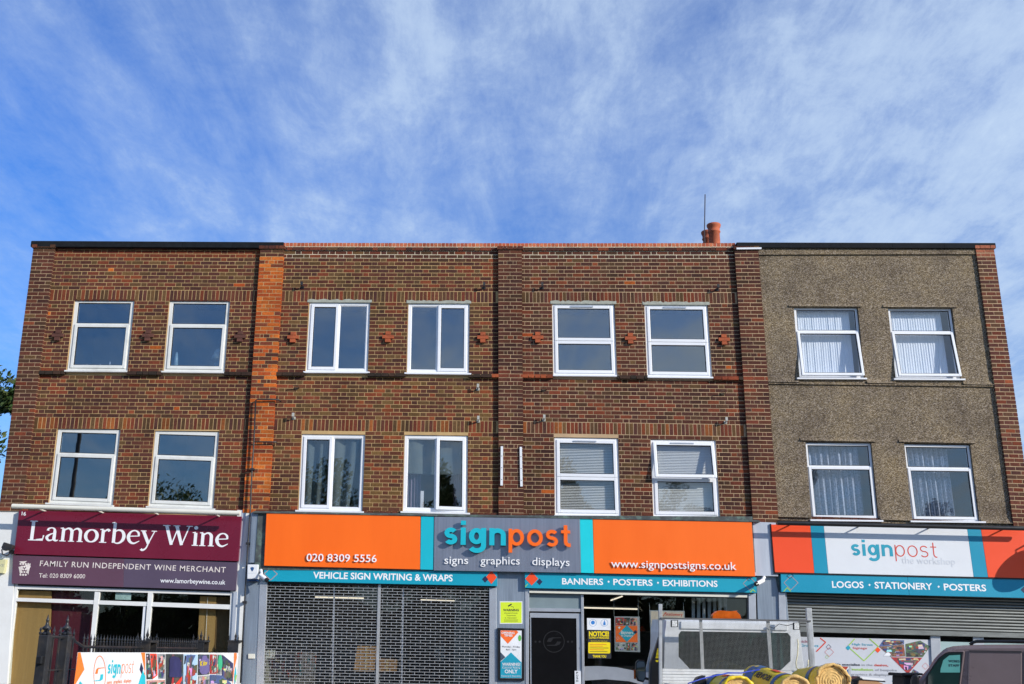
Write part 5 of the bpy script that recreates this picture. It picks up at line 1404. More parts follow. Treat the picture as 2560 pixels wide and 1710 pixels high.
text_on('lettering', 'Signage', 'E2', (340, 668), (508, 671), 26, YP-.001, M_REDP, rs)
text_on('lettering', 'We specialise', 'E2', (110, 862), (424, 866), 26, YP-.001, M_DARKP, rs, offset=.02)
text_on('lettering', 'in the', 'E2', (444, 867), (572, 869), 26, YP-.001, M_GREYP, rs); text_on('lettering', 'design,', 'E2', (590, 870), (756, 873), 26, YP-.001, M_REDP, rs, offset=.02)
text_on('lettering', 'installation', 'E2', (328, 920), (578, 925), 26, YP-.001, M_LIME, rs, offset=.02); text_on('lettering', 'of bespoke', 'E2', (600, 926), (858, 931), 26, YP-.001, M_GREYP, rs)
text_on('lettering', 'graphics & displays.', 'E2', (318, 978), (775, 985), 26, YP-.001, M_GREYP, rs)
text_on('lettering', 'Vehicle', 'D1', (1935, 480), (2078, 482), 30, YP-.001, mat('crimson_print', (.35, .02, .08), .5), rs, offset=.01)
text_on('lettering', 'Graphics', 'D1', (1995, 525), (2195, 530), 30, YP-.001, M_TEALP, rs, offset=.01)
PHP = [([(700, 560), (940, 566), (940, 612), (645, 640)], M_PH[5]), ([(648, 642), (938, 616), (955, 756), (780, 758)], M_PH[6]), ([(958, 610), (1130, 570), (1245, 640), (1160, 765), (962, 760)], M_PH[4]), ([(785, 765), (1155, 772), (985, 962)], M_PH[0]), ([(1050, 905), (1120, 945), (1020, 962)], M_PH[5])]
for pts, mm in PHP: decal('photo', 'E2', pts, YP-.001, mm, rs); photo_detail(sq('E2', pts, YP-.001), lambda a, b, e: (a, YP-.0013-e, b), rs, int(pts[0][0]), PAL, 40, .1)
decal('white_gable', 'E2', [(700, 750), (750, 695), (800, 750)], YP-.002, M_WP, rs); decal('brick_house', 'E2', [(820, 640), (935, 632), (938, 740), (850, 744)], YP-.002, mat('house_print', (.30, .13, .07), .5, var=.5, vscale=30), rs)
text_on('lettering', 'WORKS', 'E2', (1462, 822), (1640, 828), 28, YP-.001, M_DARKP, rs, offset=.03); text_on('lettering', 'STAFF', 'E2', (1462, 872), (1600, 876), 28, YP-.001, M_DARKP, rs, offset=.03)
# round projecting sign just outside the frame (its disc shades the red panel)
pj = empty('projecting_sign', (10.1, -.5, 3.2), 'round projecting sign just beyond the red end panel', 'sign')
sx, sz = xz('C4', 2290, 590, YR)
d_ = .42
mb = MB(); mb.tube([(sx+1.5*d_-.0, YR-d_, sz+.75*d_), (sx+1.5*d_+.05, YR-d_, sz+.75*d_)], .30, 28); mb.build('disc', M_SIGNWHITE, pj)
mb = MB(); mb.tube([(sx+1.5*d_+.02, YR-d_, sz+.75*d_+.3), (sx+1.5*d_+.02, YR-d_, sz+.75*d_+.36), (sx+1.5*d_+.02, .03, sz+.75*d_+.36)], .015, 6); mb.build('arm', M_BLACK, pj)
decalm = mat('grey_vinyl', (.26, .28, .31), .45)
sv = MB(); sv.prism(sq('C3', [(876, 1395), (1000, 1392), (1150, 1403), (1280, 1428), (1400, 1466), (1520, 1530), (1520, 1640), (1400, 1560), (1250, 1520), (1050, 1503), (880, 1514)], .017), .016, .018)
sv.build('vinyl_swoosh', decalm, dr)

# ================================================================== IN THE UPPER WINDOWS
def hang(idx, a0, a1, c0, c1, y, m, label, folds=14, amp=.025, cat='curtain', swag=0.0, group=None, name='curtain', seed=0):
    ax0, ax1, az0, az1, W_, H_, xf, q = WR[idx]
    r = random.Random(seed+idx*7)
    nx, nz = 90, 10
    ph = [r.uniform(0, 6.28) for _ in range(4)]
    V = []; F = []
    for j in range(nz+1):
        t = j/nz
        for i in range(nx+1):
            s = i/nx
            aa = a0+(a1-a0)*s
            if swag: aa = a0+(a1-a0)*(s*(1-swag*(1-t)**1.0)) if swag > 0 else a1-(a1-a0)*((1-s)*(1+swag*(1-t)))
            wob = amp*(math.sin(s*folds*6.283+ph[0])+.5*math.sin(s*folds*2.6*6.283+ph[1]+t)+.5*math.sin(s*3+ph[2]))
            V.append(xf(aa*W_, y+wob, (c0+(c1-c0)*t)*H_)); 
            if i < nx and j < nz: k = j*(nx+1)+i; F.append((k, k+1, k+nx+2, k+nx+1))
    mb = MB(); mb.add(V, F)
    return mb.build(name, m, None, label, cat, group, smooth=True)
G_NET = 'net curtains in the pebbledashed bay'
hang(6, .05, .90, .03, .97, .17, M_NET, 'white net curtain in the left upper window of the pebbledashed bay', 23, .006, group=G_NET)
hang(7, .05, .88, .03, .97, .17, M_NET, 'white net curtain in the right upper window of the pebbledashed bay', 21, .006, group=G_NET)
M_NET2 = mat('thin_net_curtain', (.34, .37, .42), .95, var=.5, vscale=30)
hang(14, .06, .86, .03, .97, .22, M_NET2, 'lace net curtain in the left lower window of the pebbledashed bay', 9, .035, group=G_NET)
hang(15, .10, .72, .03, .97, .22, M_NET2, 'lace net curtain in the right lower window of the pebbledashed bay', 8, .035, group=G_NET)
hang(10, .07, .42, .03, .97, .12, M_GREYCURT, 'grey-green curtain gathered behind the left light of the lower window nearest the orange pilaster', .8, .05, swag=.25)
hang(10, .50, .90, .03, .97, .12, M_GREYCURT, 'grey-green curtain drawn aside behind the right light of the lower window nearest the orange pilaster', .7, .05, swag=.3)
hang(11, .06, .96, .50, .97, .12, M_GREYCURT, 'short grey-green cloth hung across the top of the window with the ajar casement', .9, .045)
M_MAUVE = mat('mauve_curtain', (.20, .16, .20), .9)
hang(11, .06, .26, .03, .52, .24, M_MAUVE, 'mauve side curtain at the left of the window with the ajar casement', 4, .02)
hang(11, .78, .95, .03, .52, .24, M_MAUVE, 'mauve side curtain at the right of the window with the ajar casement', 4, .02)
mb = MB(WR[11][6]); w_, h_ = WR[11][4], WR[11][5]; mb.box(.22*w_, .30*w_, .35, .40, .03*h_, .30*h_); mb.build('white_board', M_WP, None, 'narrow white board standing inside the window with the ajar casement', 'board')
def blind(idx, label, op):
    ax0, ax1, az0, az1, W_, H_, xf, q = WR[idx]
    root = empty('venetian_blind', (q[3][0], .13, q[3][1]), label, 'blind', 'venetian blinds in the third bay')
    z = .04*H_
    k = 0
    while z < .95*H_:
        mb = MB(xf); i = mb._a([(.05*W_, .115, z), (.95*W_, .115, z), (.95*W_, .115+.020, z+op), (.05*W_, .135, z+op), (.05*W_, .1165, z-.001), (.95*W_, .1165, z-.001), (.95*W_, .1365, z+op-.001), (.05*W_, .1365, z+op-.001)])
        mb.f += [(i, i+1, i+2, i+3), (i+7, i+6, i+5, i+4)]
        mb.build('slat', M_BLIND, root); z += .030; k += 1
    mb = MB(xf); mb.box(.04*W_, .96*W_, .10, .15, .955*H_, .985*H_); mb.build('head_rail', M_BLIND, root)
blind(12, 'venetian blind in the left lower window of the third bay, slats apart', .020)
blind(13, 'venetian blind in the right lower window of the third bay, slats closed', .0295)
# small things on the inner sills
def on_sill(idx, a, c, prof, m, label, name, cat, y=.14, n=14):
    x, yy, z = WR[idx][6](a*WR[idx][4], y, c*WR[idx][5])
    mb = MB(); mb.lathe([(r, z+h) for r, h in prof], x, yy, n); mb.build(name, m, None, label, cat, smooth=True)
on_sill(1, .155, .05, [(.035, 0), (.04, .02), (.025, .05), (.045, .09), (.035, .22), (.02, .33), (.008, .34)], mat('pale_lamp_glass', (.45, .62, .66), .3), 'slim pale lava lamp at the left of the upper window beside the orange pilaster', 'lava_lamp', 'lamp')
x, yy, z = WR[1][6](.86*WR[1][4], .2, .05*WR[1][5])
e = empty('table_lamp', (x, yy, z), 'blue table lamp at the right of the upper window beside the orange pilaster', 'lamp')
mb = MB(); mb.lathe([(.10, z), (.115, z+.06), (.09, z+.15), (.03, z+.19), (.02, z+.22)], x, yy, 16); mb.build('lamp_base', mat('teal_blue_ceramic', (.05, .25, .36), .3), e, smooth=True)
mb = MB(); mb.lathe([(.17, z+.22), (.08, z+.42)], x, yy, 16); mb.build('lamp_shade', mat('pale_blue_shade', (.42, .58, .62), .8), e, smooth=True)
x, yy, z = WR[1][6](.66*WR[1][4], .13, .05*WR[1][5])
mb = MB(); mb.box(x-.06, x+.06, yy, yy+.02, z, z+.07); mb.build('card', M_WP, None, 'small white card between the two lamps on the window sill', 'card')
for k, f in enumerate((.16, .22, .28, .35, .42, .50, .58, .66)):
    x, yy, z = WR[0][6](f*WR[0][4], .13, .075*WR[0][5])
    mb = MB(); mb.lathe([(.012, z), (.012, z+.03+.012*(k % 3)+(.06 if k == 7 else 0))], x, yy, 8); mb.build('trinket', M_WP, None, 'tall white trinket ending the row on the top left sill' if k == 7 else 'tiny white trinket in the row along the top left window sill', 'ornament', 'white trinkets on the sill')

# ================================================================== IRON FENCE AND BANNER
XF = -4.5
def atx(zone, x, y, X):
    ox, oy, s = ZN[zone]
    d = fwd + ((ox+x/s)-1280)/FPX*eR + (855-(oy+y/s))/FPX*eU
    t = (X-CPOS.x)/d.x
    return (CPOS.y+d.y*t, CPOS.z+d.z*t)
fe = empty('iron_railing', (XF, -6, 0), 'black iron railing with spear finials and tall square gate posts', 'fence')
def fin(mb, y, z, s=1.0, x=XF):
    mb.lathe([(.010*s, z-.02*s), (.012*s, z), (.022*s, z+.012*s), (.010*s, z+.03*s), (.018*s, z+.05*s), (.020*s, z+.065*s), (.010*s, z+.09*s), (.005*s, z+.12*s), (.001, z+.15*s)], x, y, 6)
yA, zA = atx('D3', 600, 312, XF); yB, zB = atx('D3', 2100, 335, XF)
y = yA; k = 0
while y < -2.3:
    mb = MB(); t = (y-yA)/(yB-yA); zt = zA+(zB-zA)*t
    mb.box(XF-.008, XF+.008, y-.008, y+.008, .08, zt+.06); fin(mb, y, zt+.05, .62)
    mb.build('picket', M_IRON, fe); y += .105; k += 1
mb = MB(); mb.tube([(XF, yA-.1, zA+.02), (XF, yA, zA), (XF, -2.3, zB)], .016, 4); mb.build('rail', M_IRON, fe)
mb = MB(); mb.tube([(XF, yA-.1, .25), (XF, -2.3, .25)], .014, 4); mb.build('rail', M_IRON, fe)
for (x_, yt, w_) in ((222, 190, .105), (425, 188, .105)):
    y, z = atx('D3', x_, yt, XF)
    po = MB(); po.box(XF-w_/2, XF+w_/2, y-w_/2, y+w_/2, 0, z); pp = po.build('gate_post', M_IRON, fe, bevel=.012)
    mb = MB(); mb.lathe([(.05, z), (.052, z+.012), (.028, z+.03), (.020, z+.04), (.044, z+.055), (.046, z+.07), (.018, z+.095), (.012, z+.13), (.018, z+.14), (.012, z+.155), (.002, z+.20)], XF, y, 10); mb.build('finial', M_IRON, pp, smooth=True)
    for dx in (-.04, .04):
        mb = MB(); mb.lathe([(.012, z), (.016, z+.02), (.006, z+.035), (.014, z+.05), (.002, z+.075)], XF+dx, y-.045, 6)
        mb.build('corner_spike', M_IRON, pp)
y1_, z1_ = atx('D3', 222, 195, XF); y2_, z2_ = atx('D3', 425, 195, XF)
for f in (.38, .68):
    y = y1_+(y2_-y1_)*f; mb = MB(); mb.box(XF-.008, XF+.008, y-.008, y+.008, .1, z1_+.01); fin(mb, y, z1_, .7); mb.build('picket', M_IRON, fe)
for yy in (y2_+.12, y2_+.22): 
    mb = MB(); mb.box(XF-.008, XF+.008, yy-.008, yy+.008, .1, z1_-.01); fin(mb, yy, z1_-.02, .7); mb.build('picket', M_IRON, fe)
mb = MB(); mb.tube([(XF, y1_, z1_-.01), (XF, y2_+.22, z1_-.02), (XF, y2_+.30, z1_-.06), (XF, y2_+.36, zA+.04), (XF, yA, zA)], .015, 5); mb.build('swept_rail', M_IRON, fe)
mb = MB(); 
for zz in (1.45, 1.2): mb.box(XF-.01, XF+.01, y1_, y2_+.4, zz, zz+.012)
mb.build('rail', M_IRON, fe)
mb = MB(); mb.box(XF-.03, XF+.03, y1_-.11, y1_-.05, z1_-.28, z1_-.20); mb.build('latch', M_BLACK, fe, bevel=.01)
for x_ in (1245, 1790, 2140):
    y, z = atx('D3', x_, 245, XF)
    mb = MB(); mb.box(XF-.09, XF+.09, y-.16, y-.13, .0, z); mb.box(XF-.09, XF+.09, y+.13, y+.16, 0, z); mb.box(XF-.10, XF+.10, y-.17, y+.17, z-.03, z)
    pp = mb.build('box_post', M_IRON, fe)
    mb = MB()
    for k, (dx, dy) in enumerate(((-.08, -.14), (.08, -.14), (-.08, .14), (.08, .14))): fin(mb, y+dy, z, .62, XF+dx)
    fin(mb, y, z, 1.1); mb.build('finial', M_IRON, pp)
XB = XF+.13
bn = empty('banner', (XB, -6, .7), 'sign maker banner with oval logo and photo strip tied to the railing', 'banner')
bx = lambda d: (lambda a, e, c: (XB+d, a, c))
def bpts(pts, zone='D3'): return [atx(zone, x, y, XB) for x, y in pts]
def bplate(name, pts, d, m, zone='D3'):
    p = bpts(pts, zone); mb = MB(); n = len(p)
    mb.add([(XB+d, a, c) for a, c in p]+[(XB+d-.0006, a, c) for a, c in p], [tuple(range(n)), tuple(range(2*n-1, n-1, -1))])
    return mb.build(name, m, bn)
yl_, zt_ = atx('D3', 545, 367, XB); yr_, zt2_ = atx('D3', 2172, 372, XB)
mb = MB(); n = 40
V = []; F = []
for i in range(n+1):
    t = i/n; y = yl_+(yr_-yl_)*t; z = zt_+(zt2_-zt_)*t
    V += [(XB, y, z), (XB-.004, y, z), (XB, y, .62), (XB-.004, y, .62)]
    if i < n: k = 4*i; F += [(k, k+2, k+6, k+4), (k+1, k+5, k+7, k+3), (k, k+4, k+5, k+1)]
mb.add(V, F); mb.build('banner_sheet', M_WP, bn)
M_ORB = mat('banner_orange', (1.0, .22, .03), .5)
bplate('orange_shape', [(546, 369), (570, 369), (610, 540), (520, 690), (500, 800), (490, 800)], .002, M_ORB)
bplate('teal_shape', [(566, 660), (590, 690), (560, 800), (500, 800)], .003, M_TEALL)
bplate('orange_shape', [(1184, 371), (1224, 371), (1226, 800), (1150, 800), (1222, 560)], .002, M_ORB)
bplate('navy_shape', [(1184, 470), (1205, 530), (1190, 590), (1168, 540)], .003, M_NAVY)
bplate('teal_shape', [(1200, 550), (1226, 610), (1228, 800), (1120, 800)], .0025, M_TEALL)
bplate('orange_shape', [(2125, 374), (2150, 374), (2152, 420), (2125, 540), (2110, 700), (2108, 640), (2122, 500)], .004, M_ORB)
bplate('teal_shape', [(2140, 510), (2150, 620), (2130, 700), (2126, 600)], .004, M_TEALL); bplate('lime_shape', [(2140, 590), (2152, 600), (2140, 670), (2132, 640)], .005, M_LIME)
# logo
o_ = [(765+62*math.cos(t*2*math.pi/36), 590+190*math.sin(t*2*math.pi/36)) for t in range(36)]; i_ = [(765+57*math.cos(t*2*math.pi/36), 590+182*math.sin(t*2*math.pi/36)) for t in range(36)]
a = bpts(o_); b_ = bpts(i_)
mb = MB(); mb.add([(XB+.002, p[0], p[1]) for p in a+b_], [(i, (i+1) % 36, 36+(i+1) % 36, 36+i) for i in range(36)]); mb.build('logo_ring', M_ORB, bn)
bplate('logo_stroke', [(718, 585), (730, 540), (745, 525), (812, 520), (812, 526), (752, 534), (742, 585)], .003, M_ORB)
bplate('logo_stroke', [(800, 588), (795, 640), (775, 655), (705, 660), (705, 654), (765, 646), (775, 590)], .003, M_TEALL)
def bword(word, w, a, b, hx, m, gap):
    L = logo_letters(w); tot = sum(L[c][1] for c in word)+gap*(len(word)-1)
    A = atx('D3', *a, XB); B = atx('D3', *b, XB); h = atx('D3', a[0], a[1]-hx, XB)[1]-A[1]
    x = 0; mb = MB(lambda p, e, c: (XB+.002-e, p, c))
    for c in word:
        def mp(gx, gz, x=x):
            t = (x+gx)/tot; return (A[0]+(B[0]-A[0])*t, A[1]+(B[1]-A[1])*t+gz*h)
        glyph(mb, L[c][0], mp, 0, 0); x += L[c][1]+gap
    mb.build('lettering', m, bn)
bword('sign', .27, (842, 585), (972, 585), 100, M_TEALL, .17); bword('post', .09, (982, 583), (1102, 577), 100, M_ORB, .22)
vs, fs = text_geo('signs  graphics  displays'); A = atx('D3', 835, 690, XB); B = atx('D3', 1080, 690, XB); h = atx('D3', 835, 665, XB)[1]-A[1]
x0 = min(v[0] for v in vs); x1 = max(v[0] for v in vs)
mb = MB(); mb.add([(XB+.003, A[0]+(B[0]-A[0])*(v[0]-x0)/(x1-x0), A[1]+v[1]*h/XH) for v in vs], fs); mb.build('lettering', M_ORB, bn)
PB = [([(1234, 380), (1270, 380), (1300, 640), (1238, 640)], 1), ([(1274, 380), (1342, 382), (1350, 600), (1300, 640)], 'r'), ([(1348, 382), (1430, 384), (1425, 635), (1358, 635)], 3), ([(1434, 384), (1610, 386), (1606, 800), (1430, 800)], 1),
      ([(1614, 388), (1755, 390), (1745, 800), (1612, 800)], 'b'), ([(1640, 395), (1735, 395), (1700, 470), (1700, 800), (1630, 800)], 5), ([(1760, 388), (1872, 390), (1870, 590), (1756, 600)], 1), ([(1768, 430), (1868, 432), (1866, 520), (1766, 520)], 'v'),
      ([(1878, 388), (1942, 390), (1940, 585), (1876, 585)], 0), ([(1946, 390), (2000, 392), (1996, 590), (1944, 590)], 3), ([(2004, 392), (2112, 480), (2108, 660), (2000, 640)], 'n'), ([(1760, 608), (1872, 600), (1870, 800), (1752, 800)], 3), ([(1878, 592), (1998, 600), (2090, 680), (2090, 800), (1874, 800)], 5), ([(1240, 652), (1420, 645), (1420, 800), (1240, 800)], 2)]
MX = {'r': mat('bright_red_photo', (.80, .06, .03), .5, var=.2), 'b': mat('pale_blue_photo', (.42, .62, .80), .5, var=.1), 'v': mat('violet_photo', (.16, .13, .32), .5), 'n': mat('navy_photo', (.03, .03, .11), .5, var=.3)}
for k, (pts, c) in enumerate(PB):
    bplate('photo', pts, .0015+.0007*k, M_PH[c] if isinstance(c, int) else MX[c])
    photo_detail(bpts(pts), lambda a, b, e, k=k: (XB+.0017+.0007*k+e*.15, a, b), bn, 40+k, PAL, 26, .12)
mb = MB(); pts = bpts([(1978+22*math.cos(t*math.pi/8), 470+78*math.sin(t*math.pi/8)) for t in range(16)]); mb.add([(XB+.013, p[0], p[1]) for p in pts], [tuple(range(16))]); mb.build('green_disc', mat('green_disc_print', (.05, .50, .25), .5), bn)
bplate('navy_dome', [(1465, 430), (1500, 405), (1560, 420), (1585, 470), (1585, 620), (1460, 620)], .012, MX['n']); bplate('red_stripe', [(1500, 720), (1590, 610), (1590, 650), (1510, 790)], .0126, MX['r'])
bplate('navy_arch', [(1770, 500), (1800, 400), (1840, 400), (1870, 500), (1870, 560), (1840, 590), (1790, 590), (1768, 560)], .0128, MX['v']); 
for t_, a_, b_2, m_ in (('K', (1772, 505), (1795, 505), M_YELP), ('lubov', (1800, 500), (1842, 498), M_YELP), ('RYM', (2035, 550), (2085, 575), M_FAINT)):
    vs, fs = text_geo(t_, .02); A = atx('D3', *a_, XB); B = atx('D3', *b_2, XB); h = atx('D3', a_[0], a_[1]-50, XB)[1]-A[1]; x0 = min(v[0] for v in vs); x1 = max(v[0] for v in vs)
    mb = MB(); mb.add([(XB+.015, A[0]+(B[0]-A[0])*(v[0]-x0)/(x1-x0), A[1]+(B[1]-A[1])*(v[0]-x0)/(x1-x0)+v[1]*h/CAPH) for v in vs], fs); mb.build('lettering', m_, bn)

# ================================================================== TRUCK
YG = -5.6
tk = empty('tipper_truck', (3.2, -5.5, 0), 'white tipper truck seen from behind with mesh guard and orange beacon', 'truck')
def tq(pts, Y): return sq('D1', pts, Y)
M_ALU = mat('dull_aluminium', (.52, .53, .53), .42, metal=.5, var=.15, vscale=9, dirt=.3, dirtcol=(.2, .18, .15))
M_WORNW = mat('worn_white_metal', (.62, .62, .60), .5, var=.12, vscale=9, dirt=.4, dirtcol=(.28, .24, .19))
for pts in ([(394, 45), (432, 45), (430, 1300), (400, 1300)], [(2058, 90), (2118, 90), (2200, 1300), (2140, 1300)]):
    mb = MB(); mb.prism(tq(pts, YG), YG, YG+.06); mb.build('guard_post', M_ALU, tk, bevel=.003)
mb = MB(); mb.prism(tq([(414, 196), (2112, 228), (2112, 246), (414, 214)], YG-.02), YG-.02, YG+.05); mb.build('top_bar', mat('dark_bar', (.10, .10, .10), .5), tk, bevel=.003)
for pts in ([(850, 225), (884, 226), (906, 790), (872, 790)], [(1608, 240), (1645, 240), (1682, 800), (1645, 800)]):
    mb = MB(); mb.prism(tq(pts, YG+.012), YG+.012, YG+.035); mb.build('guard_strut', M_WORNW, tk)
mb = MB()
A = tq([(432, 214), (2080, 246), (2140, 800), (432, 770)], YG)
wd = A[1][0]-A[0][0]; nxw = 118; nzw = 42
for i in range(nxw+1):
    t = i/nxw; a = lerp(A[0], A[1], t); b_ = lerp(A[3], A[2], t)
    mb.add([(a[0]-.0010, YG, a[1]), (a[0]+.0010, YG, a[1]), (b_[0]+.0010, YG, b_[1]), (b_[0]-.0010, YG, b_[1]), (a[0], YG+.0025, a[1]), (b_[0], YG+.0025, b_[1])], [(0, 1, 2, 3), (0, 3, 5, 4), (1, 4, 5, 2)])
for j in range(nzw+1):
    t = j/nzw; a = lerp(A[0], A[3], t); b_ = lerp(A[1], A[2], t)
    mb.add([(a[0], YG-.002, a[1]-.0010), (b_[0], YG-.002, b_[1]-.0010), (b_[0], YG-.002, b_[1]+.0010), (a[0], YG-.002, a[1]+.0010), (a[0], YG+.0015, a[1]), (b_[0], YG+.0015, b_[1])], [(0, 1, 2, 3), (0, 4, 5, 1), (3, 2, 5, 4)])
mb.build('mesh_panel', mat('galvanised_wire', (.22, .23, .22), .5, metal=.3), tk, kind='stuff')
for k in range(9):
    y0 = 772+k*34
    mb = MB(); mb.prism(tq([(432, y0), (2150, y0+28), (2152, y0+58), (432, y0+30)], YG+.006), YG+.006, YG+.03); mb.build('headboard_plank', M_WORNW, tk, bevel=.004)
for (x0, y0, x1, y1) in ((530, 226, 612, 305), (1912, 254, 1990, 336)):
    mb = MB(); mb.prism(tq([(x0, y0), (x1, y0), (x1, y1), (x0, y1)], YG-.06), YG-.06, YG-.02); wl = mb.build('work_light', M_BLACK, tk, bevel=.006)
    mb = MB(); mb.prism(tq([(x0+12, y0+6), (x1-12, y0+6), (x1-12, y1-6), (x0+12, y1-6)], YG-.064), YG-.064, YG-.0605); mb.build('lens', mat('clear_led_lens', (.62, .62, .60), .2, var=.5, vscale=60), wl)
mb = MB(); mb.tube([S('D1', 1640, 300, YG-.01), S('D1', 1690, 320, YG-.02), S('D1', 1750, 270, YG-.02), S('D1', 1840, 290, YG-.02), S('D1', 1912, 270, YG-.02)], .004, 5); mb.build('cable', M_BLACK, tk, smooth=True)
YC = -5.25
outer = [(462, 380), (480, 236), (1965, 250), (1990, 400), (2020, 690), (2040, 830), (450, 820), (455, 640)]
inner = [(615, 392), (642, 352), (1848, 372), (1882, 412), (1880, 690), (1762, 800), (745, 780), (615, 640)]
o3 = tq(outer, YC); i3 = tq(inner, YC)
mb = MB(); n = 8
mb.add([(p[0], YC, p[1]) for p in o3]+[(p[0], YC, p[1]) for p in i3]+[(p[0], YC+.05, p[1]) for p in i3], [(i, (i+1) % n, n+(i+1) % n, n+i) for i in range(n)]+[(n+i, n+(i+1) % n, 2*n+(i+1) % n, 2*n+i) for i in range(n)])
def ring3(pts, Y, sc, dz): 
    cx = (o3[1][0]+o3[2][0])/2
    return [(cx+(p[0]-cx)*sc, Y, p[1]+dz) for p in pts]
V = ring3(o3, YC, 1, 0)+ring3(o3, YC+.06, 1.02, .02)+ring3(o3, YC+1.1, 1.03, .05)
mb.add(V, [(r*n+i, (r+1)*n+i, (r+1)*n+(i+1) % n, r*n+(i+1) % n) for r in range(2) for i in (0, 1, 2, 3, 4, 6, 7)])
xl, xr = o3[6][0], o3[5][0]
mb.box(xl+.01, xr-.01, YC+.002, YC+2.1, .55, min(o3[6][1], o3[5][1])-.02)
cab = mb.build('cab', M_CABPAINT, tk)
mb = MB(); mb.prism(tq([(640, 238), (1850, 262), (1850, 345), (640, 325)], YC-.02), YC-.02, YC-.001); mb.build('cab_ridge', M_CABPAINT, tk, bevel=.02)
mb = MB(); mb.prism(tq([(612, 380), (642, 350), (1848, 370), (1884, 412), (1882, 690), (1762, 800), (745, 780), (613, 640)], YC+.02), YC+.02, YC+.026); mb.build('rear_window', M_CARGLASS, tk)
zr_ = o3[1][1]
mb = MB(); mb.add([(xl+.15, YC+1.15, zr_-.0), (xr-.15, YC+1.15, zr_), (xr-.05, YC+1.85, zr_-.75), (xl+.05, YC+1.85, zr_-.75)], [(0, 1, 2, 3)]); mb.build('windscreen', M_CARGLASS, tk)
for a_, b_2 in (((xl+.1, xl+.14), (xl+.0, xl+.05)), ((xr-.14, xr-.1), (xr-.05, xr))):
    mb = MB(); mb.add([(a_[0], YC+1.1, zr_+.03), (a_[1], YC+1.1, zr_+.03), (b_2[1], YC+1.85, zr_-.75), (b_2[0], YC+1.85, zr_-.75), (a_[0], YC+1.17, zr_+.03), (a_[1], YC+1.17, zr_+.03), (b_2[1], YC+1.92, zr_-.75), (b_2[0], YC+1.92, zr_-.75)], [(0, 1, 2, 3), (7, 6, 5, 4), (0, 3, 7, 4), (1, 5, 6, 2)]); mb.build('screen_pillar', M_CABPAINT, tk)
for cx_, w_ in ((760, 150), (1010, 120), (1540, 150)):
    a = tq([(cx_-w_, 1000), (cx_+w_, 1000), (cx_+w_, 560), (cx_+w_*.55, 520), (cx_+w_*.45, 420), (cx_-w_*.45, 420), (cx_-w_*.55, 520), (cx_-w_, 560)], YC+.45)
    mb = MB(); mb.prism(a, YC+.45, YC+.6); mb.build('seat', M_TYRE, tk, bevel=.03)
mb = MB(); mb.box(xl+.05, xr-.05, YC+1.6, YC+1.8, zr_-1.0, zr_-.78); mb.build('dashboard', M_TYRE, tk)
mb = MB(); mb.xprism([(YC+2.1, .55), (YC+2.75, .5), (YC+2.85, .9), (YC+2.6, 1.15), (YC+1.9, zr_-.76), (YC+1.7, zr_-.78)], xl+.04, xr-.04); mb.build('bonnet', M_CABPAINT, tk, bevel=.04)
a = S('D1', 985, 195, YC+.55); b_ = S('D1', 1310, 200, YC+.55); c_ = S('D1', 1150, 118, YC+.55)
mb = MB(); hb = c_[2]-a[2]; zb_ = a[2]-.02
pr = [(a[0], zb_), (a[0]+.01, zb_+hb*.55), (a[0]+.07, zb_+hb+.01), (c_[0]-.1, zb_+hb+.018), (c_[0]+.04, zb_+hb+.008), (c_[0]+.16, zb_+hb+.018), (b_[0]-.06, zb_+hb+.008), (b_[0]-.01, zb_+hb*.55), (b_[0], zb_)]
mb.prism(pr, YC+.48, YC+.64); bc = mb.build('beacon', mat('amber_plastic', (.46, .085, .006), .12, var=.25, vscale=14, spec=.8), tk, bevel=.02)
mb = MB(); mb.box(a[0]-.01, b_[0]+.01, YC+.46, YC+.66, zb_-.05, zb_-.001); mb.build('beacon_base', M_BLACK, bc)
def mirror(zone, x0, x1, y0, y1, Y, arm):
    p = sq(zone, [(x0, y0+40), (x0+35, y0), (x1-20, y0+8), (x1, y0+60), (x1, y1-70), (x1-30, y1), (x0+25, y1-20), (x0, y1-90)], Y)
    mb = MB(); mb.prism(p, Y, Y+.09); o = mb.build('mirror', M_BLACK, tk, bevel=.015)
    q = [lerp(v, ((p[0][0]+p[4][0])/2, (p[0][1]+p[4][1])/2), .14) for v in p]
    mb = MB(); mb.prism(q, Y-.003, Y-.0005); mb.build('mirror_glass', mat('mirror_glass', (.25, .30, .30), .03, metal=1.0), o)
    mb = MB(); m0 = ((p[0][0]+p[4][0])/2, Y+.05, p[6][1]+.05); mb.tube([m0, (m0[0]+arm, Y+.05, p[6][1]-.02)], .02, 6); mb.build('mirror_arm', M_BLACK, o)
    return p
pm = mirror('D4', 1972, 2108, 1010, 1315, YC+1.35, .32)
mb = MB(); mb.prism(sq('D4', [(1946, 1150), (1972, 1140), (1974, 1275), (1948, 1262)], YC+1.37), YC+1.37, YC+1.42); mb.build('indicator', MATS['amber_plastic'], tk, bevel=.006)
mb = MB(); mb.box(xl-.03, xr+.05, YG-3.1, YG-.03, 1.06, 1.13); mb.build('bed_floor', M_WORNW, tk)
for s_ in (xl-.04, xr+.04):
    mb = MB(); mb.box(s_-.02, s_+.02, YG-3.1, YG-.04, 1.06, 1.28); mb.build('side_board', M_WORNW, tk)
mb = MB(); mb.box(xl-.02, xr+.02, YG-3.14, YG-3.105, 1.02, 1.28); mb.build('tailboard', M_WORNW, tk)
for s_ in (-.45, .45):
    cx = (xl+xr)/2+s_; mb = MB(); mb.box(cx-.04, cx+.04, YG-3.0, YG-.05, .62, 1.055); mb.build('chassis_rail', M_BLACK, tk)
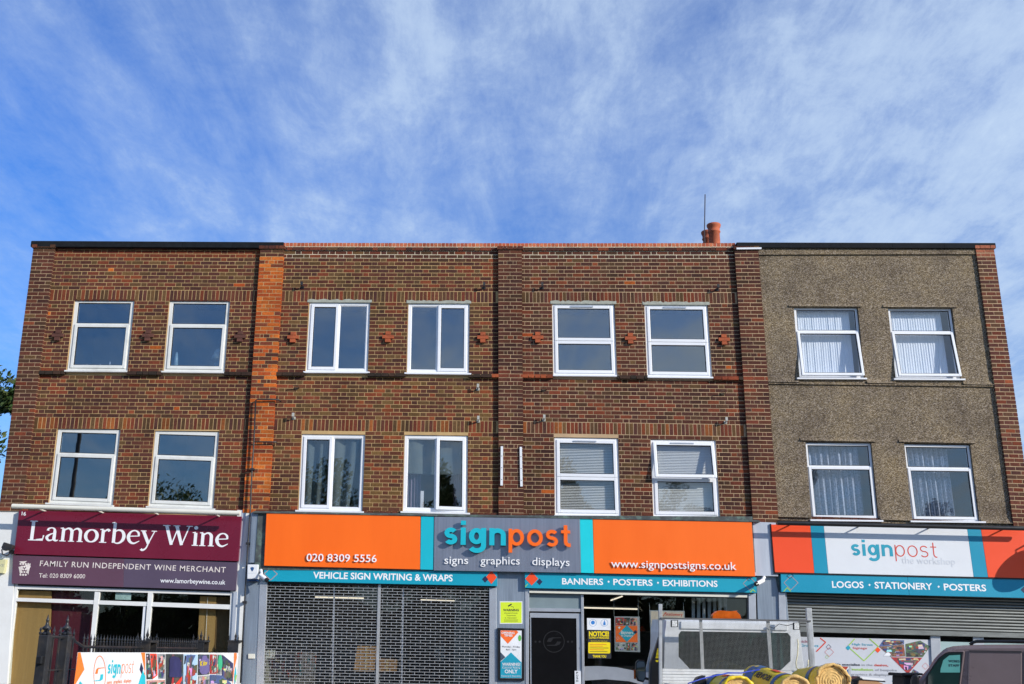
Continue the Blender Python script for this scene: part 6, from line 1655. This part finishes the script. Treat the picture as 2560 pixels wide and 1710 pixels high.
for yy in (YC+1.9, YG-2.0):
    for xx in (xl+.02, xr-.24):
        mb = MB(); mb.tube([(xx, yy, .35), (xx+.22, yy, .35)], .35, 24); w = mb.build('wheel', M_TYRE, tk, bevel=.02)
        mb = MB(); mb.tube([(xx-.006, yy, .35), (xx+.226, yy, .35)], .2, 18); mb.build('rim', M_ALU, w)
ro = MB(); ro.tube([S('F1', 1130, 285, YG-.01), S('F1', 1140, 360, YG-.02), S('F1', 1130, 560, YG-.02), S('F1', 1100, 700, YG-.03), S('F1', 1110, 800, YG-.03), S('F1', 1170, 862, YG-.03), S('F1', 1260, 850, YG-.03), S('F1', 1320, 760, YG-.02), S('F1', 1330, 660, YG-.01)], .008, 6)
ro.build('rope', mat('pale_rope', (.62, .56, .36), .9, var=.2, vscale=30), None, 'pale rope loop hanging at the right side of the mesh guard', 'rope', smooth=True)
# black pointed cover beside the cab
bgp = empty('tool_cover', S('D4', 2240, 1330, -5.3), 'black pointed tool cover with yellow stripes left of the truck cab', 'cover')
mb = MB(); mb.prism(sq('D4', [(2288, 690), (2302, 800), (2306, 1300), (2290, 2530), (2170, 2530), (2158, 1250), (2168, 1060), (2205, 950)], -5.3), -5.3, -5.16); mb.build('cover_body', M_BLACK, bgp, bevel=.02)
for k in range(7): 
    mb = MB(); y0 = 862+k*19; mb.prism(sq('D4', [(2258-k*3.4, y0), (2286, y0), (2286, y0+12), (2256-k*3.4, y0+12)], -5.303), -5.303, -5.3005); mb.build('yellow_stripe', M_YELP, bgp)
mb = MB(); mb.prism(sq('D4', [(2236, 1016), (2276, 1016), (2270, 1042), (2240, 1040)], -5.303), -5.303, -5.3005); mb.build('yellow_mark', M_YELP, bgp)

# ---- rolls of insulation in the truck bed
def cyl_pt(A, B, r, t, ang):
    d = (B-A).normalized(); up = Vector((0, 0, 1)); a = d.cross(up).normalized(); b = a.cross(d)
    return A+(B-A)*t + r*(math.cos(ang)*a+math.sin(ang)*b)
def patch(A, B, r, t0, t1, a0, a1, m, parent, name, nt_=4, na=14):
    V = [cyl_pt(A, B, r, t0+(t1-t0)*i/nt_, a0+(a1-a0)*j/na) for i in range(nt_+1) for j in range(na+1)]
    F = [(i*(na+1)+j, i*(na+1)+j+1, (i+1)*(na+1)+j+1, (i+1)*(na+1)+j) for i in range(nt_) for j in range(na)]
    mb = MB(); mb.add(V, F); return mb.build(name, m, parent, smooth=True)
def roll(A, B, r, label, seed, art):
    """A near end, B far end"""
    dz_ = Vector((0, 0, .045 if art == 'C' else .065)); A, B = Vector(A)-dz_, Vector(B)-dz_; rr = random.Random(seed)
    e = empty('insulation_roll', A, label, 'insulation roll', 'yellow rolls of insulation in the truck bed')
    n = 36; m_ = 14; V = []; F = []
    for i in range(m_+1):
        t = i/m_
        for j in range(n):
            an = 2*math.pi*j/n
            k = 1+.018*math.sin(an*5+t*9)+.012*math.sin(an*9-t*14)+(.02*rr.uniform(-1, 1) if i in (0, m_) else 0)
            V.append(cyl_pt(A, B, r*k, t+(rr.uniform(-.012, .012) if i == 0 else 0), an))
    for i in range(m_):
        for j in range(n): F.append((i*n+j, i*n+(j+1) % n, (i+1)*n+(j+1) % n, (i+1)*n+j))
    V.append(B); F += [(m_*n+j, m_*n+(j+1) % n, len(V)-1) for j in range(n)]
    mb = MB(); mb.add(V, F); mb.build('wrapper', M_YELLOW, e, smooth=True)
    d = (B-A).normalized(); a_ = d.cross(Vector((0, 0, 1))).normalized(); b_ = a_.cross(d)
    V = []; F = []; turns = 6; N_ = 46; K = 36
    for k in range(K+1):                      # the coiled wool shows as ridges on the end face
        q = k/K
        for j in range(N_):
            an = 2*math.pi*j/N_; rad = r*.99*q
            h = .0035*math.sin((q*turns*2*math.pi)-an)+.001*math.sin(5*an+9*q)+rr.uniform(-.0015, .0015)+.02*(1-q)**2-.02*(q > .93)
            V.append(A+rad*(math.cos(an)*a_+math.sin(an)*b_) - d*(-.03+h+.02))
    for k in range(K):
        for j in range(N_): F.append((k*N_+j, k*N_+(j+1) % N_, (k+1)*N_+(j+1) % N_, (k+1)*N_+j))
    mb = MB(); mb.add(V, F); mb.build('wool_end', M_WOOL, e, smooth=True)
    tor = [A+(r*rr.uniform(.97, 1.06))*(math.cos(2*math.pi*j/30)*a_+math.sin(2*math.pi*j/30)*b_)-d*rr.uniform(-.01, .02) for j in range(31)]
    tor[-1] = tor[0]
    mb = MB(); mb.tube(tor, [.014+rr.uniform(0, .010) for _ in range(30)]+[.014], 6); mb.build('torn_rim', M_WOOL if art != 'A' else M_YELLOW, e, smooth=True)
    return e, A, B
R_ = .170
e1, A1, B1 = roll(S('D1', 1292, 985, -8.2), S('D1', 1065, 945, -7.1), R_, 'left yellow insulation roll, its end nearest the frame bottom, red patch on top', 1, 'A')
patch(A1, B1, R_*1.035, .15, .24, .2, 2.9, M_BLUEP, e1, 'blue_band'); patch(A1, B1, R_*1.04, .34, .52, 1.3, 1.95, M_REDP, e1, 'red_patch'); patch(A1, B1, R_*1.035, .72, .95, .2, 2.9, M_BLUEP, e1, 'blue_band')
e2, A2, B2 = roll(S('F1', 1075, 1160, -8.3), S('F1', 360, 925, -7.1), R_, 'middle yellow insulation roll with upside-down brand lettering', 2, 'B')
patch(A2, B2, R_*1.035, .16, .24, .1, 3.0, M_BLUEP, e2, 'blue_band'); patch(A2, B2, R_*1.04, .34, .52, 1.1, 1.75, M_REDP, e2, 'red_patch'); patch(A2, B2, R_*1.035, .72, .93, .1, 3.0, M_BLUEP, e2, 'blue_field')
for k, (t_, an) in enumerate(((.80, 1.1), (.86, 1.8), (.78, 2.3))): patch(A2, B2, R_*1.045, t_-.03, t_+.03, an-.12, an+.12, M_YELLOW, e2, 'yellow_spot')
def rolltext(A, B, r, body, t0, t1, a0, hgt, parent):
    vs, fs = text_geo(body, .03); x0 = min(v[0] for v in vs); x1 = max(v[0] for v in vs); V = []
    for v in vs:
        s = (v[0]-x0)/(x1-x0); V.append(cyl_pt(A, B, r, t0+(t1-t0)*s, a0+hgt*v[1]/CAPH))
    mb = MB(); mb.add(V, fs); mb.build('lettering', M_DARKP, parent)
e3, A3, B3 = roll(S('F1', 1770, 975, -8.0), S('F1', 1250, 1020, -7.0), .170, 'right yellow insulation roll showing its coiled tan end', 3, 'C')
patch(A3, B3, .170*1.035, .30, .42, .0, 3.1, M_BLUEP, e3, 'blue_band')
d2 = (B2-A2)
rolltext(A2, B2, R_*1.045, 'ISOVER', .30, .68, 2.62, -.38, e2)
mb = MB(); mb.tube([S('F2', 0, 620, -8.45), S('F2', 300, 520, -8.3), S('F2', 560, 455, -8.2), S('F2', 900, 385, -8.0), S('F2', 1200, 385, -7.8), S('F2', 1400, 345, -7.75), S('F2', 1620, 310, -7.6)], .007, 6); mb.build('blue_strap', mat('blue_strap', (.02, .05, .42), .5), None, 'thin blue strap lying across the insulation rolls', 'strap', smooth=True)
mb = MB(); mb.prism(sq('F2', [(230, 480), (420, 430), (430, 800), (60, 800)], -7.3), -7.3, -7.1); mb.build('black_sheet', M_BLACK, None, 'crumpled black sheeting left of the insulation rolls', 'sheeting', bevel=.02)
# framed board behind the right roll, open carton
bo = empty('framed_board', S('F1', 2000, 1100, -6.9), 'silver framed board with red and blue print behind the right insulation roll', 'board')
mb = MB(); mb.prism(sq('F1', [(1860, 760), (2108, 764), (2100, 3040), (1860, 3040)], -6.9), -6.9, -6.87); mb.build('frame', M_SILVER, bo, bevel=.003)
for pts, m_ in (([(1880, 775), (2070, 780), (2085, 1300), (1880, 1300)], M_FAINT), ([(1880, 776), (2062, 782), (1995, 880), (1930, 850)], mat('deep_red_print', (.36, .04, .02), .5)), ([(2020, 860), (2064, 820), (2068, 930), (2050, 900)], M_BLUEP)):
    mb = MB(); mb.prism(sq('F1', pts, -6.902-.001*(m_ != M_FAINT)), -6.902-.001*(m_ != M_FAINT), -6.9005); mb.build('print', m_, bo)
bi = empty('open_carton', S('F1', 2400, 1100, -6.4), 'brown carton with white-edged lid flap against the printed panel', 'box')
mb = MB(); mb.prism(sq('E2', [(415, 1040), (600, 1040), (690, 1075), (700, 1200), (380, 1200)], -6.4), -6.4, -6.0); mb.build('carton', M_CARD, bi)
mb = MB(); mb.prism(sq('E2', [(425, 993), (720, 1020), (690, 1042), (460, 1025)], -6.42), -6.42, -6.405); mb.build('lid_edge', M_WP, bi)
mb = MB(); mb.prism(sq('E2', [(320, 1030), (420, 990), (425, 1010), (720, 1045), (720, 1060), (440, 1040), (330, 1300), (300, 1300)], -6.36), -6.36, -6.1); mb.build('dark_cover', M_BLACK, bi)
mb = MB(); mb.prism(sq('E2', [(380, 1202), (700, 1202), (700, 2265), (380, 2265)], -6.4), -6.4, -6.0); mb.build('stand', M_BLACK, bi)
wb = empty('wheelie_bin', S('E2', 990, 1300, -3.2), 'black wheelie bin between the printed panel and the grey van', 'bin')
p = sq('E2', [(938, 985), (1150, 985), (1120, 1970), (965, 1970)], -3.2)
mb = MB(); mb.prism(p, -3.2, -2.7); mb.build('bin_body', M_TYRE, wb, bevel=.02)
mb = MB(); mb.prism(sq('E2', [(912, 960), (930, 948), (960, 965), (1160, 952), (1170, 978), (918, 988)], -3.24), -3.24, -2.66); mb.build('lid', M_TYRE, wb, bevel=.008)

# ================================================================== GREY VAN
YV = 0.0
VA = math.radians(23)
VP = Vector((sight('E2', 1235, 880, -4.3)[0], -4.3, 0)); VX = Vector((math.cos(VA), -math.sin(VA), 0)); VY = Vector((math.sin(VA), math.cos(VA), 0))
def vs_(zone, x, y, d):
    ox, oy, s = ZN[zone]
    r_ = fwd + ((ox+x/s)-1280)/FPX*eR + (855-(oy+y/s))/FPX*eU
    t = ((VP+VY*d-CPOS).dot(VY))/r_.dot(VY); q = CPOS+r_*t
    return ((q-VP).dot(VX), q.z)
def VQ(zone, pts, d): return [vs_(zone, x, y, d) for x, y in pts]
def vt(u, d, z):
    q = VP+VX*u+VY*d; return (q.x, q.y, z)
def VM(): return MB(vt)
def VS(zone, x, y, d):
    q = vs_(zone, x, y, d); return (q[0], d, q[1])
vn = empty('parked_van', tuple(VP+VX*1.5+VY*.9), 'grey-brown compact van with black roof rail at the right edge', 'van')
PR = [(1235, 880), (1290, 790), (1340, 735), (1400, 680), (1440, 655), (1520, 635), (1640, 625), (1900, 618), (2348, 615)]
pr = VQ('E2', PR, YV)
x0v = pr[0][0]; zt = pr[-1][1]
xe = x0v+3.6
body = [(x0v-.95, .45), (x0v-1.0, .75), (x0v-.9, 1.0), (x0v-.35, 1.13)] + [(p[0], p[1]) for p in VQ('E2', [(1120, 1010), (1175, 950)], YV)] + pr + [(xe-.1, zt), (xe, zt-.1), (xe+.06, .6), (xe, .35), (x0v-.8, .33)]
mb = VM(); mb.prism(body, YV+.02, YV+1.75)
mb.build('body', M_VANPAINT, vn, bevel=.05)
side = VQ('E2', [(1700, 680), (2325, 688), (2325, 1900), (1660, 1900)], YV)
mb = VM(); mb.prism(side, YV-.001, YV+.025); mb.build('sliding_door', M_VANPAINT, vn, bevel=.012)
mb = VM(); mb.prism(VQ('E2', [(2345, 690), (2900, 700), (2900, 1900), (2345, 1900)], YV), YV-.001, YV+.025); mb.build('rear_side_panel', M_VANPAINT, vn, bevel=.012)
mb = VM(); mb.prism(VQ('E2', [(1706, 682), (2322, 690), (2322, 716), (1706, 708)], YV-.006), YV-.006, YV-.0015); mb.build('door_track', mat('van_dark_paint', (.06, .05, .05), .4), vn)
frame = [(1210, 985), (1270, 860), (1330, 775), (1395, 715), (1450, 690), (1642, 690), (1655, 712), (1600, 1120), (1585, 1900), (1140, 1900), (1150, 1100)]
mb = VM(); mb.prism(VQ('E2', frame, YV), YV-.001, YV+.02); mb.build('front_door', M_VANPAINT, vn, bevel=.01)
gl = [(1195, 1000), (1270, 878), (1345, 775), (1420, 718), (1470, 702), (1632, 702), (1612, 900), (1590, 1100), (1580, 1300), (1190, 1300)]
mb = VM(); mb.prism(VQ('E2', gl, YV-.003), YV-.003, YV-.0012); mb.build('window_seal', M_BLACK, vn)
gl2 = [(1225, 985), (1290, 878), (1360, 786), (1430, 735), (1475, 722), (1612, 720), (1600, 900), (1575, 1100), (1565, 1300), (1210, 1300)]
mb = VM(); mb.prism(VQ('E2', gl2, YV-.006), YV-.006, YV-.0035); vg = mb.build('door_glass', mat('dark_green_glass', (.018, .045, .040), .05, var=.1, spec=.7), vn)
mb = VM(); mb.prism(VQ('E2', [(1370, 900), (1400, 800), (1470, 745), (1598, 738), (1596, 945), (1365, 945)], YV-.0075), YV-.0075, YV-.0065); mb.build('see_through', mat('pale_green_glass', (.16, .50, .42), .25), vg)
for wd, p0_, p1_ in (('WORKS', (1462, 824), (1594, 827)), ('STAFF', (1462, 874), (1590, 877))):
    g_, f_ = text_geo(wd, .03); A_v = vs_('E2', *p0_, -.0085); B_v = vs_('E2', *p1_, -.0085); h_v = vs_('E2', p0_[0], p0_[1]-26, -.0085)[1]-A_v[1]
    mb = VM(); mb.add(fit_geo(g_, A_v, B_v, h_v, CAPH, -.0085), f_); mb.build('lettering', M_DARKP, vg)
mb = VM(); a = VS('E2', 1712, 620, YV+.08); b_ = VS('E2', 1760, 580, YV+.08); mb.tube([a, (a[0]+.05, a[1], b_[2]-.01), (b_[0]+.03, b_[1], b_[2]), (xe-.5, b_[1], b_[2]), (xe-.4, a[1], a[2])], .022, 8); mb.build('roof_rail', M_BLACK, vn, smooth=True)
mb = VM(); mb.prism(VQ('E2', [(1010, 1040), (1030, 985), (1075, 965), (1115, 985), (1118, 1090), (1100, 1300), (1010, 1300)], YV-.16), YV-.16, YV-.05); mb.build('mirror', M_BLACK, vn, bevel=.03)
for xx in (x0v-.35, xe-.75):
    mb = VM(); mb.tube([(xx, YV-.01, .32), (xx, YV+.2, .32)], .32, 24); w = mb.build('wheel', M_TYRE, vn, bevel=.02)
    mb = VM(); mb.tube([(xx, YV-.018, .32), (xx, YV+.0, .32)], .19, 18); mb.build('rim', M_ALU, w)
mb = VM(); mb.box(x0v-1.02, x0v-.95, YV+.1, YV+1.7, .4, .7); mb.build('bumper', M_TYRE, vn, bevel=.02)

# ================================================================== TREES
def leafmat(name, cols):
    m = bpy.data.materials.new(name); m.use_nodes = True; t = m.node_tree; b = t.nodes['Principled BSDF']
    a = N(t, 'ShaderNodeAttribute'); a.attribute_name = 'tone'
    t.links.new(a.outputs['Color'], b.inputs['Base Color']); b.inputs['Roughness'].default_value = .6; b.inputs['Specular IOR Level'].default_value = .3
    return m
M_LEAF = leafmat('leaf_green', None)
def tree(x, y, z_top, rad, hgt, n, leaf, label, seed, col=((.045, .085, .018), (.075, .12, .03), (.11, .13, .04)), group='trees across the road'):
    r = random.Random(seed)
    root = empty('broadleaf_tree', (x, y, 0), label, 'tree', group)
    zc = z_top-hgt/2
    mb = MB(); mb.tube([(x, y, 0), (x+.1, y, zc*.5), (x-.05, y+.1, zc), (x, y, z_top-hgt*.2)], [.28, .22, .15, .04], 8); mb.build('trunk', M_BARK, root, smooth=True)
    clumps = []
    for _ in range(34):
        u = r.uniform(-1, 1); a = r.uniform(0, 6.283); q = r.uniform(.35, 1.0)
        s = math.sqrt(1-u*u)
        clumps.append((x+rad*q*s*math.cos(a), y+rad*q*s*math.sin(a), zc+hgt/2*q*u, rad*r.uniform(.16, .36)))
    for k, c in enumerate(clumps[:9]):
        mb = MB(); mb.tube([(x, y, zc-hgt*.3), ((x+c[0])/2, (y+c[1])/2, (zc-hgt*.2+c[2])/2), c[:3]], [.09, .05, .015], 5); mb.build('limb', M_BARK, root)
    V = []; F = []; T = []
    for i in range(n):
        c = clumps[r.randrange(len(clumps))]
        p = Vector((r.gauss(0, 1), r.gauss(0, 1), r.gauss(0, 1))); p = p.normalized()*c[3]*r.random()**.4+Vector(c[:3])
        d = Vector((r.gauss(0, 1), r.gauss(0, 1), r.gauss(0, 1)+.4)).normalized(); e = d.orthogonal().normalized(); f = d.cross(e)
        l = leaf*r.uniform(.6, 1.3); k = len(V)
        V += [p-e*l, p+f*l*.45, p+e*l, p-f*l*.45]; F.append((k, k+1, k+2, k+3)); g = r.uniform(.75, 1.3); cc = r.choice(col); T.append(tuple(v*g for v in cc))
    me = bpy.data.meshes.new('crown'); me.from_pydata([tuple(v-Vector((x, y, 0))) for v in V], [], F)
    at = me.attributes.new('tone', 'FLOAT_COLOR', 'FACE')
    for i, c in enumerate(T): at.data[i].color = (*c, 1)
    me.materials.append(M_LEAF); o = bpy.data.objects.new('crown', me); COL.objects.link(o); o.parent = root; WL[o.name] = Vector((x, y, 0))
X, Z = sight('P', -190, 1060, 12)
tree(X+.1, 12, Z+2.45, 2.6, 5.2, 30000, .10, 'green tree showing at the left edge behind the brick building', 5, col=((.02, .045, .008), (.035, .065, .014), (.06, .08, .02)), group=None)
RT = [(-26.5, 9.4, 3.4), (-19.0, 11.9, 3.6), (-9.5, 12.6, 3.4), (-3.0, 10.0, 3.2), (4.2, 13.6, 2.2), (10.6, 12.8, 2.6), (17.6, 12.0, 3.0), (25.5, 9.6, 3.0), (33, 10, 4), (-36, 10, 4)]
for k, (x, zt_, rd) in enumerate(RT):
    tree(x, -42, zt_, rd, zt_*.72, 9000, .13, ['low broad tree', 'tree behind the hazy pane', 'tall spreading tree', 'round tree', 'narrow tall tree', 'tall dense tree', 'dark wide tree', 'small tree', 'outer right tree', 'outer left tree'][k]+' across the road, seen only as a window reflection', 20+k)
# tall hedge behind them, added so the shop glass reflects something dark
r = random.Random(9); V = []; F = []; T = []
for i in range(38000):
    p = Vector((r.uniform(-62, 62), -47+r.uniform(-2.2, 2.2), r.random()**.8*(6.2+1.3*math.sin(i*.0)+.0)))
    p.z *= .85+.22*math.sin(p.x*.35)+.1*math.sin(p.x*1.1)
    d = Vector((r.gauss(0, 1), r.gauss(0, 1)+.5, r.gauss(0, 1))).normalized(); e = d.orthogonal().normalized(); f = d.cross(e); l = .42*r.uniform(.6, 1.3); k = len(V)
    V += [p-e*l, p+f*l*.6, p+e*l, p-f*l*.6]; F.append((k, k+1, k+2, k+3)); g = r.uniform(.5, 1.1); T.append((.04*g, .07*g, .018*g))
me = bpy.data.meshes.new('hedge'); me.from_pydata(V, [], F); at = me.attributes.new('tone', 'FLOAT_COLOR', 'FACE')
for i, c in enumerate(T): at.data[i].color = (*c, 1)
me.materials.append(M_LEAF); o = bpy.data.objects.new('hedge', me); COL.objects.link(o); tag(o, 'long tall hedge added across the road to keep the shop glass reflections dark', 'hedge', kind='stuff')
# lamp post across the road, reflected in a window of the first bay
xw = sight('B1', 640, 650, .05)[0]
lx = xw*(19.7+13)/19.7
lp = empty('lamp_post', (lx, -13, 0), 'slim dark lamp post reflected in the lower left window of the first bay', 'lamp post')
mb = MB(); mb.tube([(lx, -13, 0), (lx, -13, 3), (lx, -13, 8.4)], [.11, .09, .06], 10); mb.build('pole', M_IRON, lp, smooth=True)
mb = MB(); mb.tube([(lx, -13, 8.3), (lx, -13.5, 8.6), (lx, -14.4, 8.65)], .035, 6); mb.build('arm', M_IRON, lp)
mb = MB(); mb.box(lx-.12, lx+.12, -15.0, -14.3, 8.58, 8.72); mb.build('lantern', M_IRON, lp, bevel=.03)
